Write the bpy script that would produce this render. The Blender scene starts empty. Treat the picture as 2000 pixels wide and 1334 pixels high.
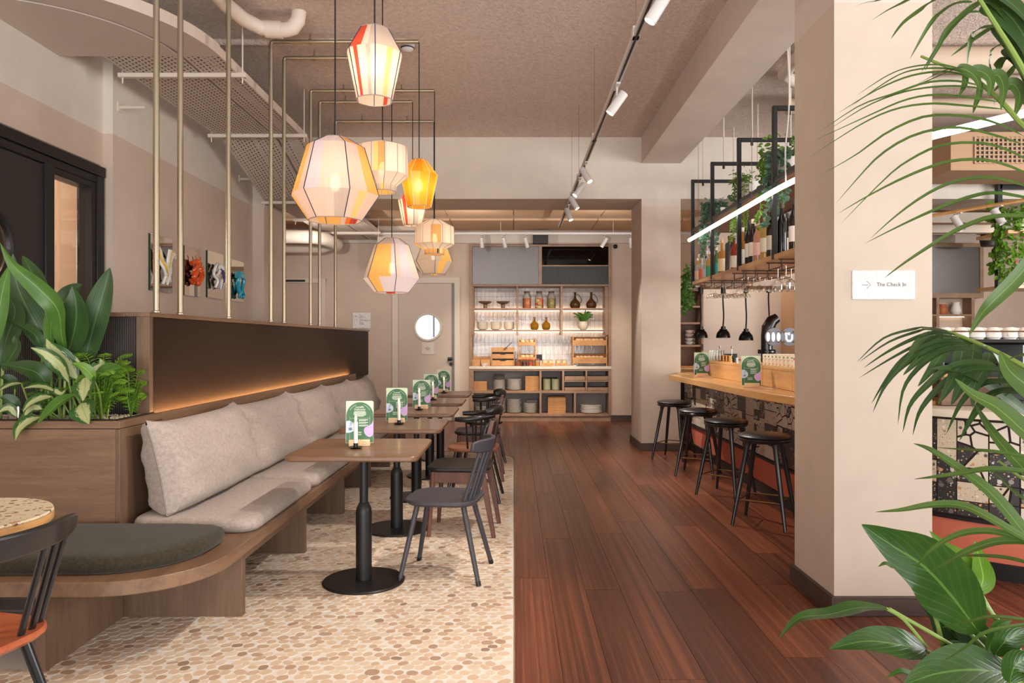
import bpy, math, random
from mathutils import Vector, Matrix, Euler
R = random.Random(7)
PI = math.pi
SC = bpy.context.scene
COL = SC.collection
F, H, VX, VY = 1420.0, 1.34, 1003.0, 667.0      # focal length in pixels, eye height, vanishing point

def S(r, g, b):
    f = lambda c: c / 12.92 if c <= .04045 else ((c + .055) / 1.055) ** 2.4
    return (f(r / 255), f(g / 255), f(b / 255), 1.0)

# ---------------------------------------------------------------- camera, world, large lights, exposure
cam_d = bpy.data.cameras.new('camera'); cam = bpy.data.objects.new('camera', cam_d); COL.objects.link(cam)
cam.location = (0, 0, H); cam.rotation_euler = (PI / 2, 0, 0)
cam_d.sensor_width = 36; cam_d.lens = 36 * F / 2000; cam_d.shift_x = -0.0015; cam_d.clip_start = .05
SC.camera = cam
W = bpy.data.worlds.new('world'); SC.world = W; W.use_nodes = True
W.node_tree.nodes['Background'].inputs[0].default_value = (1.0, .995, .985, 1)
W.node_tree.nodes['Background'].inputs[1].default_value = 1.4
SC.view_settings.view_transform = 'Standard'; SC.view_settings.look = 'None'
SC.view_settings.exposure = 0.24; SC.view_settings.gamma = 1; SC.view_settings.use_curve_mapping = False
try:
    SC.cycles.max_bounces = 9; SC.cycles.diffuse_bounces = 4; SC.cycles.glossy_bounces = 4
    SC.cycles.transmission_bounces = 7; SC.cycles.transparent_max_bounces = 14
    SC.cycles.sample_clamp_indirect = 6; SC.cycles.caustics_reflective = False; SC.cycles.caustics_refractive = False
except Exception: pass

def area_light(name, loc, target, sx, sy, power, col):
    l = bpy.data.lights.new(name, 'AREA'); l.shape = 'RECTANGLE'; l.size = sx; l.size_y = sy; l.energy = power; l.color = col
    o = bpy.data.objects.new(name, l); COL.objects.link(o); o.location = loc
    o.rotation_euler = (Vector(target) - Vector(loc)).to_track_quat('-Z', 'Y').to_euler(); o['kind'] = 'helper'; return o
area_light('shop_window_daylight', (.6, -8.5, 1.2), (.4, 6, 3.0), 12.0, 4.5, 170, (.98, .99, 1))
area_light('ceiling_fill', (.6, -7.2, -.4), (.6, 0, 3.6), 13.0, 6.0, 1500, (.985, .99, 1))  # unseen panel added outside to brighten the ceiling
area_light('side_fill', (8.4, 3.6, 1.8), (2, 5.2, 2.6), 4.0, 2.6, 340, (1, .99, .98))  # invented source, added to fill the room from the right
def fill_spot(name, loc, target, power, size=150, col=(1, .93, .86)):  # bare beam without a fixture, used as fill
    l = bpy.data.lights.new(name, 'SPOT'); l.energy = power; l.color = col; l.spot_size = math.radians(size); l.spot_blend = .7; l.shadow_soft_size = .01
    o = bpy.data.objects.new(name, l); COL.objects.link(o); o.location = loc; o.rotation_euler = (Vector(target) - Vector(loc)).to_track_quat('-Z', 'Y').to_euler(); o['kind'] = 'helper'
for x, tx, pw in ((-2.6, -2.6, 120), (-.6, -.6, 95), (1.2, 1.2, 75), (7.6, 7.2, 110)): fill_spot('back_fill', (x, 9.85, 2.7), (tx, 12.2, 2.45), pw * .33, 172)  # added fill with no lamps there, lifts back wall and back ceiling
fill_spot('back_fill', (3.5, 11.15, 3.1), (3.5, 11.3, 0), 34, 140)  # added fill behind the bulkhead, lights the pass wall

# ---------------------------------------------------------------- helpers
class MB:
    def __init__(s): s.v = []; s.f = []; s.m = []; s.uv = {}; s.c = {}; s.M = None; s.mi = 0; s.col = None
    def add(s, p, uv=None):
        p = Vector(p)
        if s.M is not None: p = s.M @ p
        s.v.append(p)
        if uv: s.uv[len(s.v) - 1] = uv
        if s.col: s.c[len(s.v) - 1] = s.col
        return len(s.v) - 1
    def face(s, *i): s.f.append(tuple(i)); s.m.append(s.mi)
    def box(s, x0, x1, y0, y1, z0, z1):
        a = [s.add((x, y, z)) for z in (z0, z1) for y in (y0, y1) for x in (x0, x1)]
        for q in ((0, 2, 3, 1), (4, 5, 7, 6), (0, 1, 5, 4), (2, 6, 7, 3), (0, 4, 6, 2), (1, 3, 7, 5)): s.face(*[a[k] for k in q])
        return s
    def cbox(s, c, d): return s.box(c[0]-d[0]/2, c[0]+d[0]/2, c[1]-d[1]/2, c[1]+d[1]/2, c[2]-d[2]/2, c[2]+d[2]/2)
    def ring(s, c, r, n, ax=None):
        return [s.add((c[0] + r * math.cos(2*PI*k/n), c[1] + r * math.sin(2*PI*k/n), c[2])) for k in range(n)]
    def bridge(s, a, b):
        n = len(a)
        for k in range(n): s.face(a[k], a[(k+1) % n], b[(k+1) % n], b[k])
    def lathe(s, prof, n=20, c=(0, 0, 0), cap0=True, cap1=True):
        prev = None
        for i, (r, z) in enumerate(prof):
            if r < 1e-5: cur = [s.add((c[0], c[1], c[2] + z))]
            else: cur = s.ring((c[0], c[1], c[2] + z), r, n)
            if prev:
                if len(cur) == 1 and len(prev) > 1:
                    for k in range(n): s.face(prev[k], prev[(k+1) % n], cur[0])
                elif len(prev) == 1 and len(cur) > 1:
                    for k in range(n): s.face(prev[0], cur[(k+1) % n], cur[k])
                elif len(cur) > 1: s.bridge(prev, cur)
            if i == 0 and len(cur) > 1 and cap0: s.face(*reversed(cur))
            if i == len(prof) - 1 and len(cur) > 1 and cap1: s.face(*cur)
            prev = cur
        return s
    def tube(s, pts, r, n=8, caps=True, flat=1.0):
        pts = [Vector(p) for p in pts]; L = len(pts)
        rr = r if isinstance(r, (list, tuple)) else [r] * L
        up = None; prev = None
        for i, p in enumerate(pts):
            t = (pts[min(i+1, L-1)] - pts[max(i-1, 0)]).normalized()
            if up is None:
                up = Vector((0, 0, 1)) if abs(t.z) < .9 else Vector((1, 0, 0))
            a = t.cross(up).normalized(); b = a.cross(t).normalized(); up = b
            cur = [s.add(p + a * (rr[i] * math.cos(2*PI*k/n)) + b * (rr[i] * flat * math.sin(2*PI*k/n))) for k in range(n)]
            if prev: s.bridge(prev, cur)
            elif caps: s.face(*reversed(cur))
            prev = cur
        if caps: s.face(*prev)
        return s
    def prism(s, poly, z0, z1):
        a = [s.add((x, y, z0)) for x, y in poly]; b = [s.add((x, y, z1)) for x, y in poly]
        s.face(*reversed(a)); s.face(*b); s.bridge(a, b); return s
    def grid(s, fn, nu, nv, wrap=False, uv=True):
        ids = [[s.add(fn(i / nu, j / nv), (i / nu, j / nv) if uv else None) for j in range(nv + (0 if wrap else 1))] for i in range(nu + 1)]
        for i in range(nu):
            for j in range(nv):
                j2 = (j + 1) % nv if wrap else j + 1
                s.face(ids[i][j], ids[i+1][j], ids[i+1][j2], ids[i][j2])
        return s
    def mesh(s, name, mats, smooth=True, angle=38):
        me = bpy.data.meshes.new(name)
        me.from_pydata([tuple(p) for p in s.v], [], s.f)
        for m in (mats if isinstance(mats, (list, tuple)) else [mats]): me.materials.append(m)
        if any(s.m): me.polygons.foreach_set('material_index', s.m)
        if s.uv:
            l = me.uv_layers.new(name='UVMap')
            for lp in me.loops: l.data[lp.index].uv = s.uv.get(lp.vertex_index, (0, 0))
        if s.c:
            ca = me.color_attributes.new('tone', 'FLOAT_COLOR', 'POINT')
            for i, c in s.c.items(): ca.data[i].color = c
        if smooth:
            me.polygons.foreach_set('use_smooth', [True] * len(me.polygons))
            me.set_sharp_from_angle(angle=math.radians(angle))
        me.update(); return me

def link(name, data, parent=None, loc=(0, 0, 0)):
    o = bpy.data.objects.new(name, data); COL.objects.link(o); o.location = loc
    if parent is not None: o.parent = parent
    return o
def tag(o, label=None, cat=None, group=None, kind=None):
    if label: o['label'] = label
    if cat: o['category'] = cat
    if group: o['group'] = group
    if kind: o['kind'] = kind
    return o
def bevel(o, w, seg=2):
    m = o.modifiers.new('bevel', 'BEVEL'); m.width = w; m.segments = seg; m.limit_method = 'ANGLE'; m.angle_limit = math.radians(40); return o
def thing(name, label, cat, loc=(0, 0, 0), rz=0, group=None):
    o = link(name, None, None, loc); o.rotation_euler = (0, 0, rz); o.empty_display_size = .05
    return tag(o, label, cat, group)
def part(name, mb, m, parent, bv=0, label=None, kind=None, world=False, smooth=True):
    o = link(name, mb.mesh(name, m, smooth) if isinstance(mb, MB) else mb, parent)
    if world:
        w = Vector(parent.location); q = parent.parent
        while q is not None: w += q.location; q = q.parent
        o.location = -w
    if bv: bevel(o, bv)
    return tag(o, label, None, None, kind)
def solo(name, mb, m, label, cat, group=None, loc=(0, 0, 0), rz=0, bv=0, kind=None, smooth=True):
    o = link(name, mb.mesh(name, m, smooth) if isinstance(mb, MB) else mb, None, loc); o.rotation_euler = (0, 0, rz)
    if bv: bevel(o, bv)
    return tag(o, label, cat, group, kind)
def struct(name, mb, m, parent=None, bv=0, smooth=True):
    o = link(name, mb.mesh(name, m, smooth), parent)
    if bv: bevel(o, bv)
    if parent is None: o['kind'] = 'structure'
    return o
KIDS = {}
def copytree(root, loc=None, rz=None, label=None, group=None):
    c = root.copy(); COL.objects.link(c)
    for ch in list(root.children):
        d = copytree(ch); d.parent = c
        d.matrix_parent_inverse = ch.matrix_parent_inverse
    if loc is not None: c.location = loc
    if rz is not None: c.rotation_euler = (0, 0, rz)
    if label: c['label'] = label
    if group: c['group'] = group
    return c
def P(px, py, d): return Vector(((px - VX) * d / F, d, H + (VY - py) * d / F))
def cat(pts, n):
    pts = [Vector(p) for p in pts]; out = []; L = len(pts) - 1
    for k in range(n + 1):
        t = k / n * L; i = min(int(t), L - 1); u = t - i
        p0, p1, p2, p3 = pts[max(i-1, 0)], pts[i], pts[i+1], pts[min(i+2, L)]
        out.append(.5 * ((2*p1) + (p2-p0)*u + (2*p0-5*p1+4*p2-p3)*u*u + (3*p1-p0-3*p2+p3)*u**3))
    return out
def rounded(x0, x1, y0, y1, r, n=6, which=(1, 1, 1, 1)):
    pts = []
    for k, (cx, cy, a) in enumerate(((x1-r, y1-r, 0), (x0+r, y1-r, 90), (x0+r, y0+r, 180), (x1-r, y0+r, 270))):
        if not which[k]:
            pts.append(((x1, y1), (x0, y1), (x0, y0), (x1, y0))[k]); continue
        for i in range(n + 1):
            t = math.radians(a + 90 * i / n); pts.append((cx + r*math.cos(t), cy + r*math.sin(t)))
    return pts
def text(body, size, parent, m, loc, rot=(PI/2, 0, 0), align='LEFT', name='lettering', ext=.0004):
    c = bpy.data.curves.new(name, 'FONT'); c.body = body; c.size = size; c.extrude = ext; c.align_x = align; c.align_y = 'CENTER'
    c.resolution_u = 3; c.materials.append(m)
    tmp = bpy.data.objects.new('tmp', c); COL.objects.link(tmp); dg = bpy.context.evaluated_depsgraph_get()
    me = bpy.data.meshes.new_from_object(tmp.evaluated_get(dg)); bpy.data.objects.remove(tmp)
    o = link(name, me, parent, loc); o.rotation_euler = rot; return o
def leaf(mb, pts, width, face, n=10, fold=.18, a=.75, b=1.0, wave=0, taper=0, m=4):
    """blade along pts (base to tip); face = direction the upper side looks to; m strips across"""
    c = cat(pts, n); face = Vector(face).normalized(); rows = []
    for i, p in enumerate(c):
        t = i / n
        tg = (c[min(i+1, n)] - c[max(i-1, 0)]).normalized()
        sd = tg.cross(face)
        if sd.length < 1e-4: sd = Vector((1, 0, 0))
        sd.normalize(); nr = sd.cross(tg).normalized()
        w = width * .5 * max(math.sin(PI * min(max(t, .0), 1) ** a), 0) ** b
        w = max(w, width * .012)
        row = []
        for k in range(m + 1):
            u = k / m * 2 - 1
            off = sd * (u * w) + nr * (abs(u) ** 1.3 * w * fold * 2 + (math.sin(t * 19 + u * 2) * wave * w * abs(u)))
            row.append(mb.add(p + off, (u * .5 + .5, t)))
        rows.append(row)
    for i in range(n):
        for k in range(m): mb.face(rows[i][k], rows[i][k+1], rows[i+1][k+1], rows[i+1][k])
    return mb
# ---------------------------------------------------------------- materials
class NT:
    def __init__(s, m):
        m.use_nodes = True; s.t = m.node_tree; s.n = s.t.nodes; s.b = s.n['Principled BSDF']; s.out = s.n['Material Output']
    def new(s, typ, ins=None, **kw):
        x = s.n.new(typ)
        for k, v in kw.items(): setattr(x, k, v)
        for k, v in (ins or {}).items():
            if isinstance(v, bpy.types.NodeSocket): s.t.links.new(v, x.inputs[k])
            else: x.inputs[k].default_value = v
        return x
    def link(s, a, b): s.t.links.new(a, b)
    def ramp(s, fac, stops, interp='LINEAR'):
        x = s.new('ShaderNodeValToRGB', {0: fac}); r = x.color_ramp; r.interpolation = interp
        while len(r.elements) < len(stops): r.elements.new(.5)
        for e, (p, c) in zip(r.elements, stops): e.position = p; e.color = c
        return x.outputs[0]
    def mix(s, fac, a, b, blend='MIX'):
        x = s.new('ShaderNodeMix', data_type='RGBA', blend_type=blend)
        for k, v in ((0, fac), (6, a), (7, b)):
            if isinstance(v, bpy.types.NodeSocket): s.link(v, x.inputs[k])
            else: x.inputs[k].default_value = v
        return x.outputs[2]
    def math(s, op, a, b=0, c=0):
        x = s.new('ShaderNodeMath', operation=op)
        for k, v in enumerate((a, b, c)):
            if isinstance(v, bpy.types.NodeSocket): s.link(v, x.inputs[k])
            else: x.inputs[k].default_value = v
        return x.outputs[0]
    def coord(s, kind='Object', scale=(1, 1, 1), rot=(0, 0, 0), loc=None):
        c = s.new('ShaderNodeTexCoord')
        mp = s.new('ShaderNodeMapping', {0: c.outputs[kind]}); mp.inputs['Scale'].default_value = scale; mp.inputs['Rotation'].default_value = rot
        if loc is not None: s.link(loc, mp.inputs['Location'])
        return mp.outputs[0]
    def pos(s):
        g = s.new('ShaderNodeNewGeometry'); x = s.new('ShaderNodeSeparateXYZ', {0: g.outputs['Position']}); return x.outputs
    def noise(s, vec, scale, detail=3, rough=.5, dist=0):
        return s.new('ShaderNodeTexNoise', {'Vector': vec, 'Scale': scale, 'Detail': detail, 'Roughness': rough, 'Distortion': dist}).outputs[0]
    def bump(s, h, strength=.3, dist=.01):
        x = s.new('ShaderNodeBump', {'Height': h, 'Strength': strength, 'Distance': dist}); s.link(x.outputs[0], s.b.inputs['Normal'])
def mat(name, col=(.5, .5, .5, 1), rough=.5, metal=0, spec=None, trans=0, ior=None, coat=0, sheen=0):
    m = bpy.data.materials.new(name); n = NT(m); b = n.b
    b.inputs['Base Color'].default_value = col; b.inputs['Roughness'].default_value = rough; b.inputs['Metallic'].default_value = metal
    if spec is not None: b.inputs['Specular IOR Level'].default_value = spec
    if trans: b.inputs['Transmission Weight'].default_value = trans
    if ior: b.inputs['IOR'].default_value = ior
    if coat: b.inputs['Coat Weight'].default_value = coat; b.inputs['Coat Roughness'].default_value = .15
    if sheen: b.inputs['Sheen Weight'].default_value = sheen
    return m, n
def plain(*a, **k): return mat(*a, **k)[0]
def wood(name, c1, c2, scale=(1.2, 14, 14), rough=.5, rnd=False, coat=0, contrast=1.0, c3=None):
    m, n = mat(name, c1, rough, coat=coat)
    loc = None
    if rnd:
        oi = n.new('ShaderNodeObjectInfo'); cv = n.new('ShaderNodeCombineXYZ', {0: n.math('MULTIPLY', oi.outputs['Random'], 37.0), 1: n.math('MULTIPLY', oi.outputs['Random'], 11.0), 2: 0.0}); loc = cv.outputs[0]
    v = n.coord('Object', scale, loc=loc)
    big = n.noise(v, 1.0, 4, .6, .8); fine = n.noise(n.coord('Object', tuple(x * 5 for x in scale), loc=loc), 2.0, 4, .7)
    f = n.math('ADD', n.math('MULTIPLY', big, .65), n.math('MULTIPLY', fine, .35))
    f = n.math('ADD', n.math('MULTIPLY', n.math('SUBTRACT', f, .5), 2.6 * contrast), .5)
    col = n.ramp(f, [(0, c1), (1, c2)] if c3 is None else [(0, c1), (.5, c2), (1, c3)])
    if rnd:
        hs = n.new('ShaderNodeHueSaturation', {'Value': n.math('ADD', n.math('MULTIPLY', oi.outputs['Random'], .62), .68), 'Color': col, 'Saturation': .95})
        col = hs.outputs[0]
    n.link(col, n.b.inputs['Base Color'])
    n.bump(fine, .12, .003)
    return m
def emit(name, col, strength):
    m = bpy.data.materials.new(name); n = NT(m); n.n.remove(n.b)
    e = n.new('ShaderNodeEmission', {0: col, 1: strength}); n.link(e.outputs[0], n.out.inputs[0]); return m
def fabric(name, c1, c2, scale=260, rough=.95, bumps=.35, sheen=.15):
    m, n = mat(name, c1, rough, spec=.12, sheen=sheen)
    v = n.coord('Object'); a = n.noise(v, scale, 2, .7); b = n.noise(v, scale * .22, 3, .6); w = n.noise(v, 7, 3, .5)
    f = n.math('ADD', n.math('MULTIPLY', a, .6), n.math('MULTIPLY', b, .4)); n.link(n.ramp(f, [(.34, c1), (.66, c2)]), n.b.inputs['Base Color'])
    n.bump(n.math('ADD', a, n.math('MULTIPLY', w, 1.0)), bumps, .004); return m
def glass(name, col, rough=.02, tint=None, ior=1.45):
    return plain(name, col, rough, trans=1.0, ior=ior)
def terrazzo(name, base, chips, scale=38, thr=.32, rough=.4):
    m, n = mat(name, base, rough); v = n.coord('Object')
    vo = n.new('ShaderNodeTexVoronoi', {'Vector': v, 'Scale': scale}); v2 = n.new('ShaderNodeTexVoronoi', {'Vector': v, 'Scale': scale * 2.6})
    rnd = n.new('ShaderNodeSeparateColor', {0: vo.outputs['Color']}).outputs; r2 = n.new('ShaderNodeSeparateColor', {0: v2.outputs['Color']}).outputs
    k = len(chips); cc = n.ramp(rnd[0], [(i / k, c) for i, c in enumerate(chips)], 'CONSTANT'); c2 = n.ramp(r2[1], [(i / k, c) for i, c in enumerate(chips)], 'CONSTANT')
    on = n.math('MULTIPLY', n.math('LESS_THAN', vo.outputs['Distance'], n.math('MULTIPLY', rnd[1], thr * 1.5)), n.math('GREATER_THAN', rnd[2], .35))
    on2 = n.math('MULTIPLY', n.math('LESS_THAN', v2.outputs['Distance'], n.math('MULTIPLY', r2[0], thr * 1.3)), n.math('GREATER_THAN', r2[2], .45))
    n.link(n.mix(on, n.mix(on2, base, c2), cc), n.b.inputs['Base Color']); return m
M = {}
def paint(name, up, lo, line):
    m, n = mat(name, up, .85, spec=.2); z = n.pos()[2]; v = n.coord('Object')
    mot = n.noise(v, 1.7, 4, .6); mot2 = n.noise(v, 5, 3, .6)
    f = n.math('ADD', n.math('MULTIPLY', n.math('SUBTRACT', mot, .5), .26), n.math('ADD', n.math('MULTIPLY', n.math('SUBTRACT', mot2, .5), .12), 1.0))
    c = n.mix(n.math('GREATER_THAN', z, line), lo, up)
    hs = n.new('ShaderNodeHueSaturation', {'Color': c, 'Value': f}); n.link(hs.outputs[0], n.b.inputs['Base Color'])
    n.bump(n.noise(v, 90, 2), .06, .003); return m
M['wall'] = paint('wall_paint', S(214, 203, 190), S(202, 181, 164), 3.0)
M['pillar'] = paint('pillar_paint', S(210, 196, 184), S(204, 187, 171), 3.0)
M['cream'] = plain('cream_paint', S(214, 200, 184), .85)
M['tanpanel'] = plain('tan_panel', S(208, 172, 136), .8)
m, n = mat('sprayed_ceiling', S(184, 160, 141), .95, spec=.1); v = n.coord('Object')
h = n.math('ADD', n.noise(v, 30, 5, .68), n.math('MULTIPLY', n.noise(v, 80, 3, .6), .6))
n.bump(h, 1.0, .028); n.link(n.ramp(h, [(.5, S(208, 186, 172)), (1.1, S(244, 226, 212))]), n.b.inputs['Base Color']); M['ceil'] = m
M['floor'] = wood('dark_oak_plank', S(70, 36, 24), S(108, 56, 35), (7, .55, 7), .3, rnd=True, contrast=1.2, c3=S(150, 84, 50))
M['under'] = plain('dark_joint', S(38, 24, 18), .9)
M['skirt'] = wood('dark_skirting', S(62, 46, 40), S(86, 66, 58), (.8, 12, 12), .5)
M['oak'] = wood('bench_oak', S(98, 72, 54), S(140, 107, 82), (1.3, 1.3, 16), .48)
M['oakx'] = wood('bench_oak_long', S(98, 73, 55), S(140, 107, 82), (14, 1.0, 14), .42)
M['oakv'] = wood('bench_oak_upright', S(90, 68, 52), S(128, 100, 78), (10, 10, .9), .5)
M['walnut'] = wood('table_walnut', S(98, 68, 48), S(140, 102, 74), (1.6, 16, 16), .34, coat=.2)
M['cabinet'] = wood('cabinet_oak', S(128, 98, 76), S(170, 136, 108), (5, 5, 9), .5)
M['baroak'] = wood('bar_oak', S(180, 128, 74), S(222, 172, 110), (12, 1.1, 12), .32, coat=.3)
M['crate'] = wood('crate_pine', S(166, 112, 64), S(208, 156, 98), (5, 14, 20), .5)
M['mesh'] = fabric('dark_woven_panel', S(44, 32, 25), S(62, 46, 37), 420, .6, .2, 0)
M['beige'] = fabric('oatmeal_wool', S(146, 132, 123), S(182, 168, 158), 230)
M['olive'] = fabric('olive_wool', S(38, 36, 28), S(70, 62, 47), 300)
M['black'] = plain('black_steel', S(32, 31, 31), .42, .3)
M['blackm'] = plain('black_matt', S(40, 37, 36), .55)
M['charcoal'] = plain('charcoal_stain', S(62, 60, 66), .5)
M['blackwood'] = plain('black_lacquer', S(30, 29, 30), .3, coat=.3)
M['leather'] = plain('black_leather', S(34, 32, 31), .4)
M['rosewood'] = wood('rosewood', S(74, 42, 32), S(128, 82, 64), (14, 14, 1.5), .4)
M['redseat'] = wood('red_brown_seat', S(138, 78, 54), S(180, 112, 80), (1.5, 12, 12), .35)
M['orangeseat'] = wood('orange_seat', S(158, 76, 46), S(190, 104, 66), (1.5, 12, 12), .3)
M['white'] = plain('white_enamel', S(204, 198, 194), .45)
M['whitepipe'] = plain('painted_pipe', S(214, 198, 182), .6)
M['bronze'] = plain('bronze_pipe', S(160, 146, 124), .34, .75)
M['brass'] = plain('brass_dark', S(128, 98, 64), .35, .9)
M['chrome'] = plain('chrome', S(190, 186, 180), .18, 1)
M['mirror'] = plain('mirror', S(214, 206, 196), .01, 1)
M['greenedge'] = plain('mirror_edge', S(24, 60, 46), .2)
M['coral'] = plain('coral_plaster', S(206, 112, 88), .85)
M['stone'] = plain('pale_stone', S(214, 202, 186), .5)
M['ceramic'] = plain('pale_ceramic', S(214, 202, 180), .35)
M['ceramicg'] = plain('grey_ceramic', S(150, 150, 138), .4)
M['ceramicw'] = plain('white_ceramic', S(236, 230, 222), .25)
M['greencup'] = plain('sage_ceramic', S(146, 144, 112), .5)
M['glassclear'] = glass('clear_glass', (.97, .97, .95, 1))
M['led'] = emit('led_white', (1, .93, .84, 1), 6)
M['ledwarm'] = emit('led_warm', (1, .52, .2, 1), 46)
M['ledshelf'] = emit('led_shelf', (1, .76, .52, 1), 4.5)
M['bulb'] = emit('bulb_glow', (1, .78, .5, 1), 30)
M['lens'] = emit('lens_glow', (1, .8, .55, 1), 30)
M['flame'] = emit('flame', (1, .66, .26, 1), 7)
M['daylight'] = emit('daylight_room', (.93, .96, 1, 1), 1.3)
M['wax'] = plain('wax', S(244, 240, 232), .5)
def pane(name, tint, gl=.5):
    m = bpy.data.materials.new(name); n = NT(m); n.n.remove(n.b)
    fr = n.new('ShaderNodeFresnel', {0: 1.5}); tr = n.new('ShaderNodeBsdfTransparent', {0: tint}); g = n.new('ShaderNodeBsdfGlossy', {0: (1, 1, 1, 1), 1: .02})
    mx = n.new('ShaderNodeMixShader', {0: n.math('MULTIPLY', fr.outputs[0], gl * 2), 1: tr.outputs[0], 2: g.outputs[0]}); n.link(mx.outputs[0], n.out.inputs[0]); return m
M['pane'] = pane('window_pane', (.8, .78, .74, 1), .8)
M['smoke'] = pane('smoked_pane', (.16, .15, .15, 1), .5)
M['clearthin'] = pane('thin_glass', (.95, .95, .93, 1), .3)
m, n = mat('frosted_pane', S(104, 100, 98), .3, .6); n.bump(n.noise(n.coord('Object'), 160, 2), .5, .004); M['frost'] = m
m, n = mat('ribbed_glass', S(86, 88, 90), .3, .5); wv = n.new('ShaderNodeTexWave', {'Vector': n.coord('Object'), 'Scale': 26.0}); n.bump(wv.outputs[0], .7, .01); M['ribbed'] = m
m, n = mat('glazed_tile', S(206, 194, 187), .14, spec=.6); n.bump(n.noise(n.coord('Object', (1, 1, .4)), 26, 2, .5), .2, .02); M['glaze'] = m
# mosaic
RAMP = [(0, S(224, 206, 184)), (.5, S(216, 191, 165)), (.82, S(202, 173, 146)), (.95, S(184, 153, 128)), (1, S(158, 131, 112))]
m, n = mat('mosaic_pebble', S(230, 205, 170), .55); oi = n.new('ShaderNodeObjectInfo')
c = n.ramp(oi.outputs['Random'], RAMP); hs = n.new('ShaderNodeHueSaturation', {'Color': c, 'Value': n.math('ADD', n.math('MULTIPLY', n.noise(n.coord('Object'), 70, 3), .3), .85)})
n.link(hs.outputs[0], n.b.inputs['Base Color']); M['peb1'] = m
m, n = mat('mosaic_pebbles', S(230, 205, 170), .55); at = n.new('ShaderNodeAttribute', attribute_name='tone')
c = n.ramp(n.new('ShaderNodeSeparateColor', {0: at.outputs[0]}).outputs[0], RAMP)
hs = n.new('ShaderNodeHueSaturation', {'Color': c, 'Value': n.math('ADD', n.math('MULTIPLY', n.noise(n.coord('Object'), 70, 3), .3), .85)})
n.link(hs.outputs[0], n.b.inputs['Base Color']); M['pebs'] = m
M['grout'] = plain('pale_grout', S(226, 218, 209), .9)
# perforated tray : slots are real see-through holes
m, n = mat('perforated_tray', S(206, 188, 172), .6); p = n.pos()
def slots(u, v, pu, pv, lu, lv):
    row = n.math('FLOOR', n.math('DIVIDE', v, pv)); su = n.math('ADD', n.math('DIVIDE', u, pu), n.math('MULTIPLY', row, .5))
    fu = n.math('ABSOLUTE', n.math('SUBTRACT', n.math('FRACT', su), .5)); fv = n.math('ABSOLUTE', n.math('SUBTRACT', n.math('FRACT', n.math('DIVIDE', v, pv)), .5))
    return n.math('MULTIPLY', n.math('LESS_THAN', fu, lu), n.math('LESS_THAN', fv, lv))
hole = slots(p[1], p[0], .05, .036, .23, .16); tr = n.new('ShaderNodeBsdfTransparent')
mx = n.new('ShaderNodeMixShader', {0: hole, 1: n.b.outputs[0], 2: tr.outputs[0]}); n.link(mx.outputs[0], n.out.inputs[0]); M['tray'] = m
M['trayplain'] = plain('tray_plain', S(208, 190, 174), .6)
# leaves
def leafmat(name, edge, mid, rough=.38, vein=.5, cream=None, pinnate=False):
    m, n = mat(name, edge, rough); uv = n.new('ShaderNodeTexCoord').outputs['UV']; sp = n.new('ShaderNodeSeparateXYZ', {0: uv}).outputs
    u = n.math('ABSOLUTE', n.math('SUBTRACT', sp[0], .5)); nz = n.noise(n.coord('UV', (9, 3, 1)), 3, 4, .7); ob = n.noise(n.coord('Object'), 9, 2)
    lines = n.math('MULTIPLY', n.math('SINE', n.math('MULTIPLY', sp[0], 75.0)), .5)
    if pinnate:
        lines = n.math('POWER', n.math('ABSOLUTE', n.math('SINE', n.math('ADD', n.math('MULTIPLY', sp[1], 24.0), n.math('MULTIPLY', u, -22.0)))), 14.0)
        nz = n.noise(n.coord('UV', (3, 5, 1)), 2.2, 2, .5)
    base = n.mix(n.math('ADD', n.math('MULTIPLY', lines, .22), n.math('MULTIPLY', ob, .75)), edge, mid)
    if cream is not None:
        t = n.math('LESS_THAN', n.math('ADD', u, n.math('MULTIPLY', n.math('SUBTRACT', nz, .5), .62)), .25); base = n.mix(t, base, cream)
    rib = n.math('LESS_THAN', u, .022); base = n.mix(n.math('MULTIPLY', rib, vein), base, tuple(min(1, c * 2.1 + .02) for c in mid[:3]) + (1,))
    n.link(base, n.b.inputs['Base Color'])
    n.bump(n.math('ADD', n.math('MULTIPLY', lines, -.8 if pinnate else .5), n.math('MULTIPLY', nz, .8)), .16, .003)
    tl = n.new('ShaderNodeBsdfTranslucent', {0: base}); mx = n.new('ShaderNodeMixShader', {0: .2, 1: n.b.outputs[0], 2: tl.outputs[0]}); n.link(mx.outputs[0], n.out.inputs[0])
    return m
M['leafdark'] = leafmat('leaf_dark', S(40, 66, 34), S(72, 104, 50), .38)
M['leafmid'] = leafmat('leaf_mid', S(58, 100, 34), S(100, 146, 54), .36)
M['leafbright'] = leafmat('leaf_bright', S(78, 120, 30), S(122, 160, 52), .36, .5, None, True)
M['leafvar'] = leafmat('leaf_variegated', S(40, 82, 36), S(76, 118, 54), .36, .6, S(188, 192, 136))
M['palm'] = leafmat('leaf_palm', S(54, 82, 32), S(98, 126, 54), .4)
M['palmdark'] = leafmat('leaf_palm_dark', S(40, 64, 32), S(70, 98, 46), .4)
M['peace'] = leafmat('leaf_glossy', S(34, 66, 24), S(72, 104, 38), .24, .55, None, True)
M['fern'] = leafmat('leaf_fern', S(90, 136, 36), S(146, 184, 62), .45)
M['euca'] = leafmat('leaf_eucalyptus', S(76, 110, 90), S(122, 152, 128), .5)
M['stalk'] = plain('plant_stalk', S(126, 150, 70), .5)
# ---------------------------------------------------------------- setting
ZC = 3.846; YH0, YH1 = 8.92, 9.68; YB = 12.25
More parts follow.
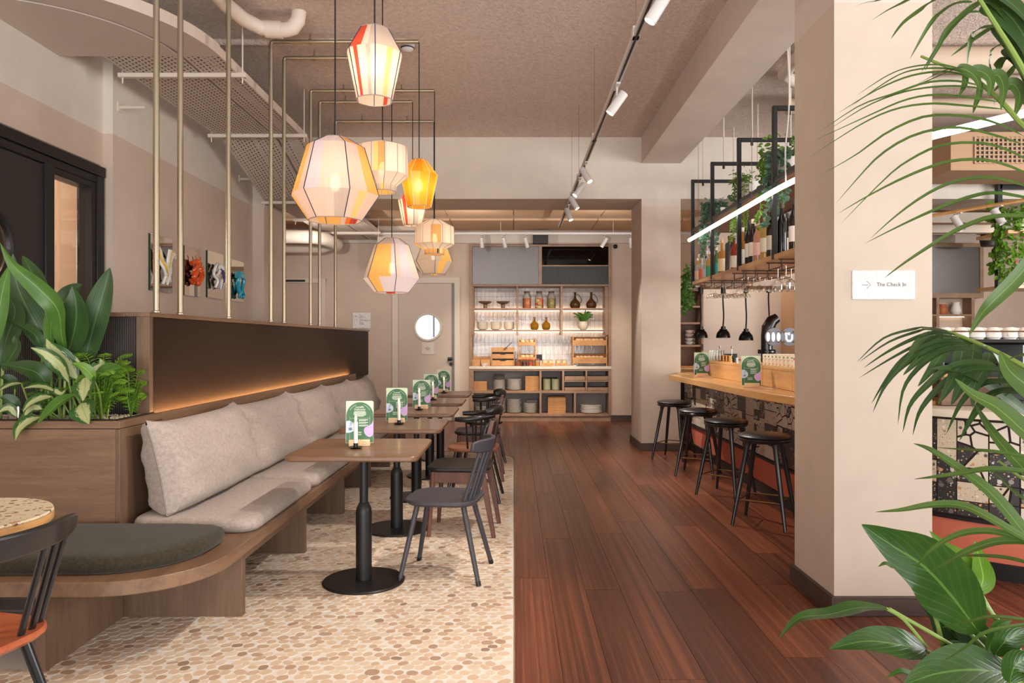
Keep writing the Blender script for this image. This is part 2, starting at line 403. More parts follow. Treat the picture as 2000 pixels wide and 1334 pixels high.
# floor: dark planks
fl = struct('floor', MB().box(-4.6, 9, -3.2, 12.8, -.06, -.012), M['under'])
plank_me = []
for k in range(3):
    b = MB().box(0, 1, 0, 1, -.012, 0); plank_me.append(b.mesh('plank', M['floor']))
def planks(x0, x1, y0, y1, w, seed):
    r = random.Random(seed); x = x0
    while x < x1 - .02:
        y = y0 - r.random() * 1.6
        while y < y1:
            L = r.choice((1.5, 1.9, 2.2)); a, b = max(y, y0), min(y + L, y1)
            if b - a > .05:
                o = link('plank', plank_me[r.randrange(3)], fl, (x + .001, a + .0012, 0)); o.scale = (min(w, x1 - x) - .002, b - a - .0024, 1)
            y += L
        x += w
planks(.007, 3.62, 2.3, 12.3, .19, 3)
planks(-3.75, .007, 8.9, 12.3, .19, 5)
# floor: pebble mosaic
MX, MY1, MR = 0.0, 8.86, .62
xa = -MR
while xa < -.001:
    xb = min(xa + .19, .007); ar = lambda x: MY1 - MR + math.sqrt(max((MR + .008) ** 2 - (x + MR) ** 2, 0))
    q = [(xa + .001 + (xb - xa - .002) * i / 8, ar(xa + .001 + (xb - xa - .002) * i / 8)) for i in range(9)]
    q[-1] = (q[-1][0], max(q[-1][1], 8.25))
    struct('plank', MB().prism(q + [(xb - .001, 8.899), (xa + .001, 8.899)], -.012, 0), M['floor'], fl, smooth=False); xa = xb
poly = [(-3.3, 1.9), (MX, 1.9)] + [(MX - MR + MR * math.cos(t * PI / 20), MY1 - MR + MR * math.sin(t * PI / 20)) for t in range(11)] + [(-3.3, MY1)]
mo = struct('floor_mosaic', MB().prism(poly, -.012, -.0012), M['grout'])
def inside(x, y, e=.027):
    if x > MX - e or y > MY1 - e: return False
    if x > MX - MR and y > MY1 - MR: return math.hypot(x - MX + MR, y - MY1 + MR) < MR - e
    return True
pts = []; sx, sy = .0535, .0425; j = 0; y = 2.35
while y < MY1:
    x = -2.55 if y < 2.95 else -1.96
    x += (j % 2) * sx / 2
    while x < MX:
        px, py = x + R.uniform(-.009, .009), y + R.uniform(-.007, .007)
        if inside(px, py): pts.append((px, py))
        x += sx
    y += sy; j += 1
cell = {}
for i, (x, y) in enumerate(pts): cell.setdefault((int(x // .06), int(y // .06)), []).append(i)
ell = [[R.uniform(.026, .035), R.uniform(.019, .0255), R.gauss(0, .5)] for _ in pts]
def sup(e, th):
    a, b, t = e; c, s = math.cos(th - t), math.sin(th - t); return a * b / math.sqrt((b * c) ** 2 + (a * s) ** 2)
for it in range(5):
    for i, (x, y) in enumerate(pts):
        cx, cy = int(x // .06), int(y // .06)
        for gx in (-1, 0, 1):
            for gy in (-1, 0, 1):
                for k in cell.get((cx + gx, cy + gy), ()):
                    if k <= i: continue
                    dx, dy = pts[k][0] - x, pts[k][1] - y; d = math.hypot(dx, dy)
                    if d > .075: continue
                    th = math.atan2(dy, dx); q = sup(ell[i], th) + sup(ell[k], th)
                    if q > d - .003:
                        f = max((d - .003) / q, .9)
                        for e in (ell[i], ell[k]):
                            if abs(math.cos(th - e[2])) > .7: e[0] *= f
                            else: e[1] *= f
NB = []
for i, (x, y) in enumerate(pts):
    cx, cy = int(x // .06), int(y // .06); l_ = []
    for gx in (-1, 0, 1):
        for gy in (-1, 0, 1):
            for k in cell.get((cx + gx, cy + gy), ()):
                if k != i:
                    dx, dy = pts[k][0] - x, pts[k][1] - y; d = math.hypot(dx, dy)
                    if d < .078: l_.append((k, d, math.atan2(dy, dx)))
    NB.append(l_)
for it in range(4):
    for i in range(len(pts)):
        for ax in (1, 0):
            if ell[i][ax] > (.036, .03)[ax]: continue
            old = ell[i][ax]; ell[i][ax] = old * 1.07
            if any(sup(ell[i], th) + sup(ell[k], th) > d - .0012 for k, d, th in NB[i]): ell[i][ax] = old
NP = 12
SE = lambda q: math.copysign(abs(q) ** .84, q)
def pebble(mb, x, y, e, z=0):
    a, b, t = e; c, s = math.cos(t), math.sin(t); lo = []; hi = []
    for k in range(NP):
        u = 2 * PI * k / NP; cu, su = SE(math.cos(u)) * a, SE(math.sin(u)) * b
        lo.append(mb.add((x + cu*c - su*s, y + cu*s + su*c, z - .0015))); hi.append(mb.add((x + .965*(cu*c - su*s), y + .965*(cu*s + su*c), z)))
    mb.bridge(lo, hi); mb.face(*hi)
order = sorted(range(len(pts)), key=lambda i: pts[i][1] + (3 if abs(pts[i][0]) * F / pts[i][1] > 1010 or pts[i][1] < 2.84 else 0))
near = order[:296]
unit = MB(); pebble(unit, 0, 0, (1, 1, 0)); ume = unit.mesh('pebble', M['peb1'], False)
for i in near:
    o = link('pebble', ume, mo, (pts[i][0], pts[i][1], 0)); o.scale = (ell[i][0], ell[i][1], 1); o.rotation_euler = (0, 0, ell[i][2])
rest = MB()
for i in order[296:]:
    t = R.random(); rest.col = (t, t, t, 1); pebble(rest, pts[i][0], pts[i][1], ell[i])
rest.col = None
part('pebbles', rest, M['pebs'], mo, kind='stuff', smooth=False)
tr = MB(); ed = [(p[0] + .0035, p[1]) for p in poly[1:]]
tr.tube([(x, y, -.002) for x, y in ed], .004, 6); struct('trim_1', tr, M['cabinet'])
# ceiling
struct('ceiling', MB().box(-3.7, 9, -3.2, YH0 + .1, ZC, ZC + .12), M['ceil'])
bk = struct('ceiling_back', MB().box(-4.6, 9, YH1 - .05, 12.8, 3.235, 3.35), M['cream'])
xs = [-4.5, -2.3, -.98, .0, 1.3, 2.6, 3.9, 5.2, 6.5, 7.8, 9]
for (y0, y1) in ((9.74, 10.02), (10.16, 10.92), (11.2, 12.2)):
    for a, b in zip(xs, xs[1:]):
        struct('panel', MB().box(a + .006, b - .006, y0, y1, 3.205, 3.24), M['tanpanel'], bk)
# walls
wl = MB()
wl.box(-3.7, -3.28, -3.2, 4.0, 0, ZC); wl.box(-3.7, -3.28, 4.0, 5.78, 2.74, ZC); wl.box(-3.7, -3.28, 5.78, 5.807, 0, ZC); wl.box(-3.7, -3.20, 5.807, YH0, 0, ZC)
struct('wall_left', wl, M['wall'])
struct('pillar', MB().box(-3.7, -3.06, YH0, YH1, 0, 3.09), M['pillar'])
struct('beam_header', MB().box(-3.7, 9, YH0, YH1, 3.09, ZC), M['wall'])
nb = struct('beam_long', MB().box(1.57, 2.05, -3.2, YH0, 3.526, ZC), M['pillar'])
def pillar(y0, y1, zt):
    p = struct('pillar', MB().box(1.57, 2.05, y0, y1, 0, zt), M['pillar'])
    s = MB(); e = .02; s.box(1.57 - e, 2.05 + e, y0 - e, y0, 0, .095); s.box(1.57 - e, 2.05 + e, y1, y1 + e, 0, .095)
    s.box(1.57 - e, 1.57, y0, y1, 0, .095); s.box(2.05, 2.05 + e, y0, y1, 0, .095)
    struct('baseboard', s, M['skirt'], p, bv=.003)
pillar(3.56, 4.06, 3.526); pillar(YH0, YH1, 3.09)
wb = MB(); wb.box(-4.6, -.74, YB, 12.8, 0, 3.24); wb.box(1.63, 9, YB, 12.8, 0, 3.24); wb.box(-.74, 1.63, YB, 12.8, 2.98, 3.24); wb.box(-.74, 1.63, YB + .5, 12.8, 0, 2.98)
wb.box(-4.6, 9, YB - .04, YB, 2.99, 3.24)
struct('wall_back', wb, M['wall'])
struct('baseboard_back', MB().box(1.64, 2.3, YB - .018, YB, 0, .1), M['skirt'], bv=.003)
struct('wall_side', MB().box(-4.7, -4.55, YH1, 12.8, 0, 3.24), M['wall'])
struct('wall_right', MB().box(8.8, 9, 5.5, 12.8, 0, ZC), M['wall'])
# bulkhead over the pass, its heat lamps hang under it
struct('bulkhead', MB().box(2.75, 5.3, 10.35, 11.0, 2.13, 3.22), M['wall'])
struct('wall_pass', MB().box(2.9, 4.25, 11.55, 11.7, 0, 2.3), M['cream'])
struct('wall_pass_side', MB().box(4.25, 4.4, 10.9, 11.7, 0, 2.3), M['tanpanel'])
# ---- black door with porthole and glazed side panel in the left wall
dx = -3.28
d1 = thing('door_1', 'black door with round porthole beside a tall glazed panel in the left wall', 'door', (dx, 5.0, 0)); d1['kind'] = 'structure'; d1.pop('category')
fr = MB(); fr.box(dx - .1, dx + .035, 3.3, 5.79, 2.64, 2.72); fr.box(dx - .1, dx + .02, 3.3, 5.76, 2.58, 2.64)
fr.box(dx - .1, dx + .03, 5.68, 5.78, 0, 2.64); fr.box(dx - .1, dx + .025, 5.06, 5.16, 0, 2.6); fr.box(dx - .1, dx + .02, 5.62, 5.68, 0, 2.58); fr.box(dx - .1, dx + .02, 5.16, 5.62, 0, .1); fr.box(dx - .1, dx + .02, 5.16, 5.62, 2.53, 2.58)
part('frame', fr, M['black'], d1, .006, world=True)
cy, cz, pr = 4.47, 1.935, .235
slab = MB(); n = 32; rim = []
for xx in (dx - .05, dx + .005):
    inn = [slab.add((xx, cy + pr * math.cos(2*PI*k/n), cz + pr * math.sin(2*PI*k/n))) for k in range(n)]
    out = []
    for k in range(n):
        c, s_ = math.cos(2*PI*k/n), math.sin(2*PI*k/n); q = max(abs(c), abs(s_))
        out.append(slab.add((xx, cy + c / q * .59, (2.575 if s_ / q > .99 else .01 if s_ / q < -.99 else cz + s_ / q * (2.575 - cz if s_ > 0 else cz - .01)))))
    for k in range(n):
        a, b2 = k, (k + 1) % n; slab.face(inn[a], inn[b2], out[b2], out[a])
    rim.append((inn, out))
slab.bridge(rim[0][0], rim[1][0]); slab.bridge(rim[0][1], rim[1][1])
part('door_leaf', slab, M['blackm'], d1, world=True, smooth=False)
def yring(x, cy, cz, r, t, n=36):
    return MB().tube([(x, cy + r * math.cos(2*PI*k/n), cz + r * math.sin(2*PI*k/n)) for k in range(n + 1)], t, 8, False)
part('porthole_ring', yring(dx + .01, cy, cz, pr + .012, .028), M['black'], d1, world=True)
gp = MB(); gp.face(*[gp.add((dx - .02, cy + pr * math.cos(2*PI*k/n), cz + pr * math.sin(2*PI*k/n))) for k in range(n)])
part('porthole_pane', gp, M['pane'], d1, world=True)
gp = MB(); gp.face(*[gp.add((dx - .03, y, z)) for y, z in ((5.16, .1), (5.62, .1), (5.62, 2.53), (5.16, 2.53))])
part('pane', gp, M['pane'], d1, world=True)
rm = MB(); rm.box(-6.2, -6.1, 2.5, 8.2, 0, 2.9); rm.box(-6.2, -3.72, 8.1, 8.2, 0, 2.9); rm.box(-6.2, -3.72, 2.4, 2.5, 0, 2.9); rm.box(-6.2, -3.72, 2.4, 8.2, 2.9, 3.0); rm.box(-6.2, -3.72, 2.4, 8.2, -.05, 0)
struct('wall_hallway', rm, M['wall'])
hl = solo('hallway_light', MB().box(-4.7, -4.62, 5.9, 6.2, 2.86, 2.895), emit('hall_lamp', (1, .8, .55, 1), 12), 'small slim ceiling light seen through the glazed panel beside the black door', 'light')
l = bpy.data.lights.new('hallway_lamp', 'POINT'); l.energy = 230; l.color = (1, .86, .7); l.shadow_soft_size = .2
lo = link('hallway_lamp', l, hl, (-4.8, 5.6, 2.3))
# ---- back wall door with porthole
d2 = thing('door_2', 'beige flush door with round porthole in the back wall', 'door', (-1.46, YB, 0)); d2['kind'] = 'structure'; d2.pop('category')
X0, X1, ZT = -1.94, -.995, 2.32
fr = MB(); fr.box(X0 - .1, X0, YB - .03, YB, 0, ZT + .1); fr.box(X1, X1 + .09, YB - .03, YB, 0, ZT + .1); fr.box(X0, X1, YB - .03, YB, ZT, ZT + .1)
part('frame', fr, M['cream'], d2, .004, world=True)
part('door_leaf', MB().box(X0 + .005, X1 - .05, YB - .022, YB - .002, .01, ZT - .01), plain('door_paint', S(196, 178, 162), .6), d2, world=True)
part('door_jamb', MB().box(X1 - .05, X1, YB - .012, YB - .001, .01, ZT), plain('jamb_grey', S(128, 122, 118), .6), d2, world=True)
pc = P(836, 639, YB)
def fdisc(x, y, z, r, n=36):
    b = MB(); b.face(*[b.add((x + r*math.cos(2*PI*k/n), y, z + r*math.sin(2*PI*k/n))) for k in range(n)][::-1]); return b
part('porthole_pane', fdisc(pc.x, YB - .024, pc.z, .212), M['daylight'], d2, label='round pane with white daylight behind', world=True)
rg = MB().tube([(pc.x + .225*math.cos(2*PI*k/36), YB - .026, pc.z + .225*math.sin(2*PI*k/36)) for k in range(37)], .022, 8, False)
part('porthole_ring', rg, M['cream'], d2, world=True)
mu = MB().box(pc.x + .085, pc.x + .115, YB - .03, YB - .025, pc.z - .17, pc.z + .18); part('mullion', mu, plain('mullion_grey', S(150, 160, 176), .5), d2, world=True)
hd = MB(); hp = P(881, 701, YB)
hd.tube([(hp.x, YB - .02, hp.z), (hp.x, YB - .08, hp.z), (hp.x - .05, YB - .085, hp.z)], .03, 10); hd.tube([(hp.x, YB - .015, hp.z - .085), (hp.x, YB - .035, hp.z - .085)], .03, 12)
part('handle', hd, M['black'], d2, label='black knob over a black lock', world=True)
sg = part('sign', MB().box(P(824, 0, YB).x, P(848, 0, YB).x, YB - .032, YB - .023, P(0, 692, YB).z, P(0, 669, YB).z), M['stone'], d2, label='small pale terrazzo sign on the door', world=True)
TX = plain('sign_text', S(92, 74, 62), .7)
for k, s_ in enumerate(('Team', 'Members', 'Only')):
    q = P(836, 678 + k * 2.6, YB); text(s_, .026, sg, TX, (q.x, YB - .033, q.z), align='CENTER')
# far left doorway, flush panel door with dark track
d3 = thing('door_3', 'plain flush door behind the bronze pipes', 'door', (-3.5, YB, 0)); d3['kind'] = 'structure'; d3.pop('category')
part('door_leaf', MB().box(-3.95, -3.24, YB - .02, YB - .002, .01, 2.32), plain('door_pink', S(190, 166, 150), .7), d3, world=True)
part('frame', MB().box(-3.24, -3.16, YB - .035, YB - .001, 0, 2.4).box(-3.95, -3.16, YB - .03, YB - .001, 2.325, 2.4), M['cream'], d3, world=True)
part('closer_rail', MB().box(-3.95, -3.5, YB - .07, YB - .035, 2.345, 2.375), M['black'], d3, world=True)
# column of boxed-in duct between the lamps, and duct elbows
struct('trim_2', MB().box(-2.2, -1.35, 11.75, YB - .04, 2.55, 3.21), M['cream'])
# ---------------------------------------------------------------- partition, planter, bench
XP = -2.03
pt = thing('partition_screen', 'low wooden partition with dark woven panel and ribbed end behind the bench', 'partition', (XP - .05, 7, 0))
part('panel', MB().box(XP - .02, XP, 4.07, 10.17, .88, 1.475), M['mesh'], pt, world=True, label='dark woven panel')
part('cap', MB().box(XP - .125, XP + .012, 4.03, 10.21, 1.478, 1.502), M['oakx'], pt, .003, world=True)
part('post', MB().box(XP - .062, XP + .012, 4.03, 4.07, .93, 1.478), M['oakv'], pt, .002, world=True)
part('post', MB().box(XP - .125, XP + .004, 10.17, 10.21, 0, 1.478), M['cream'], pt, .002, world=True)
part('core', MB().box(XP - .12, XP - .025, 4.075, 10.17, 0, 1.477), M['blackm'], pt, world=True)
part('cap', MB().box(-3.27, XP - .1255, 4.03, 4.12, 1.478, 1.502), M['oak'], pt, .003, world=True)
part('backing', MB().box(-3.27, XP - .062, 4.062, 4.11, .9, 1.478), M['blackm'], pt, world=True)
rib_me = MB().box(-.0028, .0028, -.01, .003, .9, 1.476).mesh('slat', plain('ribbed_slat', S(72, 64, 60), .5), False)
nslat = 0; x = XP - .07
while x > -3.25 and nslat < 118:
    o = link('slat', rib_me, pt, (x - pt.location.x, 4.06 - 7, 0)); x -= .0102; nslat += 1
pb = thing('planter_box', 'oak planter box in front of the ribbed partition end', 'planter', (-2.6, 3.8, 0))
PZ = .945
part('front_panel', MB().box(-3.27, -1.972, 3.6, 3.625, .385, PZ - .04), M['oak'], pb, .002, world=True)
part('rim', MB().box(-3.27, -1.95, 3.6, 3.635, PZ - .037, PZ), M['oak'], pb, .002, world=True)
part('side_panel', MB().box(-1.972, -1.95, 3.6, 4.04, .385, PZ - .04), M['oakv'], pb, .002, world=True)
part('rim', MB().box(-1.985, -1.95, 3.636, 4.04, PZ - .037, PZ), M['oakx'], pb, .002, world=True)
part('liner', MB().box(-3.25, -1.985, 3.64, 3.648, .8, PZ + .006).box(-1.992, -1.986, 3.64, 4.02, .8, PZ + .006), M['black'], pb, world=True)
part('soil', MB().box(-3.25, -1.99, 3.648, 4.035, .8, .93), plain('potting_soil', S(56, 44, 36), .95), pb, world=True)
gr = MB(); rg = random.Random(3)
for k in range(1500):
    x, y = rg.uniform(-3.2, -2.0), rg.uniform(3.655, 4.03); a = rg.uniform(.006, .012)
    gr.M = Matrix.Translation((x, y, .932)) @ Euler((rg.uniform(-.6, .6), rg.uniform(-.6, .6), rg.uniform(0, 6))).to_matrix().to_4x4(); gr.cbox((0, 0, 0), (a * 1.5, a, a * .7))
gr.M = None
part('gravel', gr, plain('pale_gravel', S(206, 190, 168), .8), pb, kind='stuff', world=True)

bn = thing('bench', 'long oak bench with rounded corner and upright board backrest', 'bench', (-1.6, 6, 0))
corner = [(-1.68 + .4 * math.sin(t * PI / 20), 3.28 - .4 * math.cos(t * PI / 20)) for t in range(11)]
pl = [(-3.27, 2.88)] + corner + [(-1.28, 9.02), (-1.97, 9.02), (-1.97, 3.595), (-3.27, 3.595)]
part('seat_board', MB().prism(pl, .325, .385), M['oakx'], bn, .004, world=True)
part('backrest', MB().box(-1.978, -1.95, 4.042, 9.0, .385, PZ), M['oakx'], bn, .002, world=True)
for k, y in enumerate((3.54, 4.6, 5.65, 6.7, 7.75, 8.85)):
    part('leg', MB().box(-1.9, -1.322, y, y + .045, 0, .325), M['oakv'], bn, .002, world=True)
part('rail', MB().box(-1.385, -1.355, 3.59, 8.84, .24, .322), M['oakx'], bn, .002, world=True)
part('plinth', MB().box(-1.94, -1.9, 2.95, 9.0, 0, .325), M['oakv'], bn, world=True)
part('leg', MB().box(-3.0, -2.35, 2.96, 3.0, 0, .325), M['oakv'], bn, .002, world=True)
part('light_strip', MB().box(-2.008, -1.992, 4.1, 8.98, .918, .926), M['ledwarm'], bn, label='warm light strip glowing behind the backrest', world=True)
part('light_ledge', MB().box(-2.028, -1.979, 4.07, 8.99, .87, .917), M['oakx'], bn, world=True)

def softbox(w, d, h, r, nx=16, ny=10, dome=.0, seed=0, plan=None):
    """upholstered pad, origin at the middle of its underside"""
    rr = random.Random(seed); ph = [rr.uniform(0, 6) for _ in range(6)]; mb = MB()
    poly = plan or rounded(-w/2, w/2, -d/2, d/2, r, 6)
    n = len(poly); cx = sum(p[0] for p in poly) / n; cy = sum(p[1] for p in poly) / n
    rings = []
    prof = [(.92, 0), (.975, .12), (1.0, .33), (1.0, .5), (.985, .68), (.95, .84), (.9, .94), (.8, 1.01), (.62, 1.05), (.32, 1.08)]
    for s, z in prof:
        cur = []
        for x, y in poly:
            q = .5 * min(w, d) if not plan else .3
            dx_, dy_ = x - cx, y - cy; L = math.hypot(dx_, dy_); inset = (1 - s) * q
            f = max(L - inset, L * .05) / L if s > .6 else s
            zz = h * z * (1 + dome * (1 - s)) + .004 * math.sin(x * 9 + ph[0]) * math.sin(y * 11 + ph[1]) * (z > .9)
            cur.append(mb.add((cx + dx_ * f, cy + dy_ * f, zz)))
        if rings: mb.bridge(rings[-1], cur)
        else: mb.face(*reversed(cur))
        rings.append(cur)
    top = mb.add((cx, cy, h * 1.085)); last = rings[-1]
    for k in range(n): mb.face(last[k], last[(k+1) % n], top)
    return mb
dk = [(-1.74 + .37 * math.sin(t * PI / 16), 3.33 - .37 * math.cos(t * PI / 16)) for t in range(9)]
dk = [(x, max(y, 2.955)) for x, y in dk]
dkp = [(-3.25, 2.955), (-2.6, 2.955), (-2.2, 2.955)] + dk + [(-1.37, 3.42), (-1.39, 3.5), (-1.45, 3.55), (-1.6, 3.57), (-2.2, 3.575), (-2.7, 3.575), (-3.25, 3.575)]
ctr = (-2.3, 3.27)
dkp = [(x - ctr[0], y - ctr[1]) for x, y in dkp]
solo('seat_pad', softbox(1.9, .6, .074, .1, plan=dkp, seed=5), M['olive'], 'dark olive wool pad on the rounded end of the bench', 'cushion', None, (ctr[0], ctr[1], .385))
bounds = [3.60, 4.72, 5.88, 6.95, 8.0, 9.0]
padl = ['on the bench next to the dark olive pad', 'second along the bench from the planter', 'third along the bench from the planter', 'fourth along the bench from the planter', 'at the far end of the bench']
for k in range(5):
    a, b = bounds[k], bounds[k+1]; d = b - a - .012
    solo('seat_pad', softbox(.63, d, .076, .09, seed=k + 10), M['beige'], 'flat oatmeal seat pad ' + padl[k], 'cushion', 'oatmeal seat pads on the bench', (-1.605, (a + b) / 2, .385))
def pillow(w, h, t, seed, ear=.05):
    rr = random.Random(seed); ph = [rr.uniform(0, 6) for _ in range(8)]; mb = MB(); nu, nv = 26, 20
    def shape(u, v, side):
        a, b = math.sin((u - .5) * PI) * (.55) + (u * 2 - 1) * .45, math.sin((v - .5) * PI) * .55 + (v * 2 - 1) * .45
        up = (b + 1) / 2
        x = a * w / 2 * (1 - .03 * (1 - b * b) - .02 * up); z = (b * h / 2) * (1 - .04 * (1 - a * a) * (b > 0))
        z += ear * max(0, (abs(a) - .6) / .4) ** 2 * max(0, b) ** 3
        x += math.copysign(.008, a) * max(0, (abs(a) - .7) / .3) * max(0, b) ** 4
        e = max(0, 1 - abs(a) ** 7) ** .5 * max(0, 1 - abs(b) ** 5) ** .5
        th = t / 2 * e * (1.18 - .42 * up) + .004
        wr = .010 * math.sin(a * 4 + ph[0] + b * 3) * math.sin(b * 5 + ph[1]) + .006 * math.sin(a * 9 + b * 8 + ph[2])
        wr += .012 * math.exp(-((abs(a) - .85) ** 2) * 60) * math.sin(b * 11 + ph[3])
        return (x, side * (th + wr * e), z + h / 2)
    mb.grid(lambda u, v: shape(u, v, -1), nu, nv); mb.grid(lambda u, v: shape(1 - u, v, 1), nu, nv)
    return mb
cl = ['large oatmeal back cushion next to the planter', 'large oatmeal back cushion second from the planter', 'oatmeal back cushion in the middle of the bench', 'oatmeal back cushion second from the far end of the bench', 'oatmeal back cushion at the far end of the bench']
for k in range(5):
    a, b = bounds[k], bounds[k+1]
    mbp = pillow(b - a + .02, .475 - .006 * k, .27, k + 3, .02)
    m4 = Matrix.Rotation(-math.radians(13), 4, 'Y') @ Matrix.Rotation(PI / 2, 4, 'Z')
    mbp.v = [m4 @ v for v in mbp.v]
    o = solo('back_cushion', mbp, M['beige'], cl[k], 'cushion', 'oatmeal back cushions on the bench', (-1.735, (a + b) / 2 - .01 + (.06 if k == 0 else 0), .462))
    e = (b - a + .02) / 2
    for sgn in (-1, 1):
        sm = MB().tube([m4 @ Vector((sgn * (e * (1 - .03 * (1 - q*q) - .01 * (q + 1)) + .008 * max(0, q) ** 4 - .002), 0, q * .475 / 2 * .985 + .2375 + .018 * max(0, q) ** 3)) for q in [i / 8 - 1 for i in range(16)] + [.93]], .0035, 5)
        part('seam', sm, M['beige'], o)

# ---------------------------------------------------------------- tables
def make_table():
    t = thing('bistro_table', 'x', 'table', (0, 0, 0), 0, 'square walnut tables along the bench')
    part('tabletop', MB().prism(rounded(-.345, .345, -.345, .345, .045, 6), .722, .752), M['walnut'], t, .008)
    part('base_plate', MB().lathe([(.0, 0), (.226, 0), (.228, .006), (.222, .012), (.0, .016)], 40), M['black'], t)
    part('column', MB().lathe([(.044, .016), (.044, .385), (.041, .41), (.032, .43), (.024, .445)], 24), M['black'], t, label='thick lower tube with bottle shoulder')
    part('stem', MB().lathe([(.0235, .44), (.0235, .712)], 20), M['black'], t)
    part('mount', MB().box(-.16, .16, -.02, .02, .712, .722).box(-.02, .02, -.16, .16, .712, .722), M['black'], t)
    return t
tb0 = make_table()
TY = [4.065, 5.2, 6.25, 7.25, 8.3]
tl = ['square walnut table nearest the camera on a black pedestal', 'second square walnut table from the planter end', 'middle square walnut table of the five beside the bench', 'fourth square walnut table from the planter end', 'square walnut table farthest along the bench by the shelf wall']
for k, y in enumerate(TY):
    if k == 0: tb0.location = (-.837, y, 0); tb0['label'] = tl[0]
    else: copytree(tb0, (-.835, y, 0), 0, tl[k])
# menus
MGREEN = plain('menu_green', S(52, 104, 60), .45); MPALE = plain('menu_pale', S(206, 222, 190), .5); MBLUE = plain('menu_blue', S(196, 214, 232), .5)
MLILAC = plain('menu_lilac', S(206, 172, 220), .5); MTXT = plain('menu_text', S(232, 240, 222), .5); MDK = plain('menu_dark', S(70, 62, 82), .6); MYEL = plain('menu_yellow', S(226, 190, 80), .6)
BLOCK = wood('menu_block', S(222, 188, 144), S(240, 212, 172), (12, 12, 20), .5)
def poly_part(name, pts, m, parent, y):
    b = MB(); ids = [b.add((x, y, z)) for x, z in pts]; lo = [b.add((x, y + .0003, z)) for x, z in pts]; b.face(*ids); b.bridge(ids, lo); return part(name, b, m, parent, smooth=False)
def make_menu():
    t = thing('menu_stand', 'x', 'menu', (0, 0, 0), 0, 'green menus in wooden blocks')
    bl = part('block', MB().box(-.058, .058, -.03, .03, 0, .036), BLOCK, t, .003)
    cg = MB(); cg.tube([(.03 + .009*math.cos(a*PI/8), -.0302, .018 + .009*math.sin(a*PI/8)) for a in range(17)], .0006, 4); part('stamp', cg, M['walnut'], bl)
    w, h, z0 = .076, .232, .016
    card2 = part('card', MB().box(-w - .002, w - .006, .006, .0072, z0, z0 + h + .004), MPALE, t, label='rear card of the pair')
    c = part('card', MB().box(-w, w, 0, .0012, z0, z0 + h), MPALE, t)
    c.rotation_euler = (-.07, 0, 0); card2.rotation_euler = (-.05, 0, 0)
    arch = [(-w + .001, z0 + .002), (w - .001, z0 + .002)] + [((w - .001) * math.cos(a * PI / 20), z0 + h - .078 + .075 * math.sin(a * PI / 20)) for a in range(21)]
    poly_part('arch_print', arch, MGREEN, c, -.0006)
    poly_part('blob_print', [(-w + .0004, z0 + .165 - .042)] + [(-w + .006 + .045 * math.sin(a * PI / 12) * (1 - .16 * math.cos(a * PI / 12)), z0 + .092 + .035 * math.cos(a * PI / 12)) for a in range(1, 13)] + [(-w + .0004, z0 + .058)], MBLUE, c, -.001)
    lil = [(p.x, p.y) for p in cat([(w - .0004, z0 + .128, 0), (w - .012, z0 + .105, 0), (w - .03, z0 + .095, 0), (w - .048, z0 + .084, 0), (w - .053, z0 + .068, 0), (w - .044, z0 + .046, 0), (w - .024, z0 + .033, 0), (w - .008, z0 + .038, 0), (w - .0004, z0 + .05, 0)], 36)]
    poly_part('blob_print', [(min(x, w - .0003), z) for x, z in lil], MLILAC, c, -.001)
    text('Locally', .0165, c, MTXT, (0, -.0008, z0 + h - .03), align='CENTER'); text('Delicious', .0165, c, MTXT, (0, -.0008, z0 + h - .044), align='CENTER')
    tx = MB()
    for k, hw in enumerate((.03, .034, .034, .036, .034, .03, .02)):
        z = z0 + .176 - k * .0046; tx.box(-hw, hw, -.001, -.0006, z, z + .0022)
    for z, n_ in ((.13, 3), (.115, 3), (.1, 3), (.06, 2), (.048, 2)):
        for k in range(n_): tx.box(-.006 if z > .07 else -.03, (.046 - .012 * (k == n_ - 1)) if z > .07 else .01, -.001, -.0006, z0 + z - k * .0036, z0 + z - k * .0036 + .0017)
    for s in (-1, 1):
        for k in range(9):
            a = math.radians(30 + k * 4.6); tx.box(s * .062 * math.cos(a) - .0012, s * .062 * math.cos(a) + .0012, -.001, -.0006, z0 + h - .078 + .062 * math.sin(a), z0 + h - .0755 + .062 * math.sin(a))
    tx.box(-.055, .055, -.001, -.0007, z0 + .138, z0 + .1388); tx.box(-.056, -.0553, -.001, -.0007, z0 + .02, z0 + .15); tx.box(.0553, .056, -.001, -.0007, z0 + .06, z0 + .15)
    part('print_lines', tx, MTXT, c)
    sk = MB(); g = random.Random(2)
    for k in range(7): sk.tube([(-w + .012 + .028 * ((j * 5 + k * 3) % 7) / 7, -.0012, z0 + .072 + .0022 * k + .0008 * (j % 3)) for j in range(5)], .0005, 3)
    sk.tube([(-w + .018 + .002 * j + .006 * math.sin(j * 1.9), -.0012, z0 + .092 + .0022 * j) for j in range(10)], .0007, 3); sk.tube([(-w + .026 + .004 * math.cos(a * .7), -.0012, z0 + .112 + .005 * math.sin(a * .9)) for a in range(9)], .0007, 3)
    part('sketch_print', sk, MDK, c)
    return t
mn0 = make_menu()
MENU = [(-.868, 4.10, .752, .10, 'green menu card standing behind the candle on the nearest table'), (-.845, 5.26, .752, .04, 'green menu card behind the candle on the second table from the planter'), (-.805, 6.36, .752, .02, 'green menu card behind the candle on the middle table'),
        (-.85, 7.48, .752, -.05, 'green menu card behind the candle on the fourth table from the planter'), (-.82, 8.5, .752, -.03, 'green menu card behind the candle on the farthest table'),
        (1.975, 7.62, .973, -.02, 'green menu card on the far end of the oak bar'), (1.905, 5.82, .973, -.03, 'green menu card on the oak bar beside the large pillar')]
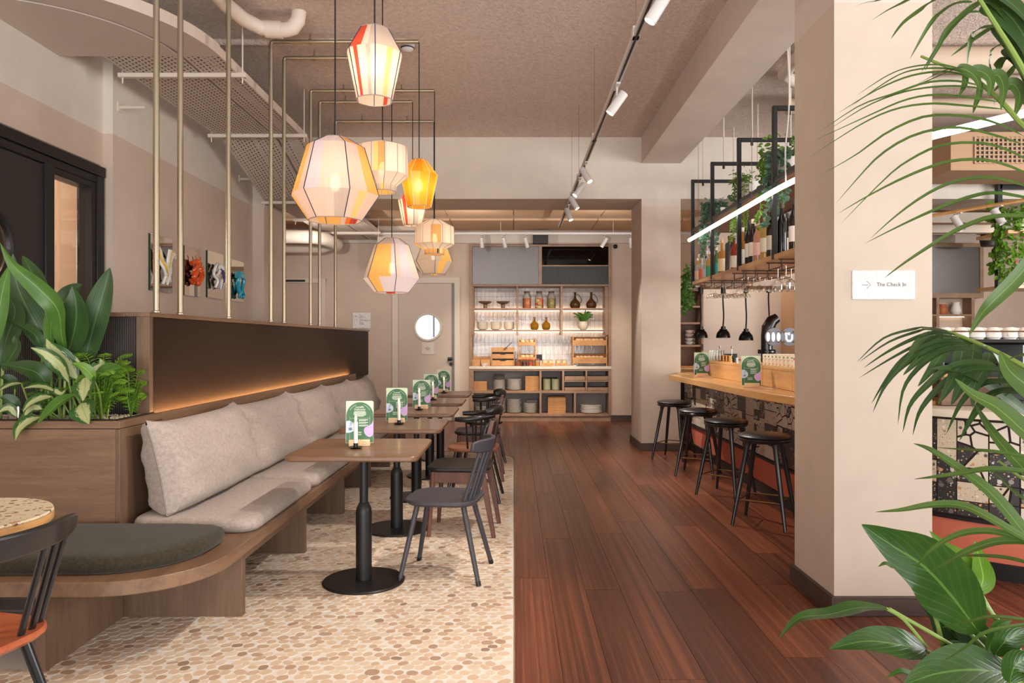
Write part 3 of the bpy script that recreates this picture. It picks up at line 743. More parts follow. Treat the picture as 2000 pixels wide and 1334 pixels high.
for k, (x, y, z, rz, lb) in enumerate(MENU):
    if k == 0: mn0.location = (x, y, z); mn0.rotation_euler = (0, 0, rz); mn0['label'] = lb
    else: copytree(mn0, (x, y, z), rz, lb)
def make_candle():
    t = thing('candlestick', 'x', 'candle', (0, 0, 0), 0, 'white candles in black holders')
    part('holder', MB().lathe([(0, .002), (.03, .002), (.038, .007), (.04, .009), (.034, .007), (.013, .006), (.0125, .03), (.0, .03)], 22), M['black'], t)
    part('candle', MB().lathe([(.0112, .028), (.0112, .143), (.009, .147), (0, .146)], 16), M['wax'], t)
    part('flame', MB().lathe([(0, .147), (.0055, .153), (.0072, .161), (.005, .174), (0, .188)], 10), M['flame'], t, label='small flame')
    return t
cn0 = make_candle()
for k, (x, y, wh) in enumerate(((-.868, 4.0, 'nearest table'), (-.815, 5.17, 'second table from the planter'), (-.81, 6.24, 'middle table'), (-.81, 7.3, 'fourth table from the planter'), (-.795, 8.3, 'farthest table'))):
    lb = 'lit white candle in black saucer holder on the ' + wh
    if k == 0: cn0.location = (x, y, .752); cn0['label'] = lb
    else: copytree(cn0, (x, y, .752), 0, lb)
# round terrazzo table, lower left
tt = thing('round_table', 'round terrazzo table with plywood edge by the olive seat pad', 'table', (-1.88, 2.43, 0))
TER = terrazzo('table_terrazzo', S(226, 208, 180), [S(120, 96, 78), S(196, 150, 110), S(206, 190, 160), S(150, 120, 96)], 46, .4)
part('tabletop', MB().lathe([(0, .7465), (.289, .7465), (.291, .75), (.289, .756), (0, .757)], 56), TER, tt)
part('edge', MB().lathe([(.27, .716), (.288, .716), (.2925, .722), (.2925, .746), (.27, .746)], 56), M['baroak'], tt, label='plywood edge')
part('stem', MB().lathe([(.03, .012), (.03, .716)], 20), M['black'], tt)
part('base_plate', MB().lathe([(0, 0), (.22, 0), (.22, .012), (0, .012)], 32), M['black'], tt)
# ---------------------------------------------------------------- chairs (built facing -x, origin on the floor under the seat)
def seat_mesh(w, d, z, t, r=.11, dish=.012):
    mb = MB(); base = rounded(-d/2, d/2, -w/2, w/2, r, 6); n = len(base); prev = None
    for s, zz in ((.93, -t), (1.0, -t * .55), (1.0, -.004), (.975, 0), (.8, -dish * .5), (.45, -dish), (.15, -dish)):
        cur = [mb.add((x * s, y * s, z + zz)) for x, y in base]
        if prev: mb.bridge(prev, cur)
        else: mb.face(*reversed(cur))
        prev = cur
    mb.face(*prev); return mb
def leg_tube(a, b, r0, r1): return MB().tube([a, (Vector(a) * .5 + Vector(b) * .5), b], [r0, (r0 + r1) / 2 * 1.04, r1], 12)
def arc_rail(x0, z, half, depth, h, t, tilt=0, n=16, ends=1.0):
    """curved crest rail, bulging toward +x"""
    mb = MB(); rows = []
    for k in range(n + 1):
        a = -1 + 2 * k / n; y = a * half; x = x0 - depth * a * a; hh = h * (1 - .35 * abs(a) ** 6) * .5
        tx = -2 * depth * a / half; nn = Vector((1, -tx, 0)).normalized()
        rows.append([mb.add(Vector((x + tilt * dz, y, z + dz)) + nn * sd) for sd, dz in ((-t/2, -hh), (t/2, -hh), (t/2, hh), (-t/2, hh))])
    for a, b in zip(rows, rows[1:]): mb.bridge(a, b)
    mb.face(*rows[0][::-1]); mb.face(*rows[-1]); return mb
def spindle_chair(label, col, seatm, loc, rz, arms=False, wide=.2, sd=.022, spread=.06, nsp=3, group='spindle back chairs', caps=False):
    t = thing('spindle_chair', label, 'chair', loc, rz, group)
    part('seat', seat_mesh(.43, .42, .452, .03, .13), seatm, t)
    for sx, sy in ((-1, -1), (-1, 1), (1, -1), (1, 1)):
        a = Vector((sx * .13, sy * .125, .43)); b = Vector((sx * (.215 if sx < 0 else .235), sy * .205, 0))
        q = part('leg', leg_tube(a, b, .016, .013), col, t)
        if caps: part('foot_cap', MB().tube([b + (a - b) * .055, b + Vector((0, 0, .001))], .0145, 12), M['black'], q)
    part('bracket', MB().box(-.15, .15, -.14, -.11, .412, .424).box(-.15, .15, .11, .14, .412, .424), col, t, .003)
    if arms:
        z = .70; h = .036; pts = []
        for k in range(25):
            a = math.radians(-112 + 224 * k / 24); pts.append((.235 * math.cos(a) * 1.05 - .02 if abs(a) < 1.6 else -.02 + .235 * math.cos(a) * 1.2, .265 * math.sin(a), z + .03 * max(0, math.cos(a))))
        part('arm_rail', MB().tube(pts, [.017] + [.021] * 23 + [.017], 10, True, 1.1), col, t, label='curved arm and back rail')
        bk = [(x * 1.04, y, zz + .035) for x, y, zz in pts[6:19]]
        part('crest_rail', MB().tube(bk, [.012] + [.019] * 11 + [.012], 8, True, 2.0), col, t)
        for k in (2, 4, 6, 8, 10, 14, 16, 18, 20, 22):
            p = Vector(pts[k]); q = Vector((p.x * .80 + .0, p.y * .76, .45)); part('spindle', MB().tube([q, p], [.009, .007], 8), col, t)
    else:
        xr = .275; z = .755; half = wide
        part('crest_rail', arc_rail(xr, z, half, .085, .078, .024, .18), col, t, .008, label='curved crest rail')
        for k in range(nsp):
            for s in (-1, 1):
                f = (k + .5) / nsp if nsp > 1 else .5
                yb = s * (.05 + .12 * f) * (half / .185) ** .5; yt = s * (half * (.22 + .6 * f)); xb = .175 - .05 * f * f
                part('spindle', MB().tube([(xb, yb, .447), (xr - .085 * (yt / half) ** 2 - .004, yt, z - .03)], [.0105, .0095], 8), col, t)
    return t
def leather_chair(label, loc, rz):
    t = thing('leather_chair', label, 'chair', loc, rz, 'rosewood chairs with black leather')
    sm = seat_mesh(.46, .44, .475, .03, .09, .008); part('seat', sm, M['leather'], t, label='black leather seat')
    for s in (-1, 1):
        part('leg', leg_tube((-.17, s * .19, .445), (-.2, s * .2, 0), .019, .014), M['rosewood'], t)
        b = MB(); ys = s * .2
        for (x0, z0, w0), (x1, z1, w1) in zip([(.25, 0, .028), (.17, .44, .045), (.19, .6, .042), (.24, .8, .03)], [(.17, .44, .045), (.19, .6, .042), (.24, .8, .03)]):
            a = [b.add((x0 + dx_, ys + dy_, z0)) for dx_, dy_ in ((-w0/2, -.014), (w0/2, -.014), (w0/2, .014), (-w0/2, .014))]
            c = [b.add((x1 + dx_, ys + dy_, z1)) for dx_, dy_ in ((-w1/2, -.014), (w1/2, -.014), (w1/2, .014), (-w1/2, .014))]
            b.bridge(a, c); b.face(*a[::-1]); b.face(*c)
        part('rear_post', b, M['rosewood'], t, .004)
        part('apron', MB().box(-.18, .17, s * .19 - .011, s * .19 + .011, .37, .445), M['rosewood'], t, .003)
        part('stretcher', MB().box(-.18, .2, s * .195 - .008, s * .195 + .008, .30, .325), M['rosewood'], t, .003)
    part('apron', MB().box(-.19, -.165, -.18, .18, .39, .445), M['rosewood'], t, .003)
    part('backrest', arc_rail(.225, .70, .215, .05, .17, .03, .22), M['leather'], t, .01, label='black leather back pad')
    return t
spindle_chair('charcoal spindle back chair at the nearest walnut table', M['charcoal'], M['charcoal'], (-.395, 4.22, 0), math.radians(-8), wide=.185, nsp=3, caps=True)
leather_chair('rosewood chair with black leather seat just behind the charcoal chair', (-.37, 5.18, 0), math.radians(-4))
spindle_chair('black armchair with red brown seat at the middle table', M['blackwood'], M['redseat'], (-.34, 6.22, 0), math.radians(-3), True)
leather_chair('rosewood leather chair at the fourth table between two black armchairs', (-.35, 7.15, 0), 0)
spindle_chair('black armchair at the farthest table near the shelf wall', M['blackwood'], M['blackwood'], (-.335, 8.2, 0), math.radians(4), True)
spindle_chair('worn black spindle chair with orange brown seat beside the round table', M['blackwood'], M['orangeseat'], (-1.685, 2.17, 0), math.radians(-14), wide=.26, nsp=3)
# ---------------------------------------------------------------- bar stools
def make_stool():
    t = thing('bar_stool', 'x', 'stool', (0, 0, 0), 0, 'black leather bar stools')
    part('seat', MB().lathe([(0, .632), (.17, .632), (.188, .640), (.190, .646), (.18, .656), (.12, .668), (0, .672)], 40), M['leather'], t, label='padded black leather seat')
    part('seat_ring', MB().lathe([(.12, .598), (.168, .602), (.184, .614), (.188, .626), (.182, .633), (0, .633)], 40, cap0=True), M['blackwood'], t)
    for k in range(4):
        a = PI / 2 * k + .12; c, s = math.cos(a), math.sin(a)
        top = Vector((c * .135, s * .135, .612)); neck = Vector((c * .142, s * .142, .57)); ft = Vector((c * .262, s * .262, 0))
        part('leg', MB().tube([top, neck, neck * .5 + ft * .5, ft], [.032, .0185, .0175, .0115], 12), M['blackwood'], t)
    pts = []
    for k in range(4):
        a = PI / 2 * k + .12; a2 = a + PI / 2; f = .262 - .12 * .19 / .57
        part('foot_rail', MB().tube([(f*.93 * math.cos(a), f*.93 * math.sin(a), .185), (f*.93 * math.cos(a2), f*.93 * math.sin(a2), .185)], .006, 8), M['brass'], t)
    return t
st0 = make_stool()
SL = ['black bar stool nearest the large pillar', 'second black bar stool from the large pillar', 'third black bar stool from the large pillar', 'black bar stool at the far pillar end of the bar']
for k, (x, y, r_) in enumerate(((1.85, 5.36, .1), (1.857, 6.36, -.1), (1.855, 7.3, .2), (1.835, 8.33, .05))):
    if k == 0: st0.location = (x, y, 0); st0.rotation_euler = (0, 0, r_); st0['label'] = SL[0]
    else: copytree(st0, (x, y, 0), r_, SL[k])
# ---------------------------------------------------------------- bar counter
PATH = [(2.2, 9.9), (2.2, 9.0), (2.2, 8.0), (2.2, 7.0), (2.2, 6.2), (2.2, 5.6), (2.22, 5.2), (2.29, 4.82), (2.41, 4.5), (2.58, 4.24), (2.8, 4.04), (3.06, 3.9), (3.4, 3.8), (3.8, 3.75)]
fine = [Vector((p.x, p.y, 0)) for p in cat([(x, y, 0) for x, y in PATH], 130)]
cum = [0]
for a, b in zip(fine, fine[1:]): cum.append(cum[-1] + (b - a).length)
def along(s):
    s = max(0, min(s, cum[-1] - 1e-4)); i = next(k for k in range(len(cum) - 1) if cum[k+1] >= s)
    a, b = fine[i], fine[i+1]; f = (s - cum[i]) / max(cum[i+1] - cum[i], 1e-6); p = a.lerp(b, f); t = (b - a).normalized()
    return p, None
def nrm(s):
    p, _ = along(s); q, _ = along(s + .02); p0, _ = along(s - .02); t = (q - p0).normalized(); return p, Vector((t.y, -t.x, 0))   # toward the room
def strip(o0, o1, z0, z1, s0=0, s1=None, n=70):
    s1 = s1 or cum[-1]; mb = MB(); prev = None
    for k in range(n + 1):
        p, nn = nrm(s0 + (s1 - s0) * k / n)
        cur = [mb.add(p + nn * o + Vector((0, 0, z))) for o, z in ((o0, z0), (o1, z0), (o1, z1), (o0, z1))]
        if prev: mb.bridge(prev, cur)
        else: mb.face(*cur[::-1])
        prev = cur
    mb.face(*prev); return mb
bar = thing('bar_counter', 'curved bar with oak top and terrazzo shard front', 'bar', (2.6, 6.5, 0))
part('core', strip(-.06, -.012, .1, .9), M['under'], bar, world=True)
part('grout', strip(-.012, -.0015, .325, .9), M['under'], bar, world=True)
part('coral_band', strip(-.05, -.004, .09, .305), M['coral'], bar, label='coral plaster band', world=True)
part('ledge', strip(-.05, .02, .305, .325), M['black'], bar, world=True)
part('plinth', strip(-.05, .012, 0, .092), M['black'], bar, world=True)
part('under_light', strip(-.03, -.015, .893, .9), M['ledwarm'], bar, world=True)
sW = next(c for c, p in zip(cum, fine) if p.y < 4.42)
top = MB(); a_, b_ = [], []
N = 60
for k in range(N + 1):
    s = .0 + sW * k / N; p, nn = nrm(s); y = p.y
    o = .49 - .06 * max(0, (y - 5.0)) * -0 - .0 * y
    o = .40 + .022 * max(0, y - 4.6)
    a_.append(p + nn * o); b_.append(p - nn * .62)
keep = [k for k in range(N + 1) if a_[k].y < 8.15]; a_ = [a_[k] for k in keep]; b_ = [b_[k] for k in keep]
polyt = [(v.x, v.y) for v in a_] + [(v.x, v.y) for v in reversed(b_)]
part('worktop', MB().prism(polyt, .915, .972), M['baroak'], bar, .004, label='oak bar top', world=True)
part('stone_top', strip(-.6, .06, .90, .945, sW + .005), M['stone'], bar, .003, label='pale stone counter edge', world=True)
part('worktop', MB().prism([(2.0, 8.16), (2.6, 8.16), (2.6, 9.9), (2.16, 9.9), (2.16, 8.9), (2.0, 8.9)], .905, .962), M['baroak'], bar, .004, world=True)
def upst(y0, y1):
    part('upstand', MB().box(2.05, 2.09, y0, y1, .973, 1.115), M['baroak'], bar, .003, world=True)
    part('shelf', MB().box(2.05, 2.75, y0, y1, 1.116, 1.14), M['baroak'], bar, .003, world=True)
upst(5.35, 5.98); upst(5.99, 7.72); upst(4.5, 5.345)
part('upstand', MB().box(2.05, 2.3, 7.73, 7.76, .973, 1.115), M['baroak'], bar, .003, world=True)
part('till_box', MB().box(2.62, 3.0, 4.45, 4.75, .948, 1.12), M['oak'], bar, .004, world=True)
# terrazzo shards
DKT = [terrazzo('terrazzo_dark', S(52, 50, 50), [S(206, 198, 188), S(150, 146, 142), S(200, 150, 104), S(110, 104, 100)], 30, .36, .35), terrazzo('terrazzo_amber', S(54, 50, 48), [S(214, 160, 108), S(206, 198, 188), S(120, 112, 106), S(188, 128, 84)], 36, .38, .35)]
BGT = terrazzo('terrazzo_beige', S(206, 190, 166), [S(196, 140, 98), S(86, 80, 76), S(226, 216, 200), S(160, 138, 112)], 44, .34, .4)
PALE = plain('shard_pale', S(216, 204, 188), .5); GREYT = plain('slab_grey', S(92, 90, 92), .5)
rs = random.Random(21); TILES = []
def tile(s0, s1, z0, z1, m, pts=None, off=.0025): TILES.append((pts or [(s0, z0), (s1, z0), (s1, z1), (s0, z1)], m, off))
def clip(poly, nx, ny, c):
    out = []
    for (x0, y0), (x1, y1) in zip(poly, poly[1:] + poly[:1]):
        d0, d1 = nx*x0 + ny*y0 - c, nx*x1 + ny*y1 - c
        if d0 <= 0: out.append((x0, y0))
        if d0 * d1 < 0: t = d0 / (d0 - d1); out.append((x0 + t*(x1-x0), y0 + t*(y1-y0)))
    return out
def shards(s0, s1, z0, z1, size):
    n = max(3, int((s1 - s0) * (z1 - z0) / size)); n = min(n, 14); seeds = [(rs.uniform(s0, s1), rs.uniform(z0, z1)) for _ in range(n)]
    for i, (x, y) in enumerate(seeds):
        pl = [(s0, z0), (s1, z0), (s1, z1), (s0, z1)]
        for j, (u, v) in enumerate(seeds):
            if i == j: continue
            dx_, dy_ = u - x, v - y; L = math.hypot(dx_, dy_); nx, ny = dx_ / L, dy_ / L
            pl = clip(pl, nx, ny, nx * (x + u) / 2 + ny * (y + v) / 2 - .006)
            if len(pl) < 3: break
        if len(pl) >= 3: tile(0, 0, 0, 0, PALE if rs.random() < .7 else BGT if rs.random() < .6 else DKT[0], pl, .002)
s = .55
while s < cum[-1] - .1:
    far = along(s)[0].y > 5.0
    w = rs.uniform(.10, .2) if not far else rs.uniform(.12, .3); s1 = min(s + w, cum[-1] - .05); z = .33
    while z < .87:
        h = rs.choice((.1, .16, .24, .34)) * rs.uniform(.8, 1.2); z1 = min(z + h, .885)
        if .885 - z1 < .06: z1 = .885
        q = rs.random()
        if q < (.42 if far else .3): shards(s + .004, s1 - .004, z + .004, z1 - .004, .0042)
        else:
            q = rs.random(); tile(s + .003, s1 - .003, z + .003, z1 - .003, rs.choice(DKT) if q < .62 else BGT if q < .82 else GREYT if q < .9 else PALE)
        z = z1
    s = s1
TILES.sort(key=lambda t: nrm(t[0][0][0])[0].length)
def tgeo(mb, pts, off):
    A, B = [], []
    for s, z in pts:
        p, nn = nrm(s); A.append(mb.add(p + nn * -.012 + Vector((0, 0, z)))); B.append(mb.add(p + nn * off + Vector((0, 0, z))))
    mb.bridge(A, B); mb.face(*A[::-1]); mb.face(*B)
for pts, m, off in TILES[:290]:
    mb = MB(); tgeo(mb, pts, off); part('tile', mb, m, bar, world=True, smooth=False)
mb = MB(); mm = DKT + [BGT, PALE, GREYT]
for pts, m, off in TILES[290:]: mb.mi = mm.index(m); tgeo(mb, pts, off)
if mb.f: part('tiles', mb, mm, bar, world=True, smooth=False, kind='stuff')
# ---------------------------------------------------------------- pendant lamps and their conduits
C_W = S(232, 218, 206); C_L = S(222, 214, 226); C_G = S(196, 184, 176); C_P = S(228, 206, 196); C_Y = S(238, 192, 112); C_YL = S(240, 206, 140); C_R = S(206, 84, 62); C_O = S(238, 132, 58); C_A = S(240, 176, 62); C_AD = S(222, 150, 44); C_BR = S(92, 58, 40); C_T = S(214, 166, 108)
m, n = mat('lamp_thread', S(230, 215, 200), .9, spec=.1); at = n.new('ShaderNodeAttribute', attribute_name='tone')
uv = n.coord('UV', (420, 3, 1)); th = n.noise(uv, 1.0, 2, .6)
cc = n.new('ShaderNodeHueSaturation', {'Color': at.outputs[0], 'Value': n.math('ADD', n.math('MULTIPLY', th, .35), .82)}).outputs[0]
n.link(cc, n.b.inputs['Base Color'])
tl = n.new('ShaderNodeBsdfTranslucent', {0: cc}); tp = n.new('ShaderNodeBsdfTransparent', {0: (1, 1, 1, 1)})
mx = n.new('ShaderNodeMixShader', {0: .52, 1: n.b.outputs[0], 2: tl.outputs[0]})
mx2 = n.new('ShaderNodeMixShader', {0: .012, 1: mx.outputs[0], 2: tp.outputs[0]}); n.link(mx2.outputs[0], n.out.inputs[0]); M['thread'] = m
RIBN = plain('rib_navy', S(36, 38, 84), .7); RIBW = plain('rib_pale', S(250, 232, 190), .7); RIBG = plain('rib_grey', S(170, 150, 140), .7); CORD = plain('black_cord', S(24, 22, 22), .7)
def lamp(label, x, y, prof, bands, ribm, power, pipe_z, nf=6, rot=0.0, xp=None, pipe=True):
    """prof: (radius, z) top to bottom; bands: per ring a list of (colour, from, to) in facets, default colour first"""
    t = thing('pendant_lamp', label, 'lamp', (x, y, prof[-1][1]), 0, 'thread wound pendant lamps'); z0 = prof[-1][1]
    mb = MB(); seg = 12 if nf < 9 else 6; n = nf * seg; rot = math.radians(rot) - PI / 2
    def pt(r, k):
        a = 2 * PI * k / n; loc = (a % (2 * PI / nf)) - PI / nf
        q = math.cos(PI / nf) / math.cos(loc) * (.4) + .6
        return (r * q * math.cos(a + rot), r * q * math.sin(a + rot))
    for i in range(len(prof) - 1):
        (r0, za), (r1, zb) = prof[i], prof[i+1]; bd = bands[min(i, len(bands) - 1)]
        for k in range(n):
            u = math.degrees(2 * PI * (k + .5) / n + rot) + 90; u = (u + 180) % 360 - 180; col = bd[0]
            for c, f0, f1 in bd[1:]:
                if f0 <= u < f1 or f0 <= u + 360 < f1: col = c
            mb.col = col; ids = []
            for r, z, kk, vv in ((r0, za, k, 1), (r0, za, k + 1, 1), (r1, zb, k + 1, 0), (r1, zb, k, 0)):
                p = pt(r, kk); ids.append(mb.add((p[0], p[1], z - z0), (kk / n, z)))
            mb.face(*ids[::-1])
    mb.col = None
    part('shade', mb, M['thread'], t)
    for k in range(nf):
        pts = [(*pt(r * 1.004, k * seg), z - z0) for r, z in prof]
        part('rib', MB().tube(pts, .0028, 5), ribm, t)
    for r, z in (prof[0], prof[-1]): part('ring', MB().tube([(*pt(r, k), z - z0) for k in range(n + 1)], .003, 5, False), RIBG, t)
    zt = prof[0][1] - z0; zb = zt - min(.30, zt * .55)
    bu = MB(); bu.lathe([(0, zb - .05), (.022, zb - .035), (.03, zb - .005), (.022, zb + .03), (.013, zb + .05), (0, zb + .05)], 14); b = part('bulb', bu, M['bulb'], t, label='glowing bulb')
    part('socket', MB().lathe([(.015, zb + .05), (.018, zb + .06), (.018, zb + .11), (0, zb + .11)], 12), M['blackm'], t)
    xe = x if xp is None else xp
    part('cord', MB().tube([(0, 0, zb + .11), (0, 0, zt), (0, 0, pipe_z - z0 - .02), (-.004, 0, pipe_z - z0)], .0045, 6), CORD, t)
    l = bpy.data.lights.new('pendant_light', 'POINT'); l.energy = power * .085; l.color = (1, .76, .5); l.shadow_soft_size = .035
    lo = link('pendant_light', l, t, (0, 0, zb - .01)); b.visible_shadow = True
    if pipe:
        c = thing('conduit_pipe', PIPE[pipe][0], 'pipe', (PIPE[pipe][1], y, 1.5), 0, 'bronze conduits rising from the partition')
        px = PIPE[pipe][1]
        part('tube', MB().tube([(0, 0, 0), (0, 0, pipe_z - 1.5 - .02), (.006, 0, pipe_z - 1.5 - .005), (.02, 0, pipe_z - 1.5), (x - px - .004, 0, pipe_z - 1.5)], .0165, 12), M['bronze'], c)
        part('foot_ring', MB().lathe([(.017, .002), (.024, .002), (.024, .008), (.017, .012)], 14), M['bronze'], c)
        for f in (.22, .78):
            xx = .1 + (x - px - .2) * f
            cl = MB().tube([(xx - .012, 0, pipe_z - 1.5), (xx + .012, 0, pipe_z - 1.5)], .022, 12); cl.tube([(xx, 0, pipe_z - 1.48), (xx, 0, ZC - 1.5)], .006, 6); part('clamp', cl, M['bronze'], c)
    return t
XPIPE = -1.98
PIPE = {k: (v, XPIPE) for k, v in enumerate([None, 'bronze conduit nearest the planter end of the partition', 'second bronze conduit from the planter end', 'third bronze conduit beside the blue wall sculpture', 'fourth bronze conduit from the planter end, feeding the yellow lamp', 'fifth bronze conduit from the planter end', 'sixth bronze conduit from the planter end', 'second bronze conduit from the far end of the partition', 'bronze conduit at the far end of the partition'])}
PZ_ = 3.785
lamp('tall pale pendant with red stripe hanging highest of the cluster', -.77, 4.03, [(.083, 3.065), (.158, 2.93), (.102, 2.675)], [[C_G, (C_R, -50, -20), (C_P, -20, -4)], [C_W, (C_R, -37, -27), (C_G, -9, 1), (C_YL, 36, 52), (C_R, 148, 162)]], RIBN, 20, PZ_, rot=12, pipe=1)
lamp('largest pale pendant with orange and lilac panels and navy ribs', -1.06, 4.32, [(.075, 2.545), (.172, 2.49), (.258, 2.205), (.158, 2.058)], [[C_P, (C_L, -28, 20), (C_T, 36, 80)], [C_P, (C_Y, -80, -42), (C_L, -28, -6), (C_W, -6, 32), (C_Y, 64, 92)], [C_P, (C_Y, -95, -70), (C_G, 10, 32), (C_YL, 46, 60), (C_O, 164, 172), (C_R, 140, 164), (C_Y, 180, 230)]], RIBN, 34, PZ_, rot=-28, pipe=2)
lamp('pale drum pendant with narrow neck between the largest and the yellow lamp', -.91, 5.05, [(.05, 2.725), (.172, 2.685), (.176, 2.49), (.096, 2.42), (.094, 2.378)], [[C_W], [C_P, (C_YL, -9, 0), (C_T, 2, 13), (C_BR, 13, 17), (C_W, 20, 60), (C_G, 74, 88)], [C_G, (C_BR, 13, 17)], [C_G, (C_YL, -2, 22), (C_Y, 150, 210)]], RIBG, 26, PZ_, nf=12, rot=15, pipe=3)
lamp('amber yellow pendant with pale ribs', -.77, 5.93, [(.056, 2.82), (.15, 2.70), (.096, 2.435)], [[C_A, (C_AD, -19, 20)], [C_A, (C_AD, -75, -40), (C_Y, -19, 10), (C_AD, 41, 80)]], RIBW, 22, PZ_, rot=-19, pipe=4)
lamp('lowest pendant with broad yellow panel and lilac sides', -1.05, 6.27, [(.07, 2.225), (.155, 2.165), (.252, 1.88), (.152, 1.76)], [[C_G, (C_L, 18, 60)], [C_L, (C_G, -90, -43), (C_Y, -42, 10), (C_P, 18, 28), (C_W, 60, 90)], [C_L, (C_Y, -43, -16), (C_R, 180, 206)]], RIBN, 30, PZ_, rot=-42, pipe=5)
lamp('pale drum pendant with yellow edge in front of a grey lamp', -.77, 7.09, [(.06, 2.525), (.188, 2.455), (.192, 2.285), (.098, 2.235), (.096, 2.19)], [[C_W], [C_P, (C_G, -60, -34), (C_T, -5, 25), (C_W, 40, 90), (C_YL, -95, -80)], [C_G, (C_Y, -95, -60)], [C_T, (C_BR, 22, 34), (C_YL, 34, 60)]], RIBG, 24, PZ_, nf=12, rot=0, pipe=6)
lamp('small pale pendant with red stripe half hidden behind the yellow lamp', -1.03, 7.42, [(.07, 2.9), (.155, 2.775), (.1, 2.52)], [[C_P, (C_R, -40, -28)], [C_W, (C_R, -38, -22), (C_G, 12, 40), (C_P, -20, -4)]], RIBN, 20, PZ_, rot=14, pipe=7)
lamp('grey pendant with orange side panel behind the lower drum lamp', -.885, 8.08, [(.07, 2.53), (.13, 2.47), (.228, 2.22), (.138, 2.085)], [[C_G], [C_G, (C_Y, 28, 66)], [C_G, (C_Y, 18, 44), (C_YL, 170, 200)]], RIBN, 24, PZ_, rot=10, pipe=8)
# ---------------------------------------------------------------- track light and spots
trk = thing('light_track', 'white ceiling track running the length of the room', 'track', (.69, 6, 3.05))
part('rail', MB().box(-.018, .018, -4.8, 4.9, -.0, .032), M['white'], trk)
part('slot', MB().box(-.007, .007, -4.8, 4.9, -.003, -.0005), M['blackm'], trk)
for y in (-1.9, .2, 1.7, 2.6):
    part('hanger', MB().tube([(0, y, .03), (0, y, ZC - 3.05)], .0022, 5), M['chrome'], trk)
    part('clip', MB().box(-.022, .022, y - .03, y + .03, .0, .06), M['white'], trk, .003)
def spot(label, base, target, power, lit=True, group='white track spotlights', L=.165, r=.031, cone=62, col=(1, .92, .82), sc=1.0):
    t = thing('track_spotlight', label, 'spotlight', base, 0, group)
    part('adapter', MB().box(-.014, .014, -.07, .07, -.014, -.002), M['white'], t, .002)
    part('stem', MB().tube([(0, 0, -.01), (0, 0, -.1)], .006, 8), M['white'], t)
    d = (Vector(target) - (Vector(base) + Vector((0, 0, -.12)))).normalized(); c = Vector((0, 0, -.12)); q = d.to_track_quat('Z', 'Y').to_matrix().to_4x4()
    hd = MB(); hd.M = Matrix.Translation(c) @ q; hd.lathe([(0, -L/2), (r * .9, -L/2), (r, -L/2 + .005), (r, L/2), (r * .86, L/2), (r * .8, L/2 - .012)], 24, cap1=False); part('head', hd, M['white'], t)
    ln = MB(); ln.M = Matrix.Translation(c) @ q; ln.lathe([(0, L/2 - .01), (r * .82, L/2 - .01)], 20)
    part('lens', ln, M['lens'] if lit else M['ceramicw'], t)
    if lit:
        l = bpy.data.lights.new('spot_beam', 'SPOT'); l.energy = power; l.color = col; l.spot_size = math.radians(cone); l.spot_blend = .5; l.shadow_soft_size = .02
        o = link('spot_beam', l, t, c + d * (L/2 + .015)); o.rotation_euler = d.to_track_quat('-Z', 'Y').to_euler()
    return t
tz = 3.05
spot('track spotlight out of the way above the entrance', (.69, 2.35, tz), (-.9, 3.0, 0), 80, cone=70)
spot('largest white track spotlight at the top of the picture', (.69, 3.45, tz), (-1.0, 3.65, .2), 120, cone=60)
spot('second white track spotlight counting from the camera', (.69, 4.85, tz), (-1.15, 5.1, .4), 115)
spot('track spotlight at the header beam turned towards the bar', (.69, 6.95, tz), (1.75, 6.2, .9), 170)
spot('track spotlight beside the header beam turned towards the bench', (.69, 7.62, tz), (-1.2, 7.1, .5), 110)
spot('track spotlight under the header beam turned right', (.69, 8.34, tz), (1.9, 7.9, .8), 150)
spot('track spotlight beyond the header beam turned right', (.69, 9.1, tz), (1.65, 8.3, .3), 80)
bt = thing('light_track', 'white track across the back wall above the shelf unit', 'track', (0, 11.3, 3.0))
part('rail', MB().box(-3.6, 8.5, -.018, .018, 0, .03), M['white'], bt)
for x in (-3.0, -1.2, -.2, 1.55, 3.4, 5.4): part('hanger', MB().tube([(x, 0, .03), (x, 0, .235)], .004, 5), M['white'], bt)
for k, (px, tx, lit) in enumerate(((941, -.55, 0), (985, .1, 0), (1028, .5, 0), (1180, .3, 1), (1232, 2.0, 0))):
    spot(('first', 'second', 'third', 'lit fourth', 'fifth') [k] + ' small spotlight along the back wall track', ((px - VX) * 11.3 / F, 11.3, 3.0), (tx + (.2 if k < 3 else 0), 12.0 if not lit else 11.6, 1.0), 120, bool(lit), 'back wall spotlights', .16, .03)
def shelf_fill(x, tx):  # added beam with no fixture, so light reaches the lower shelves
    l = bpy.data.lights.new('shelf_fill_beam', 'SPOT'); l.energy = 130; l.color = (1, .86, .7); l.spot_size = math.radians(48); l.spot_blend = .8; l.shadow_soft_size = .03
    o = link('shelf_fill_beam', l, None, (x, 9.95, 3.04)); o.rotation_euler = (Vector((tx, 12.3, .9)) - Vector((x, 9.95, 3.04))).to_track_quat('-Z', 'Y').to_euler(); o['kind'] = 'helper'
for x, tx in ((-.5, -.4), (.6, .5), (1.5, 1.2)): shelf_fill(x, tx)
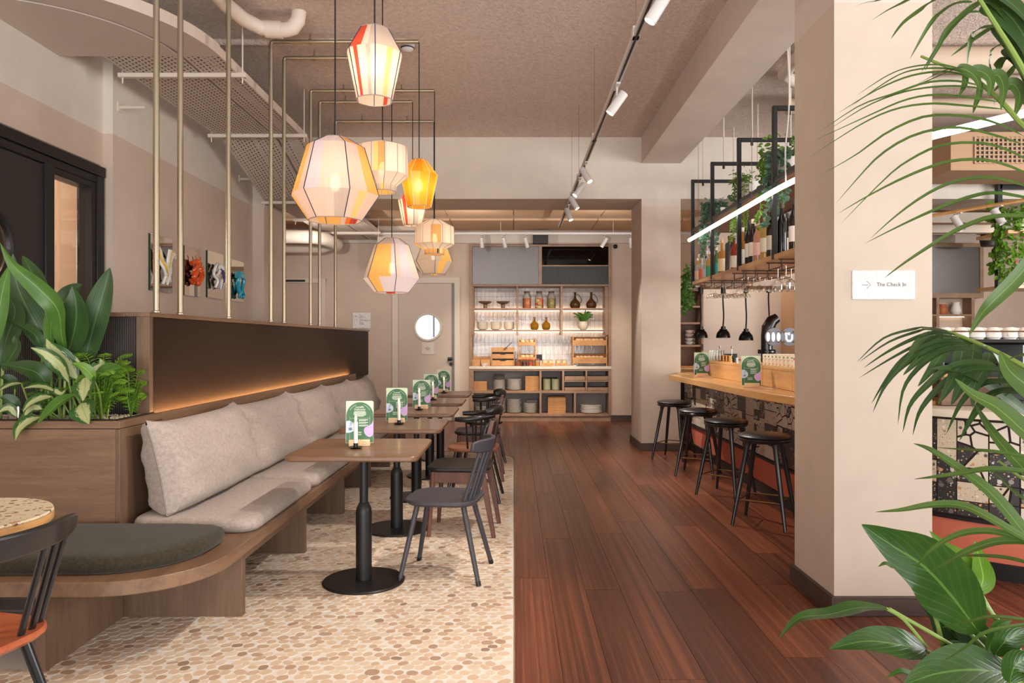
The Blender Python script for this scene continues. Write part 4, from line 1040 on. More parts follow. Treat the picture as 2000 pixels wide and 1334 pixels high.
# ---------------------------------------------------------------- cable trays
tray = thing('cable_tray', 'wide perforated cable tray hung under the ceiling along the left wall', 'cable tray', (-2.5, 6, 3.4))
def run(mb, pts, x0, x1, h=.06):
    for (y0, z0), (y1, z1) in zip(pts, pts[1:]):
        a = [mb.add((x, y, z)) for x, y, z in ((x0, y0, z0), (x1, y0, z0), (x1, y1, z1), (x0, y1, z1))]; mb.face(*a)
def sides(mb, pts, x0, x1, h):
    for x in (x0,):
        for (y0, z0), (y1, z1) in zip(pts, pts[1:]):
            a = [mb.add(p) for p in ((x, y0, z0), (x, y1, z1), (x, y1, z1 + h), (x, y0, z0 + h))]; mb.face(*a)
TP = [(5.25, 3.4), (7.42, 3.4), (8.62, 3.03), (12.1, 3.03)]
b = MB(); run(b, TP, -2.97, -2.42); part('bed', b, M['tray'], tray, world=True, smooth=False)
b = MB(); run(b, TP, -2.39, -2.12); part('bed', b, M['tray'], tray, world=True, smooth=False)
for xf in (-2.97, -2.42, -2.39, -2.12): b = MB(); sides(b, TP, xf, xf, .07); part('flange', b, M['trayplain'], tray, world=True, smooth=False)
gc = random.Random(4)
for k in range(9):
    x = (-2.9, -2.85, -2.78, -2.7, -2.63, -2.55, -2.48, -2.33, -2.2)[k]; part('slot_shade', MB().tube([(x + gc.uniform(-.02, .02), y, z + .03) for y, z in TP], .026, 6), M['blackm'], tray, world=True)  # black tubes added so the slots look dark, standing in for shade
def bend(name, cx, cy, ri, ro, z, m, h=.08, a0=0, a1=90):
    """quarter bend from running along the room to running into the left wall"""
    mb = MB(); n = 18; fi = [MB(), MB()]
    for k in range(n):
        q = []
        for a in (math.radians(a0 + (a1 - a0) * k / n), math.radians(a0 + (a1 - a0) * (k + 1) / n)):
            q.append([(cx + r * math.cos(a), cy - r * math.sin(a)) for r in (ri, ro)])
        mb.face(*[mb.add((x, y, z)) for x, y in (q[0][0], q[0][1], q[1][1], q[1][0])])
        for j in (0, 1): fi[j].face(*[fi[j].add(p) for p in ((*q[0][j], z), (*q[1][j], z), (*q[1][j], z + h), (*q[0][j], z + h))])
    part(name, mb, m, tray, world=True); [part('flange', q_, M['trayplain'], tray, world=True) for q_ in fi]
# lower plain elbow covering the turn, and the straight stub into the wall
bend('elbow', -3.35, 5.25, .06, .93, 3.40, M['trayplain'])
bend('elbow', -3.35, 5.25, .96, 1.23, 3.40, M['trayplain'])
b = MB().box(-3.9, -3.35, 4.32, 5.19, 3.40, 3.402); part('stub', b, M['trayplain'], tray, world=True)
b = MB().box(-3.9, -3.35, 4.02, 4.29, 3.40, 3.402); part('stub', b, M['tray'], tray, world=True)
for y_ in (4.018, 4.288): part('flange', MB().box(-3.9, -3.35, y_, y_ + .004, 3.40, 3.475), M['trayplain'], tray, world=True)
for y, z in ((5.58, 3.4), (7.22, 3.4), (8.75, 3.03), (10.0, 3.03), (11.2, 3.03)):
    part('cross_bar', MB().box(-3.03, -2.05, y - .02, y + .02, z - .036, z - .002), M['whitepipe'], tray, .003, world=True)
    top_z = ZC if y < YH0 - .1 else 3.235
    for x in (-3.0, -2.08):
        if y > 8.7 and x < -3.02: continue
        part('threaded_rod', MB().tube([(x, y, z - .08), (x, y, top_z)], .006, 6), M['whitepipe'], tray, world=True)
for y in (5.9, 8.5):
    solo('wall_bracket', MB().tube([(-3.2, y, 3.24), (-2.99, y, 3.24)], .014, 8).box(-3.2, -3.19, y - .03, y + .03, 3.2, 3.28), M['whitepipe'], 'short white bracket on the left wall under the ' + ('near' if y < 6 else 'sloping') + ' part of the cable tray', 'bracket')
def pipe(name, label, pts, r, m=None, joints=(), cat_='pipe', group=None):
    o = solo(name, MB().tube(pts, r, 14), m or M['whitepipe'], label, cat_, group)
    for p, q in joints:
        part('coupling', MB().tube([p, q], r * 1.16, 14), m or M['whitepipe'], o)
    return o
pts = [(-2.06, 2.6, 3.74), (-2.06, 4.8, 3.74), (-2.05, 5.15, 3.735), (-2.0, 5.38, 3.725), (-1.92, 5.5, 3.715), (-1.8, 5.53, 3.71), (-1.73, 5.53, 3.71), (-1.68, 5.53, 3.725), (-1.64, 5.53, 3.78), (-1.63, 5.53, 3.86)]
pipe('drain_pipe', 'white drain pipe bending below the ceiling above the cable tray', pts, .056, None, [((-2.06, 4.5, 3.74), (-2.06, 4.75, 3.74)), ((-1.88, 5.522, 3.712), (-1.76, 5.53, 3.71)), ((-2.06, 3.9, 3.74), (-2.06, 4.0, 3.74))])
pipe('drain_pipe', 'plain white pipe running across the ceiling behind the first pendant', [(-2.6, 6.05, 3.835), (-.95, 6.05, 3.835), (-.9, 6.05, 3.86)], .03, M['ceil'])
pipe('air_duct', 'pale round duct above the passage at the far left', [(-4.3, 10.6, 2.87), (-3.2, 10.6, 2.87), (-2.95, 10.65, 2.87), (-2.82, 10.85, 2.87), (-2.8, 11.5, 2.87)], .1, M['cream'])
pipe('air_duct', 'pale round duct with rounded end under the back ceiling', [(-4.3, 11.7, 2.84), (-3.05, 11.7, 2.84), (-2.93, 11.7, 2.88), (-2.9, 11.7, 2.98), (-2.95, 11.7, 3.06), (-3.1, 11.7, 3.1), (-4.3, 11.7, 3.1)], .075, M['cream'])
pipe('drain_pipe', 'brownish white drain pipe under the ceiling behind the long beam', [(2.42, 4.2, 3.76), (2.42, 6.35, 3.76), (2.44, 6.55, 3.75), (2.55, 6.68, 3.74), (3.2, 6.7, 3.74), (6, 6.7, 3.74)], .06, None, [((2.42, 5.3, 3.76), (2.42, 5.45, 3.76)), ((2.42, 5.9, 3.76), (2.42, 6.1, 3.76))])
det = solo('smoke_detector', MB().lathe([(0, -.075), (.03, -.075), (.05, -.06), (.055, -.035), (.06, -.03), (.06, 0), (0, 0)], 24), M['white'], 'round white smoke detector on the ceiling beside the first pendant', 'detector', None, (-.89, 6.1, ZC))
part('vent_slot', MB().lathe([(.053, -.052), (.0565, -.048), (.057, -.042), (.054, -.04)], 24, cap0=False, cap1=False), M['blackm'], det)
# ---------------------------------------------------------------- shelf wall at the back
YF, YBK = 12.2, 12.66
X = lambda px: (px - VX) * YF / F
Z = lambda py: H + (VY - py) * YF / F
def pbox(px0, px1, py0, py1, y0=YF, y1=YBK): return MB().box(X(px0), X(px1), y0, y1, Z(py1), Z(py0))
su = thing('shelf_unit', 'built in oak shelf wall with open shelves, drawers and upper glass doors', 'shelf', (.45, 12.4, 0))
CB = M['cabinet']
for a in ((916.5, 922, 477, 716), (1188.5, 1194, 477, 716)): part('upright', pbox(*a), CB, su, .003, world=True)
for a in ((918, 925, 559, 654), (1008.5, 1012, 559, 654), (1095, 1099.3, 559, 654), (1182, 1189, 559, 654)): part('upright', pbox(*a, YF + .03, 12.56), CB, su, .002, world=True)
part('rail', pbox(922, 1188.5, 477.5, 481.5), CB, su, .002, world=True); part('rail', pbox(922, 1188.5, 555.3, 559), CB, su, .002, world=True)
part('upright', pbox(1052, 1058.5, 481.5, 555.3), CB, su, .002, world=True); part('shelf', pbox(1058.5, 1188.5, 517.4, 520.2, YF + .02), CB, su, .002, world=True)
part('glass_door', pbox(922.5, 1051.7, 482, 555, YF + .01, YF + .022), M['frost'], su, label='frosted glass sliding door', world=True)
part('ribbed_pane', pbox(1058.7, 1188.3, 520.4, 555.2, YF + .04, YF + .05), M['ribbed'], su, label='ribbed grey glass', world=True)
part('smoked_pane', pbox(1058.7, 1188.3, 481.7, 517.2, YF + .02, YF + .028), M['smoke'], su, label='dark smoked glass', world=True)
part('back_panel', pbox(922, 1188.5, 481.5, 556, 12.56, 12.58), M['blackm'], su, world=True)
for k, py in enumerate((601.4, 643.8)):
    part('shelf', pbox(922, 1188.5, py, py + 3.1, YF + .035, 12.57), CB, su, .002, world=True)
    part('light_strip', MB().box(X(924), X(1187), 12.545, 12.565, Z(py + 4.6), Z(py + 3.2)), M['ledshelf'], su, world=True)
    part('light_strip', MB().box(X(924), X(1187), 12.575, 12.59, Z(py) + .002, Z(py) + .012), M['ledshelf'], su, world=True)
part('worktop', pbox(916.5, 1194.5, 715.4, 720.9, YF - .01), M['stone'], su, .003, world=True)
part('backing', MB().box(X(916), X(1194), 12.63, 12.66, .05, Z(556)), plain('tile_joint', S(150, 140, 134), .8), su, world=True)
tz_ = []; tw = .0705; y1 = Z(559); rows = 0; ti = 0; rt = random.Random(9); th_ = .2; zb = Z(716)
tme = [MB().box(0, tw - .003, -.007, .007, 0, th_ - .003).mesh('tile', M['glaze'])]
z = zb
while z < y1 - .03:
    x = X(921)
    while x < X(1190) - .02:
        o = link('tile', tme[0], su, (x - su.location.x, .225, z)); o.scale = (1, 1, min(1, (y1 - z) / th_))
        o.location.y += rt.uniform(-.003, .003); o.rotation_euler = (rt.uniform(-.012, .012), 0, rt.uniform(-.03, .03)); x += tw
    z += th_
for a in ((916.5, 925, 721, 812), (1053.7, 1057.5, 724.5, 809), (1098, 1102, 724.5, 764), (1143.6, 1147, 724.5, 764), (1188.5, 1194, 721, 812), (1121, 1125, 768, 809)): part('divider', pbox(*a), CB, su, .002, world=True)
for a in ((925, 1188.5, 721, 724.5), (925, 1188.5, 763.4, 768), (925, 1188.5, 808.5, 813), (1102, 1188.5, 743.6, 746)): part('shelf', pbox(*a, YF + .002), CB, su, .002, world=True)
part('plinth', pbox(917, 1193, 813, 823, YF + .03, YBK), CB, su, world=True)
part('back_panel', pbox(925, 1188.5, 724, 809, 12.6, 12.62), plain('shelf_back', S(170, 164, 160), .7), su, world=True)
for px0, px1 in ((1103, 1142.8), (1147.7, 1188)):
    for py0, py1 in ((735, 743), (757, 763)):
        d = part('drawer', pbox(px0, px1, py0, py1, YF + .012, 12.58), CB, su, .002, world=True)
def at(px, py, d=12.38): return P(px, py, d)
SS = 'on the back shelf wall'
def lathe_thing(name, prof, m, label, cat_, pos, group=None, n=22): return solo(name, MB().lathe(prof, n), m, label, cat_, group, pos)
zs1, zs2, zct, zm, zl = Z(601.4), Z(643.8), Z(715.4), Z(763.4), Z(808.5)
for k, px in enumerate((947, 982)):
    lathe_thing('pedestal_bowl', [(.032, 0), (.032, .062), (.04, .07), (.09, .085), (.11, .1), (.118, .118), (.112, .118), (.09, .1), (0, .086)], M['walnut'], ('left' if k == 0 else 'right') + ' wooden pedestal bowl on the top open shelf', 'bowl', (X(px), 12.38, zs1))
fill = [('lentils', S(226, 130, 84), 'orange lentils'), ('mixed', S(200, 140, 100), 'mixed dried pasta'), ('split', S(176, 150, 84), 'brown grains')]
for k, px in enumerate((1029.5, 1053.7, 1078)):
    t = thing('storage_jar', 'tall glass storage jar filled with ' + fill[k][2] + ' on the top open shelf', 'jar', (X(px), 12.38, zs1), 0, 'storage jars on the top shelf')
    part('glass', MB().lathe([(0, 0), (.072, 0), (.076, .01), (.076, .2), (.066, .235), (.05, .255), (.05, .27)], 24, cap1=False), M['clearthin'], t)
    m, n = mat('jar_' + fill[k][0], fill[k][1], .8); vo = n.new('ShaderNodeTexVoronoi', {'Vector': n.coord('Object'), 'Scale': 60.0 if k != 1 else 26.0})
    if k == 1:
        sp = n.new('ShaderNodeSeparateColor', {0: vo.outputs['Color']}).outputs; n.link(n.ramp(sp[0], [(0, S(222, 110, 70)), (.3, S(236, 210, 160)), (.6, S(150, 170, 70)), (.8, S(200, 70, 70))], 'CONSTANT'), n.b.inputs['Base Color'])
    else: n.link(n.mix(vo.outputs['Distance'], fill[k][1], tuple(c * .6 for c in fill[k][1][:3]) + (1,)), n.b.inputs['Base Color'])
    part('filling', MB().lathe([(0, .004), (.07, .004), (.071, .17), (0, .178)], 20), m, t)
    part('lid', MB().lathe([(0, .262), (.048, .262), (.05, .268), (.05, .29), (0, .29)], 20), plain('cork_lid', S(96, 74, 60), .7), t)
AMB = plain('amber_glass', S(160, 112, 20), .06, trans=.55, ior=1.3, spec=.8); BRG = plain('brown_glass', S(92, 62, 30), .06, trans=.4, ior=1.3, spec=.8)
for k, px in enumerate((1125, 1157)):
    t = thing('oil_carafe', ('left' if k == 0 else 'right') + ' brown glass carafe with thin handle on the top open shelf', 'carafe', (X(px), 12.38, zs1), 0, 'brown carafes on the top shelf')
    part('body', MB().lathe([(0, 0), (.07, 0), (.088, .03), (.092, .07), (.075, .11), (.035, .15), (.02, .18), (.018, .26), (.03, .272), (.026, .272), (0, .2)], 24), BRG, t)
    s = 1
    part('handle', MB().tube(cat([(s * .02, 0, .235), (s * .06, 0, .23), (s * .1, 0, .17), (s * .105, 0, .12), (s * .085, 0, .09)], 12), .006, 6), BRG, t)
def stack(name, n, prof, dz, m, label, cat_, pos, group, jit=.002):
    g = random.Random(int(pos[0] * 1000)); me = MB().lathe(prof, 22).mesh(name, m)
    for k in range(n):
        solo(name, me, m, label, cat_, group, (pos[0] + g.uniform(-jit, jit), pos[1] + g.uniform(-jit, jit), pos[2] + k * dz))
BOWL = [(0, 0), (.05, 0), (.078, .008), (.088, .034), (.09, .042), (.084, .04), (.072, .014), (0, .008)]
for k, (px, n_) in enumerate(((941.6, 6), (967.7, 6), (994, 6))):
    stack('bowl', n_, BOWL, .0185, M['ceramic'], 'stoneware bowl in the %s stack on the second open shelf' % ('left', 'middle', 'right')[k], 'bowl', (X(px), 12.38, zs2), '%s stack of stoneware bowls' % ('left', 'middle', 'right')[k])
for k, px in enumerate((1044.4, 1067.7)):
    lathe_thing('amber_bottle', [(0, 0), (.05, 0), (.068, .02), (.073, .06), (.068, .1), (.04, .13), (.018, .15), (.016, .2), (.022, .205), (.022, .216), (0, .216)], AMB, ('left' if k == 0 else 'right') + ' round amber glass bottle on the second open shelf', 'bottle', (X(px), 12.38, zs2))
t = thing('potted_fern', 'small green plant in round pale pot on the second open shelf', 'plant', (X(1141), 12.38, zs2))
part('pot', MB().lathe([(0, 0), (.05, 0), (.078, .03), (.084, .08), (.076, .14), (.068, .142), (.066, .12), (0, .12)], 24), M['ceramic'], t)
fo = MB(); g = random.Random(5)
for k in range(46):
    a = g.uniform(0, 2 * PI); r_ = g.uniform(.06, .19); h_ = g.uniform(.06, .2) * (1.15 - r_ * 2)
    p0 = Vector((.03 * math.cos(a), .03 * math.sin(a), .13)); p2 = Vector((r_ * math.cos(a), r_ * .7 * math.sin(a), .15 + h_)); leaf(fo, [p0, (p0 + p2) / 2 + Vector((0, 0, .05)), p2], .032, (.1, -1, .4), 5, m=2)
part('foliage', fo, M['leafmid'], t, kind='stuff')
# worktop things
def crate_box(label, px0, px1, py0, dep=.2, cat_='box'):
    t = thing('wooden_box', label, cat_, (X((px0 + px1) / 2), 12.36, zct)); w = (X(px1) - X(px0)) / 2; h = Z(py0) - zct
    b = MB()
    part('front', MB().box(-w, w, -dep/2, -dep/2 + .012, 0, h * .72), M['crate'], t, .002)
    part('back', MB().box(-w, w, dep/2 - .012, dep/2, 0, h), M['crate'], t, .002)
    for s in (-1, 1): part('side', MB().box(min(s*w, s*(w-.01)), max(s*w, s*(w-.01)), -dep/2 + .012, dep/2 - .012, 0, h * .9), M['crate'], t, .002)
    part('bottom', MB().box(-w + .01, w - .01, -dep/2 + .012, dep/2 - .012, .003, .012), M['crate'], t); return t
crate_box('plain wooden box at the left end of the stone worktop', 917.5, 937.5, 697)
crate_box('wooden box with sachets behind the white cup on the worktop', 938.5, 957, 697)
cu = solo('cup', MB().lathe([(.02, 0), (.022, .004), (.04, .02), (.047, .05), (.044, .05), (.036, .02), (0, .008)], 22), M['ceramicw'], 'small white cup in front of a wooden box on the worktop', 'cup', None, (X(944.5), 12.235, zct))
part('handle', MB().tube([(.044 + .016 * math.sin(a), 0, .03 + .014 * math.cos(a)) for a in [i * PI / 8 for i in range(9)]], .004, 6), M['ceramicw'], cu)
t = thing('cutlery_chest', 'wooden chest with two dark open slots and tongs on top', 'box', (X(982), 12.4, zct)); w = (X(1005) - X(959.5)) / 2
for s in (-1, 1): part('side', MB().box(min(s*w, s*(w-.014)), max(s*w, s*(w-.014)), -.1, .12, 0, .315), M['crate'], t, .003)
for z0, z1 in ((0.005, .1), (.125, .205), (.235, .315)): part('front', MB().box(-w + .014, w - .014, -.1, -.085, z0, z1), M['crate'], t, .003)
part('inside', MB().box(-w + .014, w - .014, -.06, .1, .005, .31), M['blackm'], t)
part('slot_lip', MB().tube([(-.06, -.095, .11), (-.03, -.095, .094), (.03, -.095, .094), (.06, -.095, .11)], .012, 6).tube([(-.06, -.095, .22), (-.03, -.095, .203), (.03, -.095, .203), (.06, -.095, .22)], .012, 6), M['blackm'], t)
solo('tongs', MB().tube([(-.07, 0, -.05), (.07, 0, .07)], .006, 6).tube([(-.07, .02, -.05), (.07, .02, .07)], .006, 6), M['chrome'], 'steel tongs leaning on the wooden cutlery chest', 'tongs', None, (X(992), 12.27, zct + .33))
BREAD = plain('bread_crust', S(222, 180, 122), .8); m, n = mat('bread', S(222, 176, 116), .85); n.link(n.ramp(n.noise(n.coord('Object'), 20, 3), [(.3, S(196, 138, 78)), (.6, S(240, 214, 170))]), n.b.inputs['Base Color']); BREAD = m
roll = MB(); roll.grid(lambda u, v: (.042 * math.cos(2*PI*v) * math.sin(PI*u), .036 * math.sin(2*PI*v) * math.sin(PI*u), .03 - .03 * math.cos(PI*u)), 8, 14, True); rme = roll.mesh('bread_roll', BREAD)
def bread_stand(label, px0, px1, trays, top, nb, glbl, dep=.22):
    t = thing('bread_stand', label, 'stand', (X((px0 + px1) / 2), 12.4, zct)); w = (X(px1) - X(px0)) / 2; h = Z(top) - zct
    for sx in (-1, 1):
        for sy in (-1, 1): part('post', MB().box(sx*w - .01, sx*w + .01, sy*dep/2 - .008, sy*dep/2 + .008, 0, h), M['crate'], t, .002)
    for py0, py1 in trays:
        z0, z1 = Z(py1) - zct, Z(py0) - zct
        part('tray_front', MB().box(-w, w, -dep/2 - .012, -dep/2, z0, z0 + (z1 - z0) * .62), M['crate'], t, .002)
        part('tray_back', MB().box(-w, w, dep/2, dep/2 + .012, z0, z1), M['crate'], t, .002)
        part('tray_bottom', MB().box(-w + .01, w - .01, -dep/2, dep/2, z0, z0 + .012), M['crate'], t)
        for s in (-1, 1): part('tray_side', MB().box(s*w - .006, s*w + .006, -dep/2 + .008, dep/2 - .008, z0, z1), M['crate'], t, .002)
        for k in range(nb):
            g2 = (k + .5) / nb
            solo('bread_roll', rme, BREAD, 'bread roll in the ' + glbl + (' upper tray' if (py0, py1) == trays[0] else ' lower tray'), 'bread', 'rolls in the ' + glbl + (' upper tray' if (py0, py1) == trays[0] else ' lower tray'), (t.location.x - w * .82 + 1.64 * w * g2, 12.345 + .05 * (k % 2), zct + z0 + (z1 - z0) * .42))
    return t
bread_stand('narrow two tier wooden bread stand beside the honey jars', 1013.5, 1046, [(664, 675), (692, 706)], 660, 3, 'narrow bread stand')
bread_stand('wide two tier wooden bread stand at the right end of the worktop', 1120, 1186, [(658, 675), (691, 710)], 657, 7, 'wide bread stand', .26)
hon = [S(176, 84, 24), S(96, 44, 26), S(200, 70, 24), S(226, 140, 50)]; hn = ['amber jam', 'dark jam', 'red jam', 'pale honey']
for k, px in enumerate((1011.5, 1024, 1036.5, 1049.5)):
    t = thing('clip_jar', 'glass clip top jar of ' + hn[k] + ' on the worktop', 'jar', (X(px), 12.27, zct), 0, 'jam jars on the worktop')
    part('filling', MB().lathe([(0, .002), (.043, .002), (.046, .01), (.046, .07), (0, .07)], 18), plain('jam_%d' % k, hon[k], .15, coat=1), t)
    part('glass', MB().lathe([(.05, 0), (.05, .085), (.042, .1), (.042, .108)], 18, cap0=False, cap1=False), M['clearthin'], t)
    part('lid', MB().lathe([(0, .112), (.042, .11), (.044, .118), (.03, .124), (0, .125)], 18), M['clearthin'], t)
    part('seal', MB().lathe([(.043, .104), (.047, .104), (.047, .111), (.043, .111)], 18), plain('red_seal', S(196, 60, 40), .5), t)
    part('clip', MB().tube([(.044, -.02, .112), (.058, -.015, .095), (.06, 0, .07), (.058, .015, .095), (.044, .02, .112)], .0025, 5), M['chrome'], t)
for k, (a, b) in enumerate(((1058, 1081.5), (1085, 1108.5))):
    t = thing('jar_block', ('left' if k == 0 else 'right') + ' wooden block holding two small seed jars', 'block', (X((a + b) / 2), 12.3, zct)); w = (X(b) - X(a)) / 2
    part('block', MB().box(-w, w, -.05, .05, 0.0, .05), M['crate'], t, .003)
    for s in (-1, 1):
        j = thing('seed_jar', ('left' if s < 0 else 'right') + ' small lidded jar in the ' + ('left' if k == 0 else 'right') + ' wooden block', 'jar', (X((a + b) / 2) + s * w * .5, 12.3, zct + .0505))
        part('body', MB().lathe([(0, 0), (.04, 0), (.042, .05), (0, .05)], 18), plain('seeds', S(206, 190, 140), .6), j)
        part('lid', MB().lathe([(.043, .05), (.045, .062), (0, .066)], 18), M['clearthin'], j)
solo('serving_board', MB().box(-.1, .1, -.05, .05, 0, .012), M['crate'], 'thin wooden board lying at the worktop edge', 'board', None, (X(1068), 12.238, zct), 0, .003)
for k, px in enumerate((1085, 1117)):
    solo('serving_tongs', MB().tube([(-.08, 0, .006), (.08, 0, .006)], .005, 6).tube([(-.08, .014, .006), (.08, .014, .006)], .005, 6), M['chrome'], ('left' if k == 0 else 'right') + ' steel serving tongs lying on the worktop', 'tongs', None, (X(px) + (.07 if k == 0 else 0), 12.24, zct + .0005))
solo('socket_plate', MB().box(-.05, .05, -.006, .0, -.05, .05), M['blackm'], 'black socket plate on the tiled wall behind the jam jars', 'socket', None, (X(1055), 12.612, zct + .14), 0, .004)
# lower shelves
def tray_stack(n, px0, px1, h, label, group, z0, y=12.4, dep=.24):
    w = X(px1) - X(px0); me = MB().box(-w/2, w/2, -dep/2, dep/2, 0, h * .93).mesh('serving_tray', M['crate']); g = random.Random(n)
    for k in range(n):
        o = solo('serving_tray', me, M['crate'], label, 'tray', group, (X((px0 + px1) / 2) + g.uniform(-.003, .003), y, z0 + k * h)); bevel(o, .003)
tray_stack(6, 924, 950.5, .026, 'small wooden tray in the left stack below the worktop', 'left stack of wooden trays', zm)
tray_stack(10, 1026, 1053, .0245, 'wooden tray in the tall stack below the worktop', 'tall stack of wooden trays', zm)
tray_stack(11, 1070.5, 1105.5, .026, 'long wooden tray in the bottom shelf stack', 'bottom stack of wooden trays', zl)
PLATE = [(0, 0), (.06, 0), (.07, .004), (.1, .012), (.101, .016), (.07, .009), (0, .007)]
PLB = [(0, 0), (.07, 0), (.085, .004), (.124, .018), (.125, .022), (.086, .011), (0, .008)]
stack('plate', 12, PLATE, .0145, M['ceramicw'], 'cream plate under the grey plates on the middle shelf', 'plate', (X(974.5), 12.4, zm), 'cream plates in the left pile')
stack('plate', 6, PLATE, .0165, M['ceramicg'], 'grey plate on top of the left pile on the middle shelf', 'plate', (X(974.5), 12.4, zm + 12 * .0145), 'grey plates in the left pile')
stack('plate', 12, PLB, .0155, M['ceramicw'], 'cream plate in the right pile on the middle shelf', 'plate', (X(1004.5), 12.4, zm), 'cream plates in the right pile')
stack('plate', 14, PLB, .0165, M['ceramicw'], 'white plate in the pile behind the black armchair', 'plate', (X(973), 12.4, zl), 'white plates behind the armchair')
stack('plate', 14, PLB, .0168, M['ceramicw'], 'white plate in the tall pile on the bottom shelf', 'plate', (X(1004), 12.4, zl), 'tall pile of white plates')
stack('plate', 10, PLB, .0168, M['ceramicw'], 'white plate in the lower pile on the bottom shelf', 'plate', (X(1037), 12.4, zl), 'lower pile of white plates')
solo('grey_crock', MB().box(-.1, .1, -.05, .05, 0, .22), M['ceramicg'], 'grey container behind the lower pile of plates', 'container', None, (X(1040), 12.56 - .03, zl), 0, .01)
stack('platter', 5, [(0, 0), (.15, 0), (.185, .014), (.19, .032), (.184, .034), (.15, .012), (0, .01)], .028, M['ceramicw'], 'large oval white platter stacked on the bottom right shelf', 'platter', (X(1157), 12.42, zl), 'stack of white platters')
stack('plate', 7, PLATE, .0155, M['ceramicw'], 'cream plate in the small pile at the far left of the bottom shelf', 'plate', (X(938), 12.4, zl), 'small pile of cream plates')
for k, px in enumerate((1068.5, 1086)):
    lathe_thing('sage_pot', [(0, 0), (.055, 0), (.066, .012), (.068, .19), (.064, .192), (.06, .02), (0, .012)], M['greencup'], ('left' if k == 0 else 'right') + ' sage green cutlery pot below the worktop', 'pot', (X(px), 12.36, zm))
    lathe_thing('sage_pot', [(0, 0), (.055, 0), (.066, .012), (.068, .21), (.064, .212), (.06, .02), (0, .012)], plain('dark_sage', S(78, 82, 66), .5), 'dark green pot behind the ' + ('left' if k == 0 else 'right') + ' sage green pot', 'pot', (X(px) - .035, 12.51, zm))
# things on the back wall
solo('speaker', MB().box(-.125, .125, -.12, .0, -.085, .085), M['blackm'], 'black box speaker above the shelf wall', 'speaker', None, (X(1055.5), 12.2, Z(468)), 0, .01)
cm = thing('wall_camera', 'small round camera with white rim beside the shelf wall', 'camera', (P(1201, 482, YB).x, YB, P(1201, 482, YB).z))
b = MB(); b.M = Matrix.Rotation(PI/2, 4, 'X'); b.lathe([(0, 0), (.045, 0), (.05, .01), (.045, .02), (0, .02)], 20); part('rim', b, M['white'], cm)
b = MB(); b.M = Matrix.Rotation(PI/2, 4, 'X'); b.lathe([(.036, .019), (.036, .05), (.02, .065), (0, .068)], 20); part('dome', b, M['black'], cm)
sg = thing('direction_sign', 'pale sign with arrow and three room names on the back wall', 'sign', (P(706.5, 626, YB).x, YB, P(0, 626, YB).z))
SGM = terrazzo('sign_terrazzo', S(228, 222, 220), [S(196, 188, 180), S(214, 206, 198), S(206, 198, 188)], 40, .4, .6)
part('plate', MB().box(-.15, .15, -.012, 0, -.13, .13), SGM, sg, .003)
for k, (s_, z_) in enumerate((('The', .085), ('Library', .06), ('The', .025), ('Game Room', 0), ('The', -.035), ('Parlor', -.06))): text(s_, .034, sg, TX, (-.035, -.0125, z_))
ar = MB().tube([(-.105, -.013, .07), (-.065, -.013, .07)], .002, 4).tube([(-.09, -.013, .085), (-.107, -.013, .07), (-.09, -.013, .055)], .002, 4); part('arrow', ar, TX, sg)
# big sign on the pillar
q0, q1 = P(1663, 585, 3.56), P(1785, 528.5, 3.56)
sg = thing('check_in_sign', 'white terrazzo sign with an arrow on the large pillar', 'sign', ((q0.x + q1.x) / 2, 3.56, (q0.z + q1.z) / 2)); w, h = (q1.x - q0.x) / 2, (q1.z - q0.z) / 2
part('plate', MB().box(-w, w, -.01, 0, -h, h), terrazzo('sign_terrazzo_white', S(232, 231, 229), [S(214, 212, 204), S(222, 216, 202), S(210, 208, 202)], 58, .42, .6), sg, .002)
text('The Check In', .0265, sg, TX, (-w + .118, -.0105, .0015))
part('arrow', MB().tube([(-w + .045, -.0105, 0), (-w + .078, -.0105, 0)], .0011, 4).tube([(-w + .0705, -.0105, .018), (-w + .088, -.0105, 0), (-w + .0705, -.0105, -.018)], .0011, 4), TX, sg)
